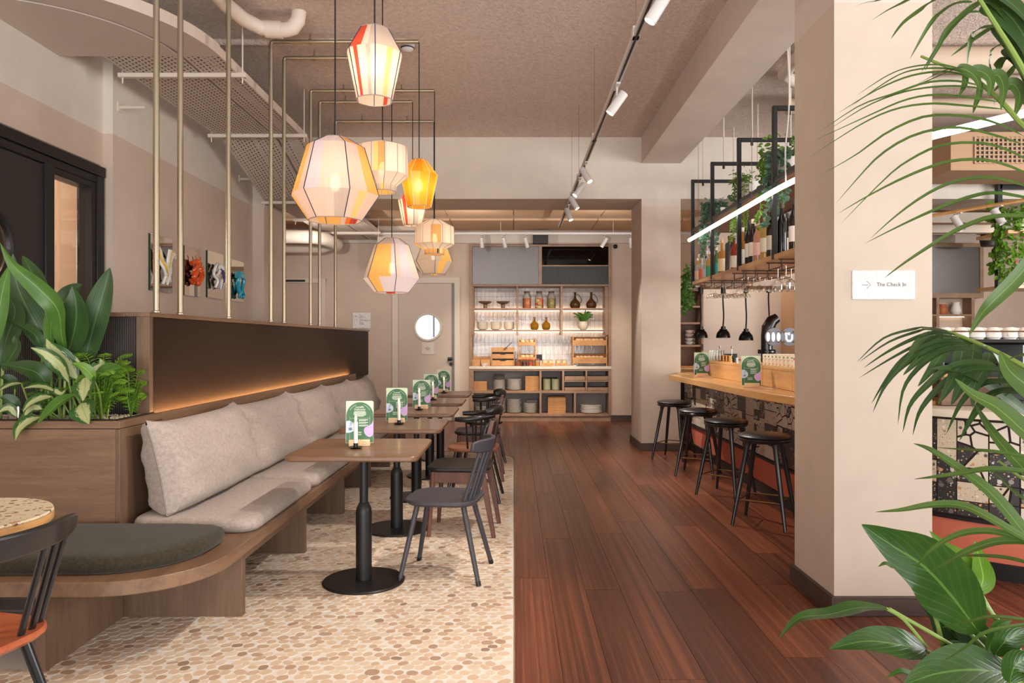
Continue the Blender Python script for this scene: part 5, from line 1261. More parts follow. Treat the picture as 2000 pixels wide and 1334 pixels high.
# mirrors with glass sculptures
MIR = [(6.37, 6.78, 2.29, 1.79, 'white and yellow ribbon glass', 0), (7.03, 7.38, 2.27, 1.79, 'orange flower like glass', 1), (7.56, 7.97, 2.29, 1.80, 'white and purple coiled glass', 2), (8.19, 8.57, 2.27, 1.80, 'turquoise blue glass', 3)]
G_W = plain('art_white', S(240, 236, 226), .2, coat=.6); G_Y = plain('art_yellow', S(236, 190, 60), .2, coat=.6); G_O = plain('art_orange', S(222, 84, 28), .15, coat=.8); G_B = plain('art_blue', S(28, 158, 184), .15, coat=.8); G_P = plain('art_purple', S(96, 78, 130), .2, coat=.6)
for (y0, y1, z1, z0, what, kind) in MIR:
    yc, zc = (y0 + y1) / 2, (z0 + z1) / 2; xw = -3.2
    mi = thing('wall_mirror', 'square wall mirror behind the ' + what + ' sculpture', 'mirror', (xw, yc, zc), 0, 'square mirrors on the left wall')
    hw, hh = (y1 - y0) / 2, (z1 - z0) / 2
    part('glass', MB().box(.0182, .02, -hw, hw, -hh, hh), M['mirror'], mi); part('edge', MB().box(.0, .018, -hw, hw, -hh, hh), M['greenedge'], mi)
    sc = thing('glass_sculpture', what + ' sculpture fixed to its square wall mirror', 'sculpture', (xw + .058, yc - .02, zc), 0, 'glass sculptures on the left wall')
    g = random.Random(kind + 4)
    def ribbon(pts, r, mt, fl=1.0, nm='ribbon'): part(nm, MB().tube(cat(pts, 22), r, 10, True, fl), mt, sc)
    if kind == 0:
        for s, (a, b) in ((1, (.13, .16)), (-1, (-.13, .1))):
            base = [(0, -.02 * s, -.19), (.01, .03 * s, -.08), (0, .06 * s, .03), (.01, .11 * s, .1), (0, .14 * s, .07)] if s > 0 else [(0, .05, -.15), (.02, -.03, -.06), (0, -.09, .02), (0, -.13, .1), (0, -.15, .12)]
            for k in range(4): ribbon([(x + .006, y + (k - 1.5) * .024, z + (.02 if k in (1, 2) else 0)) for x, y, z in base], .014, G_Y if k in (1,) else G_W)
        for k in range(3): ribbon([(0.03, .02 + k * .022, .13), (.02, .0 + k * .02, .02), (.0, .03 + k * .012, -.1), (0, .05, -.17)], .012, G_Y if k == 2 else G_W)
    elif kind == 1:
        for k in range(12):
            a = g.uniform(0, 2 * PI); r1 = g.uniform(.06, .13); ribbon([(0, .02 * math.cos(a), .02), (.03, r1 * math.cos(a) * .6, r1 * math.sin(a) * .5 + .03), (.02, r1 * math.cos(a), r1 * math.sin(a) * .8), (.0, r1 * math.cos(a + .7), r1 * math.sin(a + .7) * .9)], g.uniform(.016, .026), G_O)
        ribbon([(0, .1, .02), (.01, .05, -.05), (0, -.06, -.12), (0, -.11, -.09)], .017, G_O); ribbon([(.02, .1, 0), (.02, .07, -.08), (.01, .02, -.12), (0, .02, -.06)], .024, G_O)
        for s in (.0, .11): ribbon([(0, s, .05), (0, s + .01, .12), (0, s - .01, .16)], .004, G_O, nm='tendril')
    elif kind == 2:
        for s in (-1, 1):
            for k in range(3):
                o_ = k * .02; ribbon([(0, s * (.05 + o_), -.14), (.02, s * (.03 + o_), -.06), (0, s * (.12 + o_ * .3), .0), (.02, s * (.13 - o_), .07), (.01, s * (.05 - o_ * .4), .11), (.03, s * .04, .05), (.03, s * (.07 + o_ * .5), -.0)], .017, G_P if k == 1 else G_W)
        for k in range(2): ribbon([(.04, -.05, .06 - k * .03), (.05, .02, .03 - k * .03), (.03, .06, -.04 - k * .03)], .012, G_P)
    else:
        for s in (-1, 1):
            ribbon([(0, s * .03, .06), (.01, s * .08, .03), (0, s * .075, -.05), (0, s * .05, -.11), (.01, s * .035, -.15)], .024, G_B); ribbon([(.02, s * .02, -.13), (.02, s * .055, -.15), (.01, s * .05, -.185), (.01, s * .015, -.175)], .02, G_B)
        for k in range(3): ribbon([(0, -.13, .085 - k * .022), (.02, -.05, .09 - k * .022), (.02, .05, .08 - k * .02), (0, .14, .085 - k * .022)], .018, G_B)
    part('bracket', MB().box(-.0375, .012, -.012, .012, -.01, .01), M['chrome'], sc)
# ---------------------------------------------------------------- overhead bar shelf
XS0, XS1 = 2.1, 2.7; FY = [8.52, 7.68, 6.77, 5.85]; ZT_, ZS, ZU = 3.235, 2.0, 2.62
ob = thing('overhead_shelf', 'hanging black steel bar shelf with two oak boards', 'shelf', (2.4, 7, 2.0))
Y0S, Y1S = 5.2, 8.56
part('board', MB().box(XS0 + .005, XS1 - .005, Y0S, Y1S - .02, ZS + .003, ZS + .035), M['baroak'], ob, .003, world=True)
part('board', MB().box(XS0 + .005, XS1 - .005, Y0S, Y1S - .02, ZU + .003, ZU + .03), wood('upper_board', S(96, 62, 44), S(132, 88, 64), (12, 1.1, 12), .5), ob, .003, world=True)
def bar4(mb, x0, x1, y0, y1, z0, z1): mb.box(x0, x1, y0, y1, z0, z1)
for k, y in enumerate(FY):
    f = MB(); t_ = .018
    for x in (XS0, XS1): f.box(x - t_, x + t_, y - t_, y + t_, ZS, ZT_)
    f.box(XS0 + t_, XS1 - t_, y - t_, y + t_, ZT_ - 2 * t_, ZT_); part('frame', f, M['black'], ob, .003, world=True)
    b_ = MB()
    for x in (XS0 + .12, XS1 - .12): part('hanger_rod', MB().tube([(x, y, ZT_), (x, y, ZC)], .007, 6), M['whitepipe'], ob, world=True); part('stopper', MB().tube([(x, y, ZT_ - .07), (x, y, ZT_ - .036)], .013, 8), M['black'], ob, world=True)
for z in (ZS - .0, ZU - .005):
    for x in (XS0, XS1):
        w_ = .006 if x == XS0 else .006
        part('edge_rail', MB().box(x - .012, x + .012, Y0S, Y1S, z, z + (.04 if z > 2.3 else .038)), M['black'] if z > 2.3 else M['baroak'], ob, .002, world=True)
part('end_rail', MB().box(XS0, XS1, Y1S - .02, Y1S, ZU, ZU + .035).box(XS0, XS1, Y1S - .02, Y1S, ZS, ZS + .036), M['black'], ob, world=True)
# linear light following the bar
lp = cat([(2.055, 8.5, 2.525), (2.055, 7.5, 2.525), (2.055, 6.5, 2.525), (2.055, 5.6, 2.525), (2.1, 5.1, 2.525), (2.22, 4.6, 2.525), (2.41, 4.2, 2.525), (2.65, 3.78, 2.525), (2.74, 3.63, 2.525)], 50)
ll = thing('linear_light', 'long glowing white linear light curving over the bar', 'light', (2.1, 7, 2.525))
part('tube', MB().tube(lp, .021, 10), M['led'], ll, world=True)
for i in (3, 14, 25, 36, 44): p = lp[i]; part('wire', MB().tube([p + Vector((0, 0, .02)), Vector((p.x, p.y, ZC if True else 3))], .0022, 4), M['chrome'], ll, world=True)
part('feed_cable', MB().tube(cat([(2.08, 5.55, 2.545), (2.075, 5.55, 2.8), (2.1, 5.54, 3.2), (2.08, 5.55, ZC)], 12), .006, 6), M['white'], ll, world=True)
# bottles on the shelf: (px, depth, height, radius, kind, glass colour, label colour, words)
GC = {}
def gcol(k, c, tr=.75):
    tr *= .55 
    if k not in GC: GC[k] = plain('bottle_' + k, c, .05, trans=tr, ior=1.35, spec=.7)
    return GC[k]
gcol('clear', S(226, 220, 206), .85); gcol('amber', S(206, 140, 60), .7); gcol('gold', S(226, 180, 96), .75); gcol('red', S(168, 62, 30), .6); gcol('dark', S(40, 30, 24), .15); gcol('wine', S(30, 26, 24), .05); gcol('pink', S(226, 158, 130), .7); gcol('green', S(96, 130, 80), .6); gcol('brown', S(120, 66, 34), .5)
def bottle(label, x, y, h, r, kind, g, lc, cap, neck=.3, lab=(.12, .5)):
    t = thing('bottle', label, 'bottle', (x, y, ZS + .0355), 0, 'bottles on the hanging bar shelf')
    hb = h * (1 - neck) * .86; prof = [(0, 0), (r * .96, 0), (r, .006), (r, hb)]
    if kind == 'wine': prof += [(r * .96, hb + .02), (r * .6, hb + .055), (r * .34, hb + .09), (r * .33, h * .97)]
    elif kind == 'square': prof += [(r * .8, hb + .02), (r * .36, hb + .03), (r * .34, h * .93)]
    else: prof += [(r * .9, hb + .02), (r * .45, hb + .045), (r * .36, h * .6 + hb * .35), (r * .36, h * .93)]
    prof = [p for i, p in enumerate(prof) if i == 0 or p[1] >= prof[i-1][1]]
    part('body', MB().lathe(prof, 16), GC[g], t)
    part('cap', MB().lathe([(r * .4, h * .9), (r * .42, h), (0, h)], 12), plain('cap_c', cap, .4), t)
    if lc is not None: part('label_band', MB().lathe([(r * 1.012, hb * lab[0]), (r * 1.012, hb * (lab[0] + lab[1]))], 16, cap0=False, cap1=False), plain('label_c', lc, .6), t)
    return t
CR = S(236, 226, 204); BK = S(36, 32, 32); WH = S(240, 236, 228); GR = S(60, 170, 120)
BL = [ # px, y, h, r, kind, glass, label, cap, words
 (1362, 8.25, .25, .038, 'round', 'clear', S(226, 190, 170), WH, 'short clear bottle with pale pink label'), (1365, 8.45, .29, .036, 'round', 'gold', CR, S(230, 190, 190), 'clear bottle with rosy cap'),
 (1371, 7.95, .27, .036, 'square', 'clear', S(222, 110, 80), WH, 'clear bottle with orange picture label'), (1374, 8.3, .36, .034, 'round', 'clear', S(60, 62, 130), S(44, 46, 100), 'tall clear bottle with navy cap'),
 (1379, 7.85, .24, .036, 'square', 'clear', S(196, 206, 226), S(60, 70, 110), 'short clear bottle with pale blue label'), (1381, 8.15, .33, .035, 'round', 'clear', CR, CR, 'clear bottle with cream cap'),
 (1386, 7.95, .27, .04, 'round', 'gold', GR, WH, 'pale gold bottle with bright green label'), (1389, 8.3, .33, .035, 'round', 'gold', WH, BK, 'pale gold bottle with black cap'),
 (1399, 7.5, .28, .036, 'round', 'green', S(40, 150, 140), S(220, 200, 160), 'green tinted bottle with teal label'), (1404, 7.3, .26, .038, 'round', 'brown', S(120, 60, 34), BK, 'brown bottle with brown label'),
 (1410, 7.35, .33, .04, 'square', 'amber', S(240, 214, 170), S(200, 160, 110), 'amber bottle with broad cream label'), (1416, 7.2, .28, .038, 'round', 'gold', S(236, 206, 110), CR, 'gold bottle with yellow label'),
 (1434, 7.0, .32, .035, 'round', 'red', CR, BK, 'red bottle with cream label'), (1440, 7.15, .30, .036, 'round', 'red', WH, S(120, 30, 24), 'dark red liqueur bottle'),
 (1450.5, 6.55, .38, .036, 'square', 'amber', WH, CR, 'tall square amber bottle with pale cap'), (1455, 6.35, .28, .046, 'round', 'red', None, BK, 'deep red decanter shaped bottle'),
 (1463, 6.5, .42, .038, 'wine', 'dark', CR, BK, 'slim dark wine bottle with black capsule'), (1466.5, 6.2, .26, .034, 'round', 'clear', S(226, 190, 160), S(180, 60, 50), 'small clear bottle with red cap'),
 (1471, 6.2, .41, .04, 'wine', 'wine', CR, S(238, 216, 176), 'dark wine bottle with gold capsule'), (1476, 6.35, .43, .038, 'wine', 'wine', CR, S(220, 214, 204), 'dark wine bottle with silver capsule'),
 (1480, 6.05, .37, .038, 'wine', 'pink', S(236, 190, 180), S(230, 170, 160), 'pink rose wine bottle'), (1486, 6.1, .39, .04, 'wine', 'gold', S(222, 216, 226), S(236, 206, 150), 'golden white wine bottle with lilac label'),
 (1494, 6.05, .4, .04, 'wine', 'gold', CR, S(150, 206, 196), 'golden white wine bottle with mint capsule'), (1501, 5.98, .42, .038, 'wine', 'wine', None, BK, 'plain dark wine bottle beside the post'),
 (1506, 5.9, .40, .038, 'wine', 'dark', S(226, 214, 190), BK, 'dark wine bottle next to the second steel post'), (1520, 5.62, .39, .038, 'wine', 'wine', S(150, 190, 200), BK, 'dark wine bottle with blue label right of the post'),
 (1527, 5.8, .42, .038, 'wine', 'wine', None, S(70, 50, 40), 'dark wine bottle behind the white labelled one'), (1538, 5.42, .42, .043, 'wine', 'wine', S(236, 226, 218), BK, 'dark wine bottle with large white label'),
 (1551, 5.5, .40, .04, 'wine', 'wine', S(236, 226, 218), BK, 'dark wine bottle half hidden by the pillar')]
for k, (px, y, h, r, kind, g, lc, cap, words) in enumerate(BL):
    x = (2.165, 2.275)[k % 2] + (.11 if px > 1510 and k % 2 else 0); y = x * F / (px - VX)
    if y > 8.48: y = 8.48; x = max(y * (px - VX) / F, XS0 + .05)
    if px < 1425: h *= 1.1
    bottle(words, x, y, h, r, kind, g, lc, cap, .3, (.3, .5) if kind == 'wine' else (.15, .6))
t = thing('decanter', 'tall black and silver patterned shaker bottle', 'bottle', (2.17, 2.17 * F / (1426.5 - VX), ZS + .0355))
m, n = mat('scale_pattern', S(60, 58, 60), .25, .8); n.link(n.ramp(n.new('ShaderNodeTexChecker', {'Vector': n.coord('Object', (1, 1, 1)), 'Scale': 150.0}).outputs[1], [(0, S(40, 38, 40)), (1, S(132, 128, 126))]), n.b.inputs['Base Color'])
part('body', MB().lathe([(0, 0), (.05, 0), (.052, .02), (.052, .27), (.046, .29), (.022, .30)], 24), m, t); part('stopper', MB().lathe([(.024, .3), (.022, .33), (.026, .335), (.026, .36), (0, .362)], 16), M['brass'], t)
# glass hangers and hanging glasses
def rack(y, label):
    t = thing('glass_rack', label, 'rack', (2.4, y, ZS - .001), 0, 'wire glass racks under the bar shelf')
    w = MB()
    for k in range(5):
        x = -.26 + k * .11
        w.tube([(x, -.14, -.06), (x, .14, -.06)], .0045, 5); w.tube([(x, -.14, -.06), (x, -.14, 0)], .0045, 5); w.tube([(x, .14, -.06), (x, .14, 0)], .0045, 5)
    w.tube([(-.28, -.14, -.002), (.22, -.14, -.002)], .0045, 5); w.tube([(-.28, .14, -.002), (.22, .14, -.002)], .0045, 5)
    part('wires', w, M['black'], t); return t
COUPE = MB().lathe([(.036, -.002), (.034, -.005), (.006, -.01), (.0042, -.02), (.0042, -.075), (.012, -.088), (.04, -.098), (.051, -.118), (.053, -.138)], 18, cap1=False).mesh('coupe_glass', M['clearthin'])
WINE = MB().lathe([(.036, -.002), (.034, -.005), (.006, -.01), (.004, -.02), (.004, -.085), (.012, -.095), (.036, -.115), (.044, -.145), (.04, -.19), (.034, -.205)], 18, cap1=False).mesh('wine_glass', M['clearthin'])
for y, nm in ((8.0, 'far'), (6.9, 'middle'), (5.95, 'near')):
    rack(y, 'black wire rack under the %s part of the bar shelf' % nm)
    for r_ in range(4):
        for c_ in range(2 if nm != 'far' else 3):
            g = 'coupe' if nm != 'near' else 'wine'
            solo(g + '_glass', COUPE if g == 'coupe' else WINE, M['clearthin'], 'upside down %s glass hanging in the %s wire rack, %s row from the room' % (g, nm, ('first', 'second', 'third', 'fourth')[r_]), 'glass', '%s glasses in the %s rack, row %d' % (g, nm, r_ + 1), (2.195 + r_ * .11, y - .09 + c_ * (.18 if nm != 'far' else .09), ZS - .047))
# heat lamps
for k, (px, dd) in enumerate(((1368.5, 10.62), (1412.5, 10.6), (1457, 10.45), (1501.5, 10.4))):
    x = (px - VX) * dd / F; zb = P(0, (660, 660, 665, 665)[k], dd).z
    t = thing('heat_lamp', ('first', 'second', 'third', 'fourth')[k] + ' black bell shaped heat lamp from the far pillar', 'lamp', (x, dd, zb), 0, 'black heat lamps over the pass')
    part('shade', MB().lathe([(.102, 0), (.1, .035), (.088, .075), (.066, .105), (.05, .12), (.055, .122), (.055, .13), (.034, .132), (.034, .168), (.012, .17), (.012, .2), (0, .2)], 26, cap0=False), plain('lamp_black', S(36, 32, 28), .25, .7), t)
    zt = 2.129 - zb
    part('cord', MB().tube(cat([(0, 0, .19), (.006, 0, zt * .45), (-.004, 0, zt * .75), (0, 0, zt - .07)], 12), .011, 6), CORD, t)
    part('canopy', MB().lathe([(0, zt - .09), (.034, zt - .09), (.034, zt), (0, zt)], 18), M['black'], t)
    part('bulb', MB().lathe([(0, .02), (.03, .04), (.03, .07), (0, .09)], 12), emit('heat_bulb_%d' % k, (1, .55, .25, 1), 6), t)
    l = bpy.data.lights.new('heat_beam', 'SPOT'); l.energy = 9; l.color = (1, .66, .38); l.spot_size = math.radians(110); l.spot_blend = .6; l.shadow_soft_size = .03
    link('heat_beam', l, t, (0, 0, .015))
# cabinets left and right of the pass
def tall_cabinet(label, x0, x1, y, zs, z1=2.13, dark=False):
    t = thing('tall_cabinet', label, 'cabinet', ((x0 + x1) / 2, y, 0))
    for x in (x0, x1 - .03): part('side_panel', MB().box(x, x + .03, y, y + .4, 0, z1), M['cabinet'], t, .002, world=True)
    part('back_panel', MB().box(x0 + .03, x1 - .03, y + .36, y + .38, 0, z1), M['cabinet'], t, world=True)
    for z in zs: part('shelf', MB().box(x0 + .03, x1 - .03, y + .01, y + .36, z, z + .03), M['cabinet'], t, .002, world=True)
    part('latch', MB().box(x1 - .028, x1 - .004, y - .012, y, 1.2, 1.3), M['black'], t, world=True)
    return t
tall_cabinet('open oak cabinet with white bowls left of the kitchen pass', 2.3, 2.86, 10.95, (.9, 1.26, 1.6, 1.85, 2.1))
tall_cabinet('open oak cabinet right of the kitchen pass behind the beer tap', 4.42, 5.1, 10.95, (.9, 1.26, 1.6, 1.9, 2.1))
CUPB = MB().lathe([(.03, 0), (.05, .012), (.066, .05), (.063, .05), (.045, .014), (0, .008)], 20); CUPB.tube([(.06 + .026 * math.sin(a), 0, .028 + .014 * math.cos(a)) for a in [i * PI / 6 for i in range(7)]], .005, 5); cme = CUPB.mesh('soup_cup', M['ceramicw'])
for k in range(4): solo('soup_cup', cme, M['ceramicw'], 'white handled cup stacked in the cabinet left of the pass', 'cup', 'white cups in the left cabinet', (2.68, 11.1, 1.2905 + k * .053 + (.0 if k < 2 else .012)))
for k in range(3): solo('soup_cup', cme, M['ceramicw'], 'white handled cup stacked in the cabinet right of the pass', 'cup', 'white cups in the right cabinet', (4.56, 11.1, 1.2905 + k * .053))
# back counter under the pass with red pots
pc_ = thing('pass_counter', 'wooden counter of the kitchen pass with red pots', 'counter', (3.6, 10.6, 0))
part('top', MB().box(2.3, 6.2, 10.1, 10.9, .93, .975), M['baroak'], pc_, .003, world=True); part('front', MB().box(2.35, 6.15, 10.16, 10.2, 0, .93), M['cabinet'], pc_, world=True)
RED = plain('red_enamel', S(176, 24, 30), .2, coat=.5)
for k, px in enumerate((1417, 1456.5, 1500)):
    x = (px - VX) * 10.3 / F
    t = thing('casserole', ('left', 'middle', 'right')[k] + ' red enamel casserole with lid on the kitchen pass', 'pot', (x, 10.35, .976), 0, 'red casseroles on the pass')
    part('pot', MB().lathe([(0, 0), (.1, 0), (.118, .02), (.122, .1), (0, .1)], 26), RED, t)
    part('lid', MB().lathe([(.126, .1), (.126, .11), (.09, .125), (.02, .132), (.01, .145), (.022, .15), (.02, .16), (0, .162)], 26), RED, t)
    for s in (-1, 1): part('handle', MB().tube([(s * .118, -.03, .09), (s * .15, -.02, .092), (s * .15, .02, .092), (s * .118, .03, .09)], .009, 6), RED, t)
solo('socket_plate', MB().box(-.12, .12, -.012, 0, -.05, .05), M['blackm'], 'black double socket on the pale wall behind the bar', 'socket', None, ((1425 - VX) * 11.54 / F, 11.548, P(0, 697, 11.54).z), 0, .006)
# beer tap tower
bt_ = thing('beer_tap', 'dark steel beer tap column with two round illuminated badges', 'beer tap', (2.72, 7.05, 1.1405))
def tpx(px, d=7.05): return (px - VX) * d / F - 2.72
TAPM = plain('gun_metal', S(64, 62, 62), .22, .9)
xx = tpx(1497.5)
part('column', MB().tube([(xx, 0, 0), (xx, 0, .25), (xx + .01, 0, .33), (xx + .05, 0, .40), (xx + .1, 0, .43)], [.055, .055, .06, .056, .045], 18), TAPM, bt_)
part('flange', MB().lathe([(0, .095), (.085, .095), (.085, .108), (0, .108)], 24, (xx, 0, 0)), TAPM, bt_)
for k in range(8): a = k * PI / 4 + .3; part('bolt', MB().lathe([(.011, .082), (.011, .122), (0, .122)], 6, (xx + .072 * math.cos(a), .072 * math.sin(a), 0)), TAPM, bt_)
BADGE = plain('badge_face', S(120, 122, 130), .35, .4); GLOW = emit('badge_glow', (.92, .95, 1, 1), 4)
z = H + (VY - 658) * 6.98 / F - 1.1405
for k, px in enumerate((1511, 1540)):
    x = (px - VX) * 6.98 / F - 2.72; y = -.07 - k * .01
    b = MB(); b.M = Matrix.Translation((x, y, z)) @ Matrix.Rotation(PI/2, 4, 'X'); b.lathe([(0, 0), (.086, 0), (.088, .004), (.086, .014), (0, .014)], 32); bd = part('badge', b, BADGE, bt_)
    for a in (.25, .75, 1.25, 1.75): part('bolt', MB().tube([(x + .066 * math.cos(a * PI), y - .013, z + .066 * math.sin(a * PI)), (x + .066 * math.cos(a * PI), y - .024, z + .066 * math.sin(a * PI))], .011, 8), M['brass'], bt_)
    part('arm', MB().tube([(x, y, z), (x * .5 + xx * .5, 0, z - .06), (xx + .06, 0, .40)], .016, 8), TAPM, bt_)
    if k == 1:
        text('THE', .030, bd, GLOW, (x - .022, y - .0145, z + .028), align='CENTER')
        part('letter', MB().tube([(x - .03, y - .015, z + .015), (x - .03, y - .015, z - .02), (x - .014, y - .015, z - .04), (x + .008, y - .015, z - .04), (x + .025, y - .015, z - .02), (x + .025, y - .015, z + .022)], .008, 6), GLOW, bd)
    else:
        for e in (-.058, -.008, .042):
            b = MB(); b.face(*[b.add((x + e + .015 * math.cos(q), y - .016, z + .043 * math.sin(q))) for q in [2*PI*i/20 for i in range(20)]]); part('lamp', b, GLOW, bd, label='oval white light')
# tumblers on the bar shelf
m, n = mat('tumbler_pattern', S(240, 230, 212), .15); vo = n.new('ShaderNodeTexVoronoi', {'Vector': n.coord('Object'), 'Scale': 62.0}); sp = n.new('ShaderNodeSeparateColor', {0: vo.outputs['Color']}).outputs
n.link(n.mix(n.math('MULTIPLY', n.math('LESS_THAN', vo.outputs['Distance'], .36), n.math('GREATER_THAN', sp[1], .35)), S(244, 236, 220), n.ramp(sp[0], [(0, S(222, 84, 60)), (.25, S(110, 150, 84)), (.5, S(236, 170, 120)), (.75, S(200, 180, 90))], 'CONSTANT')), n.b.inputs['Base Color']); TUM = m
tume = MB().lathe([(0, 0), (.034, 0), (.037, .008), (.039, .095), (.036, .095), (.033, .01), (0, .008)], 18).mesh('tumbler', TUM)
for r_ in range(3):
    for c_ in range(8):
        solo('tumbler', tume, TUM, 'small patterned drinking glass in the %s row on the bar shelf' % ('front', 'middle', 'rear')[r_], 'glass', '%s row of patterned glasses' % ('front', 'middle', 'rear')[r_], (2.13 + r_ * .083, 5.52 + c_ * .083, 1.1405))
clme = MB().lathe([(0, 0), (.03, 0), (.036, .02), (.04, .11), (.037, .11), (.03, .012), (0, .01)], 18).mesh('water_glass', M['clearthin'])
for r_ in range(3):
    for c_ in range(3): solo('water_glass', clme, M['clearthin'], 'clear water glass at the far end of the bar, %s row from the room' % ('first', 'second', 'third')[r_], 'glass', '%s row of clear glasses by the far pillar' % ('first', 'second', 'third')[r_], (2.14 + r_ * .09, 8.3 + c_ * .1, .9625))
for c_ in range(4): solo('water_glass', clme, M['clearthin'], 'clear water glass behind the first bar menu', 'glass', 'clear glasses behind the bar menu', (2.095, 7.36 + c_ * .095, 1.1405))
JIG = plain('copper', S(206, 150, 84), .25, .9)
for k, px in enumerate((1407, 1413, 1419, 1425)):
    solo('jigger', MB().lathe([(0, 0), (.022, 0), (.025, .06), (.022, .06), (.02, .006), (0, .005)], 14), JIG, ('first', 'second', 'third', 'fourth')[k] + ' copper jigger in the row on the bar shelf', 'jigger', None, (2.09 + .03, 2.12 * F / (px - VX), 1.1405))
for k, (px, ln) in enumerate(((1412, -.03), (1430, .0))):
    x = 2.17; y = x * F / (px - VX) + .02
    solo('bar_spoon', MB().tube([(.0, 0, .0), (ln, 0, .13)], .004, 6).lathe([(0, .125), (.014, .135), (.01, .15), (0, .152)], 8, (ln, 0, 0)), M['chrome'], ('slanting', 'upright')[k] + ' twisted bar spoon among the jiggers', 'spoon', None, (x + .02, y + .06, 1.1405))
for k, px in enumerate((1434, 1438.5)): solo('shot_cup', MB().lathe([(0, 0), (.018, 0), (.02, .045), (0, .045)], 12), M['chrome'] if k else M['black'], ('black', 'steel')[k] + ' shot measure beside the copper jiggers', 'jigger', None, (2.12, 2.12 * F / (px - VX), 1.1405))
for k, (x, y) in enumerate(((1.955, 7.5), (1.94, 5.66))):
    t = thing('place_card', 'thin pink and white card lying before the ' + ('far', 'near')[k] + ' bar menu', 'card', (x, y, .9735)); part('card', MB().box(-.09, .0, -.02, .02, 0, .003), plain('card_pink', S(232, 178, 164), .6), t); part('card', MB().box(.0, .1, -.02, .02, 0, .0035), M['ceramicw'], t)
# espresso machine, cups, right counter
em = thing('espresso_machine', 'black espresso machine with rows of white cups on top', 'coffee machine', (3.05, 4.75, .948))
part('body', MB().box(-.36, .36, -.22, .22, .1, .24), M['blackm'], em, .02); part('back_box', MB().box(-.36, .36, .0, .24, .24, .38), M['black'], em, .01)
part('cup_rail', MB().tube([(-.37, -.2, .455), (.37, -.2, .455), (.37, .22, .455), (-.37, .22, .455), (-.37, -.2, .455)], .005, 6), M['brass'], em)
part('top_tray', MB().box(-.38, .38, -.22, .24, .38, .405), M['black'], em, .01)
for s in (-1, 1):
    part('foot', MB().box(s * .3 - .03, s * .3 + .03, -.15, .15, 0, .1), M['chrome'], em, .005)
    part('side_frame', MB().tube([(s * .39, -.2, .40), (s * .42, -.28, .25), (s * .42, -.26, .06), (s * .40, .2, .04)], .017, 8), M['black'], em)
for k in range(2): part('group_head', MB().lathe([(.03, 0), (.035, .03), (.03, .07), (0, .07)], 16, (-.15 + .3 * k, -.26, .17)), M['chrome'], em); part('portafilter', MB().tube([(-.15 + .3 * k, -.26, .165), (-.15 + .3 * k, -.42, .15)], .013, 8), M['black'], em)
part('window', MB().box(.12, .33, -.226, -.219, .25, .37), M['chrome'], em)
part('steam_wand', MB().tube([(.36, -.22, .3), (.44, -.3, .3), (.46, -.33, .12)], .006, 6), M['chrome'], em)
cpm = MB().lathe([(.036, 0), (.036, .004), (.046, .014), (.043, .05), (.03, .072), (.02, .078), (0, .078)], 18); cpm.tube([(.043 + .02 * math.sin(a), 0, .04 + .018 * math.cos(a)) for a in [i * PI / 6 for i in range(7)]], .004, 5); cpme = cpm.mesh('coffee_cup', M['ceramicw'])
for r_ in range(3):
    for c_ in range(7):
        solo('coffee_cup', cpme, M['ceramicw'], 'upturned white cup in the %s row on the espresso machine' % ('front', 'middle', 'rear')[r_], 'cup', '%s row of cups on the espresso machine' % ('front', 'middle', 'rear')[r_], (3.05 - .31 + c_ * .103, 4.75 - .13 + r_ * .12, 1.3535), r_ * .7 + c_)
for k in range(5): solo('paper_cup', MB().lathe([(.03, 0), (.04, .1), (.042, .1), (.042, .105), (0, .1)], 16), M['ceramicw'], 'paper cup in the stack right of the espresso machine', 'cup', 'stacked paper cups', (3.33, 4.35, .946 + k * .028))
tl_ = thing('tablet_stand', 'small dark touch screen on the pale stone counter', 'screen', (2.95, 4.22, .946)); part('screen', MB().box(-.13, .13, -.01, .01, .05, .2), M['black'], tl_, .005); part('foot', MB().box(-.06, .06, -.05, .06, 0, .012).box(-.015, .015, .0, .02, .012, .06), M['black'], tl_, .003)
# right hand background
cab = thing('wall_cabinet', 'oak shelf cabinet with dark glass door behind the espresso machine', 'cabinet', (7.35, 12.0, 0)); cx0, cx1 = 6.55, 7.76
yy = 12.0
part('frame', MB().box(cx0, cx1, yy, yy + .24, 2.06, 2.14).box(cx0, cx1, yy, yy + .24, 2.9, 2.96).box(cx1 - .06, cx1, yy, yy + .24, 2.14, 2.9).box(cx0, cx0 + .06, yy, yy + .24, 2.14, 2.9), M['cabinet'], cab, world=True)
part('glass_door', MB().box(cx0 + .06, cx1 - .06, yy + .02, yy + .03, 2.14, 2.9), M['frost'], cab, label='dark frosted glass door', world=True)
for x in (cx0, 6.98, cx1 - .2): part('upright', MB().box(x, x + .05, yy, yy + .22, .9, 2.06), M['cabinet'], cab, world=True)
for z in (1.3, 1.76): part('shelf', MB().box(cx0, cx1 - .15, yy + .003, yy + .215, z, z + .03), M['cabinet'], cab, .002, world=True); part('light_strip', MB().box(cx0 + .05, cx1 - .2, yy + .2, yy + .215, z - .012, z - .002), M['ledshelf'], cab, world=True)
part('base', MB().box(cx0, cx1, yy, yy + .24, 0, .9), M['cabinet'], cab, world=True)
solo('clay_jar', MB().lathe([(0, 0), (.07, 0), (.085, .03), (.085, .1), (.06, .14), (.065, .17), (.05, .17), (0, .1)], 20), plain('clay', S(176, 96, 52), .5), 'brown clay jar on the shelf behind the espresso machine', 'jar', None, (7.13, 12.1, 1.7905))
solo('white_jug', MB().lathe([(0, 0), (.06, 0), (.085, .05), (.07, .12), (.05, .17), (.06, .2), (.05, .2), (0, .12)], 20), M['ceramicw'], 'white jug beside the brown clay jar', 'jug', None, (7.36, 12.1, 1.7905))
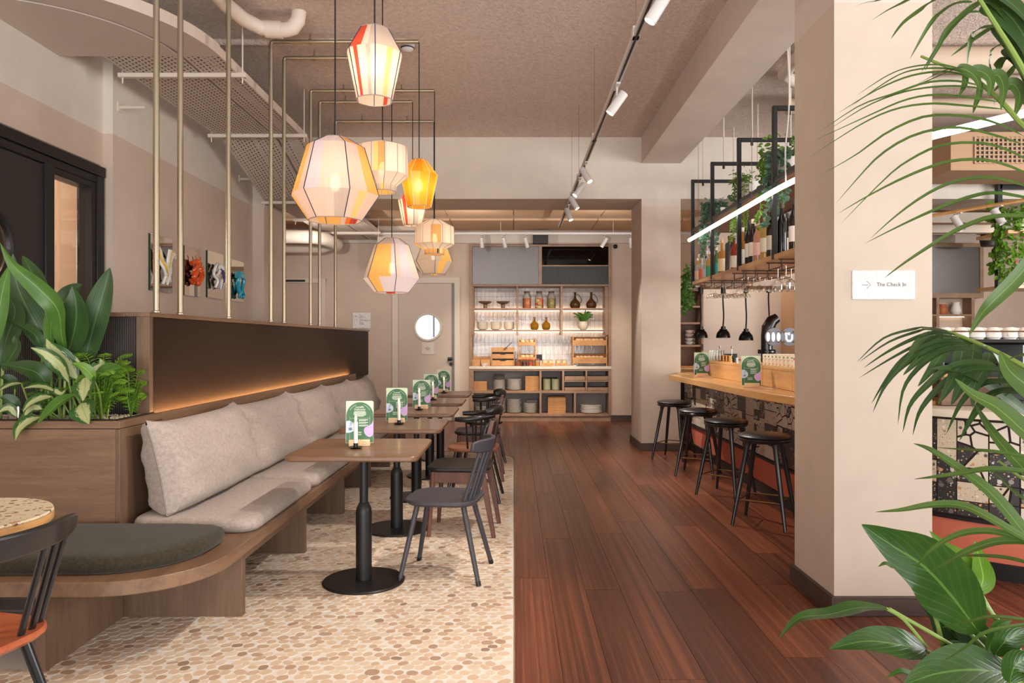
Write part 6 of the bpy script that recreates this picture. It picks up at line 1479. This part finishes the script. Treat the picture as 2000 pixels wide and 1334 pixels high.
stack('plate', 7, PLB, .02, M['ceramic'], 'cream plate in the left pile behind the espresso machine', 'plate', (7.17, 12.1, 1.3305), 'left pile behind the espresso machine')
stack('plate', 9, PLB, .02, M['ceramic'], 'cream plate in the right pile behind the espresso machine', 'plate', (7.45, 12.1, 1.3305), 'right pile behind the espresso machine')
# second hanging shelf far right
o2 = thing('overhead_shelf', 'second hanging black steel shelf behind the palm', 'shelf', (6.6, 8.8, 2))
f = MB(); t_ = .03
for x in (5.87, 7.4): f.box(x - t_, x + t_, 8.8 - t_, 8.8 + t_, 1.99, 3.24)
f.box(5.87, 7.4, 8.8 - t_, 8.8 + t_, 3.18, 3.24); part('frame', f, M['black'], o2, .003, world=True)
part('board', MB().box(5.85, 7.4, 8.6, 9.2, 1.97, 2.01), M['baroak'], o2, .003, world=True); part('board', MB().box(5.85, 7.4, 8.6, 9.2, 2.62, 2.66), M['baroak'], o2, .003, world=True)
part('hanger_rod', MB().tube([(6.1, 8.8, 3.24), (6.1, 8.8, ZC)], .007, 6), M['whitepipe'], o2, world=True)
for k in range(6):
    t = thing('syrup_bottle', 'clear syrup bottle with red cap on the second hanging shelf', 'bottle', (6.02 + k * .11, 8.72 + .07 * (k % 2), 2.0105), 0, 'syrup bottles on the second shelf')
    part('body', MB().lathe([(0, 0), (.036, 0), (.038, .16), (.016, .22), (.014, .29), (0, .29)], 14), GC['clear'], t); part('cap', MB().lathe([(.017, .27), (.017, .31), (0, .31)], 10), plain('cap_red', S(190, 40, 30), .4), t); part('label_band', MB().lathe([(.0388, .03), (.0388, .13)], 14, cap0=False, cap1=False), M['ceramicw'], t)
# ceiling service over the right side
PTAN = plain('pipe_tan', S(188, 166, 144), .6)
pipe('drain_pipe', 'large pale pipe under the ceiling behind the upper palm frond', [(2.75, 6.15, 3.72), (6.5, 6.15, 3.72)], .11, PTAN)
pipe('drain_pipe', 'second pale pipe under the ceiling behind the palm', [(2.75, 7.3, 3.7), (7.4, 7.3, 3.7)], .08, PTAN)
DUCT = plain('duct_tan', S(176, 140, 108), .7)
dc = thing('air_duct', 'beige square duct with dark grille behind the palm', 'duct', (5.4, 8.2, 3.4)); part('duct', MB().box(4.75, 7, 7.9, 8.6, 3.2, 3.62), DUCT, dc, .005, world=True)
gm = MB()
for k in range(14): gm.box(5.0 + k * .05, 5.02 + k * .05, 7.885, 7.9, 3.27, 3.56)
for k in range(7): gm.box(5.0, 5.7, 7.888, 7.9, 3.27 + k * .045, 3.285 + k * .045)
part('grille', gm, DUCT, dc, world=True); part('grille_back', MB().box(5.0, 5.7, 7.896, 7.899, 3.27, 3.56), M['blackm'], dc, world=True)
for k, (y, z) in enumerate(((9.85, 3.0), (10.6, 2.98))):
    t = thing('ceiling_baffle', ('near', 'far')[k] + ' tan ceiling baffle with cream edge behind the palm', 'baffle', (6.5, y, z)); part('panel', MB().box(4.5, 8.6, y, y + .5, z, z + .05), M['tanpanel'], t, world=True); part('edge', MB().box(4.5, 8.6, y - .06, y, z - .06, z + .08), M['cream'], t, .004, world=True)
t2 = thing('light_track', 'slanting wooden toned track with spotlights behind the palm', 'track', (5.5, 8.4, 2.9)); part('rail', MB().tube([(5.0, 8.9, 2.86), (6.7, 7.6, 3.05)], .02, 4), M['baroak'], t2, world=True)
for k, (x, y, z) in enumerate(((5.3, 8.67, 2.89), (5.62, 8.43, 2.93))): spot('unlit white spotlight ' + ('left', 'right')[k] + ' of two behind the palm', (x, y, z - .02), (x + .3, y - .3, 2.0), 0, False, 'spotlights behind the palm', .2, .042)
solo('wall_speaker', MB().lathe([(0, -.1), (.13, -.1), (.15, 0), (.13, .1), (0, .1)], 20), M['blackm'], 'black rounded speaker near the second hanging shelf', 'speaker', None, (P(1935, 468, 11.2).x, 11.2, P(0, 468, 11.2).z))
# ---------------------------------------------------------------- planter plants (left)
def leafpart(parent, pts, width, m, face=(.25, -1, .35), name='leaf', n=12, fold=.16, a=.8, b=1.1, wave=.02, petiole=None):
    mb = MB(); leaf(mb, pts, width, face, n, fold, a, b, wave)
    o = part(name, mb, m, parent, world=True)
    return o
def c5(pts, d0, d1):      # crop of the photograph around the planter -> points in space, depth running from base to tip
    L = len(pts) - 1
    return [P(x * .3, 460 + y * .3, d0 + (d1 - d0) * i / L) for i, (x, y) in enumerate(pts)]
def planted(name, label, cat_, x, y, group=None): return thing(name, label, cat_, (x, y, .93), 0, group)
asp = planted('broadleaf_plant', 'tall plant with large dark green upright leaves in the oak planter', 'plant', -2.35, 3.85)
AL = [([(430, 765), (400, 650), (375, 480), (240, 335), (90, 200), (0, 45)], 120, 3.8, 3.66, 'leafmid', (-.3, -1, .5)),
      ([(290, 750), (255, 620), (170, 460), (105, 300), (85, 120)], 165, 3.92, 3.9, 'leafdark', (.35, -1, .2)),
      ([(310, 600), (255, 340), (195, 215), (145, 130)], 100, 3.95, 3.98, 'leafdark', (.5, -1, .2)),
      ([(440, 770), (470, 680), (495, 560), (495, 440), (470, 330)], 185, 3.84, 3.78, 'leafdark', (.1, -1, .3)),
      ([(535, 870), (575, 720), (640, 480), (690, 310), (716, 210)], 150, 3.9, 3.86, 'leafdark', (.3, -1, .1)),
      ([(390, 700), (375, 520), (440, 400), (490, 345), (535, 318)], 120, 3.98, 4.0, 'leafdark', (.2, -1, .3)),
      ([(15, 850), (40, 680), (90, 540), (95, 470), (60, 405)], 150, 3.85, 3.86, 'leafdark', (.2, -1, .1)),
      ([(20, 880), (70, 790), (110, 720), (95, 650)], 110, 3.8, 3.78, 'leafdark', (-.1, -1, .2)),
      ([(-60, 780), (-20, 560), (20, 350), (62, 190)], 95, 3.75, 3.7, 'leafmid', (.5, -1, .2)),
      ([(275, 745), (230, 650), (120, 580), (15, 540)], 75, 3.9, 3.8, 'leafdark', (.1, -.6, .9)),
      ([(560, 860), (590, 770), (640, 650), (655, 540)], 75, 3.97, 3.98, 'leafdark', (.4, -1, .1)),
      ([(310, 980), (250, 900), (140, 860), (0, 840)], 120, 3.76, 3.66, 'leafdark', (-.1, -.8, .7)),
      ([(330, 740), (330, 620), (330, 520), (290, 430)], 90, 3.9, 3.88, 'leafmid', (-.2, -1, .1)),
      ([(500, 900), (520, 800), (515, 720), (500, 650)], 60, 3.98, 4.0, 'leafdark', (.2, -1, .1))]
for pts, w, d0, d1, mk, fc in AL:
    leafpart(asp, c5(pts, d0, d1), w * .3 * 3.8 / F * 1.12, M[mk], fc, 'leaf', 16, .13, .78, 1.0, .03)
    b_ = c5(pts[:2], d0, d0)[0]; part('stalk', MB().tube([Vector((b_.x + R.uniform(-.03, .03), max(b_.y, 3.72), .925)), b_], [.008, .006], 6), M['stalk'], asp, world=True)
agl = planted('variegated_plant', 'low plant with cream centred green leaves spilling over the planter rim', 'plant', -2.4, 3.74)
GL = [([(450, 960), (400, 860), (300, 775), (200, 730)], 105, 3.74, 3.64, 'leafvar', (-.3, -1, .6)), ([(500, 935), (420, 835), (340, 745), (303, 672)], 150, 3.78, 3.7, 'leafvar', (.3, -1, .5)),
      ([(600, 930), (630, 880), (665, 840), (650, 800)], 105, 3.82, 3.84, 'leafvar', (.2, -1, .3)), ([(552, 925), (556, 970), (550, 1020), (540, 1078)], 160, 3.72, 3.62, 'leafvar', (.0, -1, .35)),
      ([(530, 1095), (540, 1130), (560, 1180), (580, 1228)], 165, 3.68, 3.57, 'leafvar', (.1, -1, .4)), ([(335, 1050), (270, 1060), (200, 1095), (148, 1148)], 100, 3.7, 3.6, 'leafvar', (-.2, -1, .7)),
      ([(360, 1015), (290, 990), (220, 985), (150, 997)], 75, 3.74, 3.64, 'leafvar', (0, -.7, .8)), ([(255, 1185), (190, 1210), (130, 1260), (100, 1334)], 110, 3.64, 3.52, 'leafvar', (-.1, -1, .6)),
      ([(140, 962), (80, 970), (30, 990), (-20, 1020)], 60, 3.72, 3.64, 'leafvar', (0, -.7, .8)), ([(610, 950), (680, 890), (740, 870), (798, 858)], 110, 3.78, 3.74, 'leafmid', (0, -1, .6)),
      ([(485, 1035), (400, 1080), (320, 1150), (243, 1228)], 105, 3.7, 3.56, 'leafmid', (-.2, -1, .8)), ([(300, 980), (275, 900), (235, 860), (175, 852)], 120, 3.82, 3.76, 'leafbright', (-.2, -1, .4)),
      ([(615, 945), (580, 890), (530, 850), (470, 832)], 70, 3.7, 3.64, 'leafbright', (.2, -1, .7)), ([(735, 900), (755, 870), (768, 845), (765, 818)], 50, 3.84, 3.86, 'leafvar', (.1, -1, .2)),
      ([(270, 1130), (220, 1120), (180, 1150), (160, 1190)], 80, 3.68, 3.64, 'leafvar', (-.1, -1, .5)), ([(480, 880), (460, 820), (480, 790), (550, 870)], 60, 3.8, 3.76, 'leafvar', (.2, -1, .3)),
      ([(120, 1130), (90, 1090), (40, 1060), (0, 1055)], 80, 3.72, 3.68, 'leafdark', (.1, -1, .5)), ([(110, 1180), (70, 1130), (30, 1130), (-20, 1160)], 70, 3.7, 3.66, 'leafvar', (.1, -1, .5)),
      ([(100, 1000), (80, 960), (40, 930), (0, 925)], 80, 3.8, 3.74, 'leafdark', (.1, -1, .5)), ([(390, 1040), (360, 1010), (400, 1030), (430, 1000)], 50, 3.74, 3.72, 'leafvar', (.1, -1, .4))]
for pts, w, d0, d1, mk, fc in GL:
    q = c5(pts, d0, d1); leafpart(agl, q, w * .3 * 3.7 / F, M[mk], fc, 'leaf', 12, .14, .78, 1.0, .03)
    part('stalk', MB().tube(cat([Vector((min(q[0].x + R.uniform(-.02, .06), -2.03), 3.8, .925)), (q[0] + Vector((q[0].x, 3.8, .93))) / 2 + Vector((0, 0, .02)), q[0]], 6), .0045, 5), M['stalk'], agl, world=True)
def fern(label, cx, cy, n, seed, reach, lean, mk, sc=1.0):
    t = planted('fern', label, 'plant', cx, cy, 'ferns in the oak planter'); g = random.Random(seed)
    for k in range(n):
        a = g.uniform(0, 2 * PI); rr = reach * g.uniform(.5, 1); hh = g.uniform(.1, .3) * sc
        p0 = Vector((cx, cy, .93)); p2 = Vector((min(cx + rr * math.cos(a) + lean[0], -2.0), min(cy + rr * .6 * math.sin(a), 4.04), .95 + hh * (.9 if rr > reach * .7 else 1.15)))
        p1 = (p0 + p2) / 2 + Vector((0, 0, hh * .45)); c = cat([p0, p1, p2], 18); mb = MB()
        mb.tube(c, .0016, 4)
        for i in range(3, 19):
            tg = (c[min(i+1, 18)] - c[i-1]).normalized(); sd = tg.cross(Vector((0, -.4, 1))).normalized(); L = .042 * sc * math.sin(PI * (i / 19) ** .8) + .006
            for s in (-1, 1):
                q = c[i] + sd * s * L + tg * L * .35 + Vector((0, 0, -L * .2)); leaf(mb, [c[i], (c[i] + q) / 2 + Vector((0, 0, .003)), q], .0095 * sc, (0, -.5, 1), 3, m=2)
        part('frond', mb, M[mk] if g.random() < .75 else M['leafbright'], t, world=True)
    return t
fern('bright green fern at the right end of the planter', -2.16, 3.8, 26, 4, .22, (.02, 0), 'fern', .95)
fern('darker fern in the middle of the planter', -2.42, 3.78, 14, 8, .16, (.0, 0), 'leafmid', .7)
fern('small fern close to the post of the partition end', -2.07, 3.93, 12, 12, .12, (.0, 0), 'fern', .9)
solo('water_gauge', MB().lathe([(0, 0), (.008, 0), (.008, .07), (.011, .07), (.011, .085), (0, .088)], 12), M['chrome'], 'thin metal water gauge stuck in the planter soil', 'gauge', None, (P(36, 0, 3.70).x, 3.70, .925))
# ---------------------------------------------------------------- palm on the right
pt_ = thing('plant_trough', 'dark planter trough at the right edge holding palm and glossy plant', 'planter', (1.75, 1.72, 0))
part('box', MB().box(1.15, 2.5, 1.45, 2.08, 0, .26), M['black'], pt_, .01, world=True); part('soil', MB().box(1.18, 2.47, 1.48, 2.05, .26, .27), plain('trough_soil', S(50, 40, 34), .95), pt_, world=True)
pa = thing('palm', 'palm with long arching thin leaflets at the right edge', 'plant', (1.95, 1.75, .27))
def leaflets(frond, rows, d0, d1, m):
    for pts, w in rows:
        L = len(pts) - 1; q = [P(x, y, d0 + (d1 - d0) * i / L) for i, (x, y) in enumerate(pts)]
        t = (q[-1] - q[0]).normalized(); mb = MB()
        face = Vector((-.1, -1, .75)) if abs(t.z) < .75 else Vector((-.5, -1, .2))
        leaf(mb, q, .95 * w * (d0 + d1) / 2 / F, face, 16, .12, .55, .8)
        part('leaflet', mb, m, frond, world=True)
def frond(rachis, d0, d1, r=.007):
    L = len(rachis) - 1; q = cat([P(x, y, d0 + (d1 - d0) * i / L) for i, (x, y) in enumerate(rachis)], 20); mb = MB().tube(q, [r * (1 - .6 * i / 20) for i in range(21)], 7)
    return part('frond', mb, M['stalk'], pa, world=True)
CR0 = (2160, 900)
fA = frond([(2200, 700), (2110, 380), (2040, 220), (1990, 121), (1945, 49), (1900, -20), (1850, -80)], 1.75, 1.95, .010)
leaflets(fA, [([(1899, 5), (1871, 7), (1844, 21), (1816, 48), (1777, 115)], 17), ([(1914, 24), (1885, 28), (1850, 59), (1830, 97), (1806, 138)], 14), ([(1985, 60), (1937, 7), (1902, 14), (1857, 55), (1800, 140)], 21), ([(1954, 52), (1919, 55), (1899, 69), (1890, 103), (1888, 141)], 16),
  ([(2010, 52), (1961, 48), (1919, 66), (1857, 110)], 20), ([(1968, 86), (1944, 93), (1931, 117), (1937, 155), (1942, 207)], 19), ([(1985, 114), (1964, 114), (1947, 134), (1940, 172)], 24), ([(2020, 95), (1985, 130), (1940, 180)], 22),
  ([(1860, -20), (1826, 0), (1802, 17), (1764, 45), (1740, 76)], 16), ([(1840, -40), (1774, 0), (1733, 21), (1702, 40)], 11), ([(1810, -30), (1719, 0), (1692, 5), (1668, 13)], 8)], 1.9, 2.02, M['palm'])
leaflets(fA, [([(1920, 5), (1960, 20), (2000, 70), (2030, 150)], 62), ([(1945, 40), (1985, 80), (2010, 140), (2030, 230)], 56), ([(1972, 90), (2000, 120), (2030, 190)], 50), ([(1890, -20), (1940, -15), (1990, 20), (2030, 70)], 50)], 1.95, 1.85, M['palmdark'])
fB = frond([(2210, 760), (2120, 420), (2050, 290), (2000, 248), (1964, 207), (1923, 169), (1885, 141), (1843, 128), (1799, 110)], 1.7, 2.1, .009)
leaflets(fB, [([(1885, 138), (1837, 127), (1781, 131), (1733, 148), (1674, 186)], 7), ([(1895, 145), (1843, 134), (1781, 138), (1733, 159), (1659, 210)], 7), ([(1905, 155), (1850, 141), (1781, 148), (1712, 176), (1637, 221)], 8), ([(1919, 169), (1868, 159), (1809, 162), (1747, 183), (1678, 207), (1602, 257)], 8),
  ([(1930, 176), (1878, 169), (1816, 171), (1754, 183), (1688, 210), (1621, 252)], 7), ([(1954, 200), (1885, 190), (1823, 186), (1764, 197), (1692, 228), (1587, 276)], 8), ([(1964, 214), (1885, 207), (1816, 203), (1747, 214), (1678, 245), (1583, 306)], 8), ([(2000, 266), (1937, 238), (1868, 226), (1802, 229), (1733, 259), (1671, 303), (1604, 341)], 9),
  ([(2000, 283), (1947, 266), (1885, 251), (1833, 252), (1774, 269), (1719, 303), (1678, 345), (1633, 397)], 9), ([(2030, 325), (1954, 288), (1892, 279), (1833, 286), (1781, 310), (1733, 345), (1643, 436)], 9), ([(2040, 355), (1954, 319), (1892, 312), (1833, 321), (1764, 348), (1695, 383), (1637, 417)], 10),
  ([(2040, 375), (1954, 350), (1902, 348), (1850, 360), (1799, 386), (1747, 424), (1700, 466)], 10), ([(2040, 395), (1954, 378), (1902, 383), (1833, 407), (1764, 438), (1690, 475)], 11), ([(2050, 424), (1954, 422), (1902, 435), (1850, 460), (1773, 509), (1726, 544)], 13),
  ([(1885, 130), (1860, 138), (1820, 155), (1770, 175)], 12), ([(1870, 132), (1840, 140), (1810, 155), (1778, 172)], 9)], 1.85, 2.02, M['palm'])
leaflets(fB, [([(1868, 132), (1890, 138), (1908, 155), (1914, 180)], 22), ([(1893, 138), (1918, 140), (1935, 158), (1930, 192)], 26), ([(1930, 150), (1950, 148), (1960, 172), (1955, 215)], 26), ([(1955, 170), (1980, 165), (1992, 190), (1980, 232)], 28), ([(1985, 195), (2005, 190), (2020, 220), (2010, 250)], 30), ([(1885, 140), (1885, 160), (1880, 175), (1870, 192)], 12), ([(1915, 160), (1912, 185), (1905, 205), (1900, 222)], 12)], 1.92, 1.88, M['palm'])
fC = frond([(2200, 860), (2080, 760), (2000, 716), (1956, 692), (1915, 673), (1877, 657), (1839, 645), (1802, 642)], 1.65, 2.0, .008)
def c2(l): return [(1600 + x * .315, 440 + y * .315) for x, y in l]
leaflets(fC, [(c2([(760, 648), (680, 638), (600, 642), (400, 700), (232, 850)]), 9), (c2([(800, 660), (700, 650), (620, 657), (430, 725), (245, 850)]), 9), (c2([(850, 680), (700, 668), (540, 725), (400, 800), (275, 885)]), 10), (c2([(870, 700), (740, 690), (600, 745), (430, 835), (250, 945)]), 9),
  (c2([(900, 720), (760, 720), (620, 765), (500, 850), (400, 980), (325, 1105)]), 12), (c2([(920, 740), (800, 735), (650, 790), (500, 890), (400, 1010), (333, 1160)]), 13), (c2([(1000, 780), (870, 765), (750, 790), (620, 880), (520, 1020), (488, 1235)]), 14), (c2([(1100, 870), (950, 850), (800, 890), (660, 1000), (560, 1120), (518, 1285)]), 17),
  (c2([(1180, 910), (1000, 890), (850, 930), (720, 1030), (620, 1160), (580, 1300)]), 17), (c2([(1240, 985), (1130, 970), (1000, 990), (880, 1100), (790, 1290)]), 18), (c2([(1260, 1045), (1150, 1030), (1050, 1070), (960, 1170), (870, 1334)]), 24), (c2([(560, 800), (640, 700), (750, 660), (840, 672)]), 14)], 1.78, 1.95, M['palmdark'])
leaflets(fC, [(c2([(890, 690), (880, 820), (820, 970), (738, 1108)]), 32), (c2([(960, 735), (940, 860), (880, 990), (818, 1115)]), 34), (c2([(1060, 790), (1030, 880), (960, 1000), (950, 1130)]), 30), (c2([(700, 660), (640, 740), (560, 820), (490, 900)]), 20), (c2([(760, 665), (700, 760), (600, 850), (520, 930)]), 20), (c2([(820, 680), (760, 800), (690, 900), (612, 1000)]), 24),
  (c2([(1150, 810), (1160, 900), (1160, 1000), (1150, 1060)]), 34), (c2([(1330, 1200), (1100, 1030), (950, 930), (820, 890), (690, 890)]), 34), (c2([(1330, 1060), (1200, 960), (1120, 850), (1070, 780), (1010, 740)]), 26)], 1.9, 1.82, M['palmdark'])
leaflets(fC, [(c2([(1420, 1090), (1300, 1000), (1180, 900), (1120, 780)]), 48), (c2([(1400, 1400), (1250, 1260), (1100, 1130), (950, 1050), (840, 950)]), 46), (c2([(1420, 60), (1250, 300), (1080, 470), (1000, 560), (930, 680)]), 30), (c2([(1400, 780), (1300, 800), (1230, 812), (1165, 835)]), 16)], 1.66, 1.74, M['palm'])
fD = frond([(2220, 1080), (2120, 1010), (2040, 960), (1990, 930), (1950, 900)], 1.6, 1.75, .007)
leaflets(fD, [([(2050, 1100), (2000, 1040), (1940, 968), (1880, 920), (1820, 880), (1784, 866)], 30), ([(2040, 898), (1940, 882), (1880, 878), (1828, 874)], 9), ([(2050, 925), (1940, 916), (1880, 924), (1820, 932), (1784, 936)], 13), ([(2050, 1080), (1940, 1016), (1880, 988), (1820, 986), (1760, 996), (1710, 1000)], 20),
  ([(2050, 1075), (1960, 1042), (1900, 1038), (1852, 1052), (1812, 1080), (1788, 1110)], 15), ([(2050, 1062), (1960, 1056), (1900, 1072), (1852, 1096), (1816, 1118)], 17), ([(2060, 960), (2000, 916), (1940, 848), (1905, 790)], 34), ([(2040, 1216), (1940, 1204), (1884, 1216), (1838, 1226)], 7), ([(2040, 1215), (1932, 1232), (1880, 1268), (1840, 1292)], 7),
  ([(2040, 1000), (1980, 960), (1950, 930), (1920, 905)], 8), ([(2040, 1110), (1970, 1090), (1900, 1085), (1850, 1090)], 9)], 1.6, 1.78, M['palm'])
def stem(pts, r0, r1): return part('stem', MB().tube(cat(pts, 14), [r0 + (r1 - r0) * i / 14 for i in range(15)], 8), M['stalk'], pa, world=True)
for q in ((2200, 700, 1.75), (2210, 760, 1.7), (2200, 860, 1.65), (2220, 1080, 1.6)):
    e = P(*q); stem([Vector((1.95 + R.uniform(-.05, .05), 1.72, .265)), (Vector((1.93, 1.7, .27)) + e) / 2 + Vector((.04, 0, .1)), e], .014, .008)
# glossy peace lily like plant, bottom right
gl = thing('glossy_plant', 'low plant with broad glossy green leaves in the bottom right corner', 'plant', (1.4, 1.9, .27))
def c3(l): return [(1500 + x * .4, 800 + y * .4) for x, y in l]
GLV = [([(1030, 1090), (900, 915), (760, 765), (600, 660), (458, 562)], 118, 1.92, 1.86, 'peace', (-.5, -1, .55), .03), ([(590, 972), (450, 966), (300, 1000), (150, 1020), (55, 1118)], 32, 1.86, 1.74, 'peace', (-.2, -.5, 1), .1), ([(772, 1176), (650, 1150), (480, 1130), (300, 1168)], 62, 1.88, 1.78, 'peace', (-.1, -.9, .9), .03),
       ([(1180, 1290), (1000, 1270), (820, 1290), (660, 1345)], 92, 1.84, 1.74, 'peace', (-.1, -.9, .8), .03), ([(980, 1180), (890, 1080), (820, 1000), (755, 962)], 56, 1.98, 1.98, 'leafdark', (-.3, -1, .3), .02), ([(1020, 900), (1050, 830), (1035, 740), (1008, 640)], 40, 1.93, 1.92, 'leafbright', (-.4, -1, .1), .02),
       ([(1000, 830), (950, 740), (870, 680), (788, 592)], 34, 1.95, 1.94, 'leafbright', (-.3, -1, .4), .02), ([(1105, 1200), (1150, 1140), (1220, 1100), (1290, 1080)], 46, 1.86, 1.84, 'peace', (.1, -1, .5), .02), ([(1070, 1180), (1100, 1120), (1120, 1060), (1190, 1030)], 40, 1.9, 1.9, 'leafmid', (.2, -1, .2), .02),
       ([(640, 775), (600, 765), (570, 752), (538, 768)], 12, 1.97, 1.97, 'leafmid', (-.1, -.6, 1), .02), ([(1000, 1250), (940, 1190), (880, 1180), (800, 1250)], 40, 1.88, 1.86, 'leafdark', (-.2, -1, .6), .02), ([(1180, 1334), (1200, 1260), (1250, 1220), (1300, 1190)], 60, 1.8, 1.8, 'peace', (.1, -1, .4), .02), ([(760, 1320), (690, 1290), (640, 1280), (575, 1310)], 16, 1.9, 1.86, 'leafmid', (-.1, -.7, 1), .02),
       ([(1060, 1180), (1010, 1110), (950, 1050), (930, 960)], 60, 1.97, 1.96, 'leafdark', (-.2, -1, .2), .02)]
for pts, w, d0, d1, mk, fc, wv in GLV:
    L = len(pts) - 1; pp2 = c3(pts); q = [P(x, y, d0 + (d1 - d0) * i / L) for i, (x, y) in enumerate(pp2)]
    leafpart(gl, q, w * d0 / F, M[mk], fc, 'leaf', 20, .13, .72, 1.0, wv)
    b0 = Vector((1.36 + R.uniform(-.06, .1), 1.86 + R.uniform(-.04, .06), .265)); part('stalk', MB().tube(cat([b0, (b0 + q[0]) / 2 + Vector((.02, .0, .03)), q[0]], 8), [.007 - .0003 * i for i in range(9)], 7), M['stalk'], gl, world=True)
part('stalk', MB().tube(cat([P(1810, 1264, 1.86), P(1765, 1210, 1.86), P(1730, 1188, 1.86)], 8), .0045, 6), M['stalk'], gl, world=True)
part('stalk', MB().tube(cat([P(1842, 1265, 1.93), P(1818, 1180, 1.93), P(1786, 1146, 1.92)], 8), .006, 6), M['stalk'], gl, world=True)
# ---------------------------------------------------------------- trailing plants on the hanging shelf
def trailing(label, x, y, z, vines, mk, lw, seed, potr=.09, poth=.15, bush=30, bh=.12, drop=None, spread=.16, ml=1.0):
    t = thing('trailing_plant', label, 'plant', (x, y, z)); g = random.Random(seed)
    part('pot', MB().lathe([(0, 0), (potr * .8, 0), (potr, .02), (potr, poth), (potr * .92, poth), (potr * .9, poth - .02), (0, poth - .02)], 24), M['ceramicw'], t)
    fo = MB(); st = MB()
    def lf(p, d, L):
        d = Vector(d).normalized(); leaf(fo, [p, p + d * L * .5 + Vector((0, 0, L * .06)), p + d * L], L * lw, (g.uniform(-.6, .2), -1, g.uniform(.1, .9)), 4, a=.8, m=2)
    for k in range(bush):
        a = g.uniform(0, 2 * PI); r = g.uniform(.02, spread); p = Vector((r * math.cos(a), r * math.sin(a), poth + g.uniform(0, bh))); lf(p, (math.cos(a), math.sin(a), g.uniform(-.4, .6)), g.uniform(.05, .085) * ml)
    for a, L, off in vines:
        p0 = Vector((.05 * math.cos(a), .05 * math.sin(a), poth)); p1 = Vector((off * math.cos(a), off * math.sin(a), poth + .03)); p2 = p1 + Vector((.02 * math.cos(a), 0, -L * .5)); p3 = p2 + Vector((-.02, g.uniform(-.05, .05), -L * .5))
        c = cat([p0, p1, p2, p3], 28); st.tube(c, .002, 4)
        for i in range(3, 29):
            for s in range(2): lf(c[i], (g.uniform(-1, 1), g.uniform(-1, .3), g.uniform(-.9, .3)), g.uniform(.045, .075) * ml)
    part('vines', st, M['stalk'], t); part('foliage', fo, M[mk], t, kind='stuff'); return t
V = lambda n, a0, a1, l0, l1, off, s: [(a0 + (a1 - a0) * k / max(n - 1, 1), random.Random(s + k).uniform(l0, l1), off) for k in range(n)]
zz = 2.6505
trailing('lush green trailing plant on the nearest corner of the hanging shelf', 2.36, 6.25, zz, V(5, 2.3, 4.2, .25, .62, .2, 1), 'leafbright', .6, 1, .1, .26, 110, .16, spread=.24, ml=.8)
trailing('grey green eucalyptus trailing beside the lush plant on the shelf', 2.26, 6.02, zz, V(6, 2.6, 4.4, .3, .58, .13, 2), 'euca', .85, 2, .085, .2, 34, .08, spread=.18, ml=.75)
trailing('fine leaved light green plant hanging in the middle of the shelf', 2.3, 7.1, zz, V(8, 2.4, 4.4, .4, .66, .13, 3), 'leafbright', .3, 3, .1, .24, 60, .14, spread=.2, ml=.7)
trailing('grey green trailing plant at the far end of the hanging shelf', 2.27, 8.05, zz, V(7, 2.4, 4.4, .3, .62, .15, 4), 'euca', .85, 4, .1, .16, 44, .1, spread=.18, ml=.8)
trailing('green trailing plant hanging behind the far pillar', 2.62, 10.6, 2.13, V(6, 2.2, 4.4, .3, .62, .12, 5), 'leafmid', .7, 5, .1, .14, 40, .16, spread=.2)
trailing('small green plant on the shelf next to the large pillar', 2.42, 5.6, zz, V(2, 2.4, 4.4, .1, .2, .1, 6), 'leafmid', .7, 6, .08, .12, 26, .1, spread=.14)
trailing('yellow green trailing plant on the second hanging shelf', 5.98, 8.75, 2.661, V(6, 2.4, 4.8, .5, 1.0, .14, 7), 'leafbright', .7, 7, .12, .16, 40, .2, spread=.26, ml=1.3)
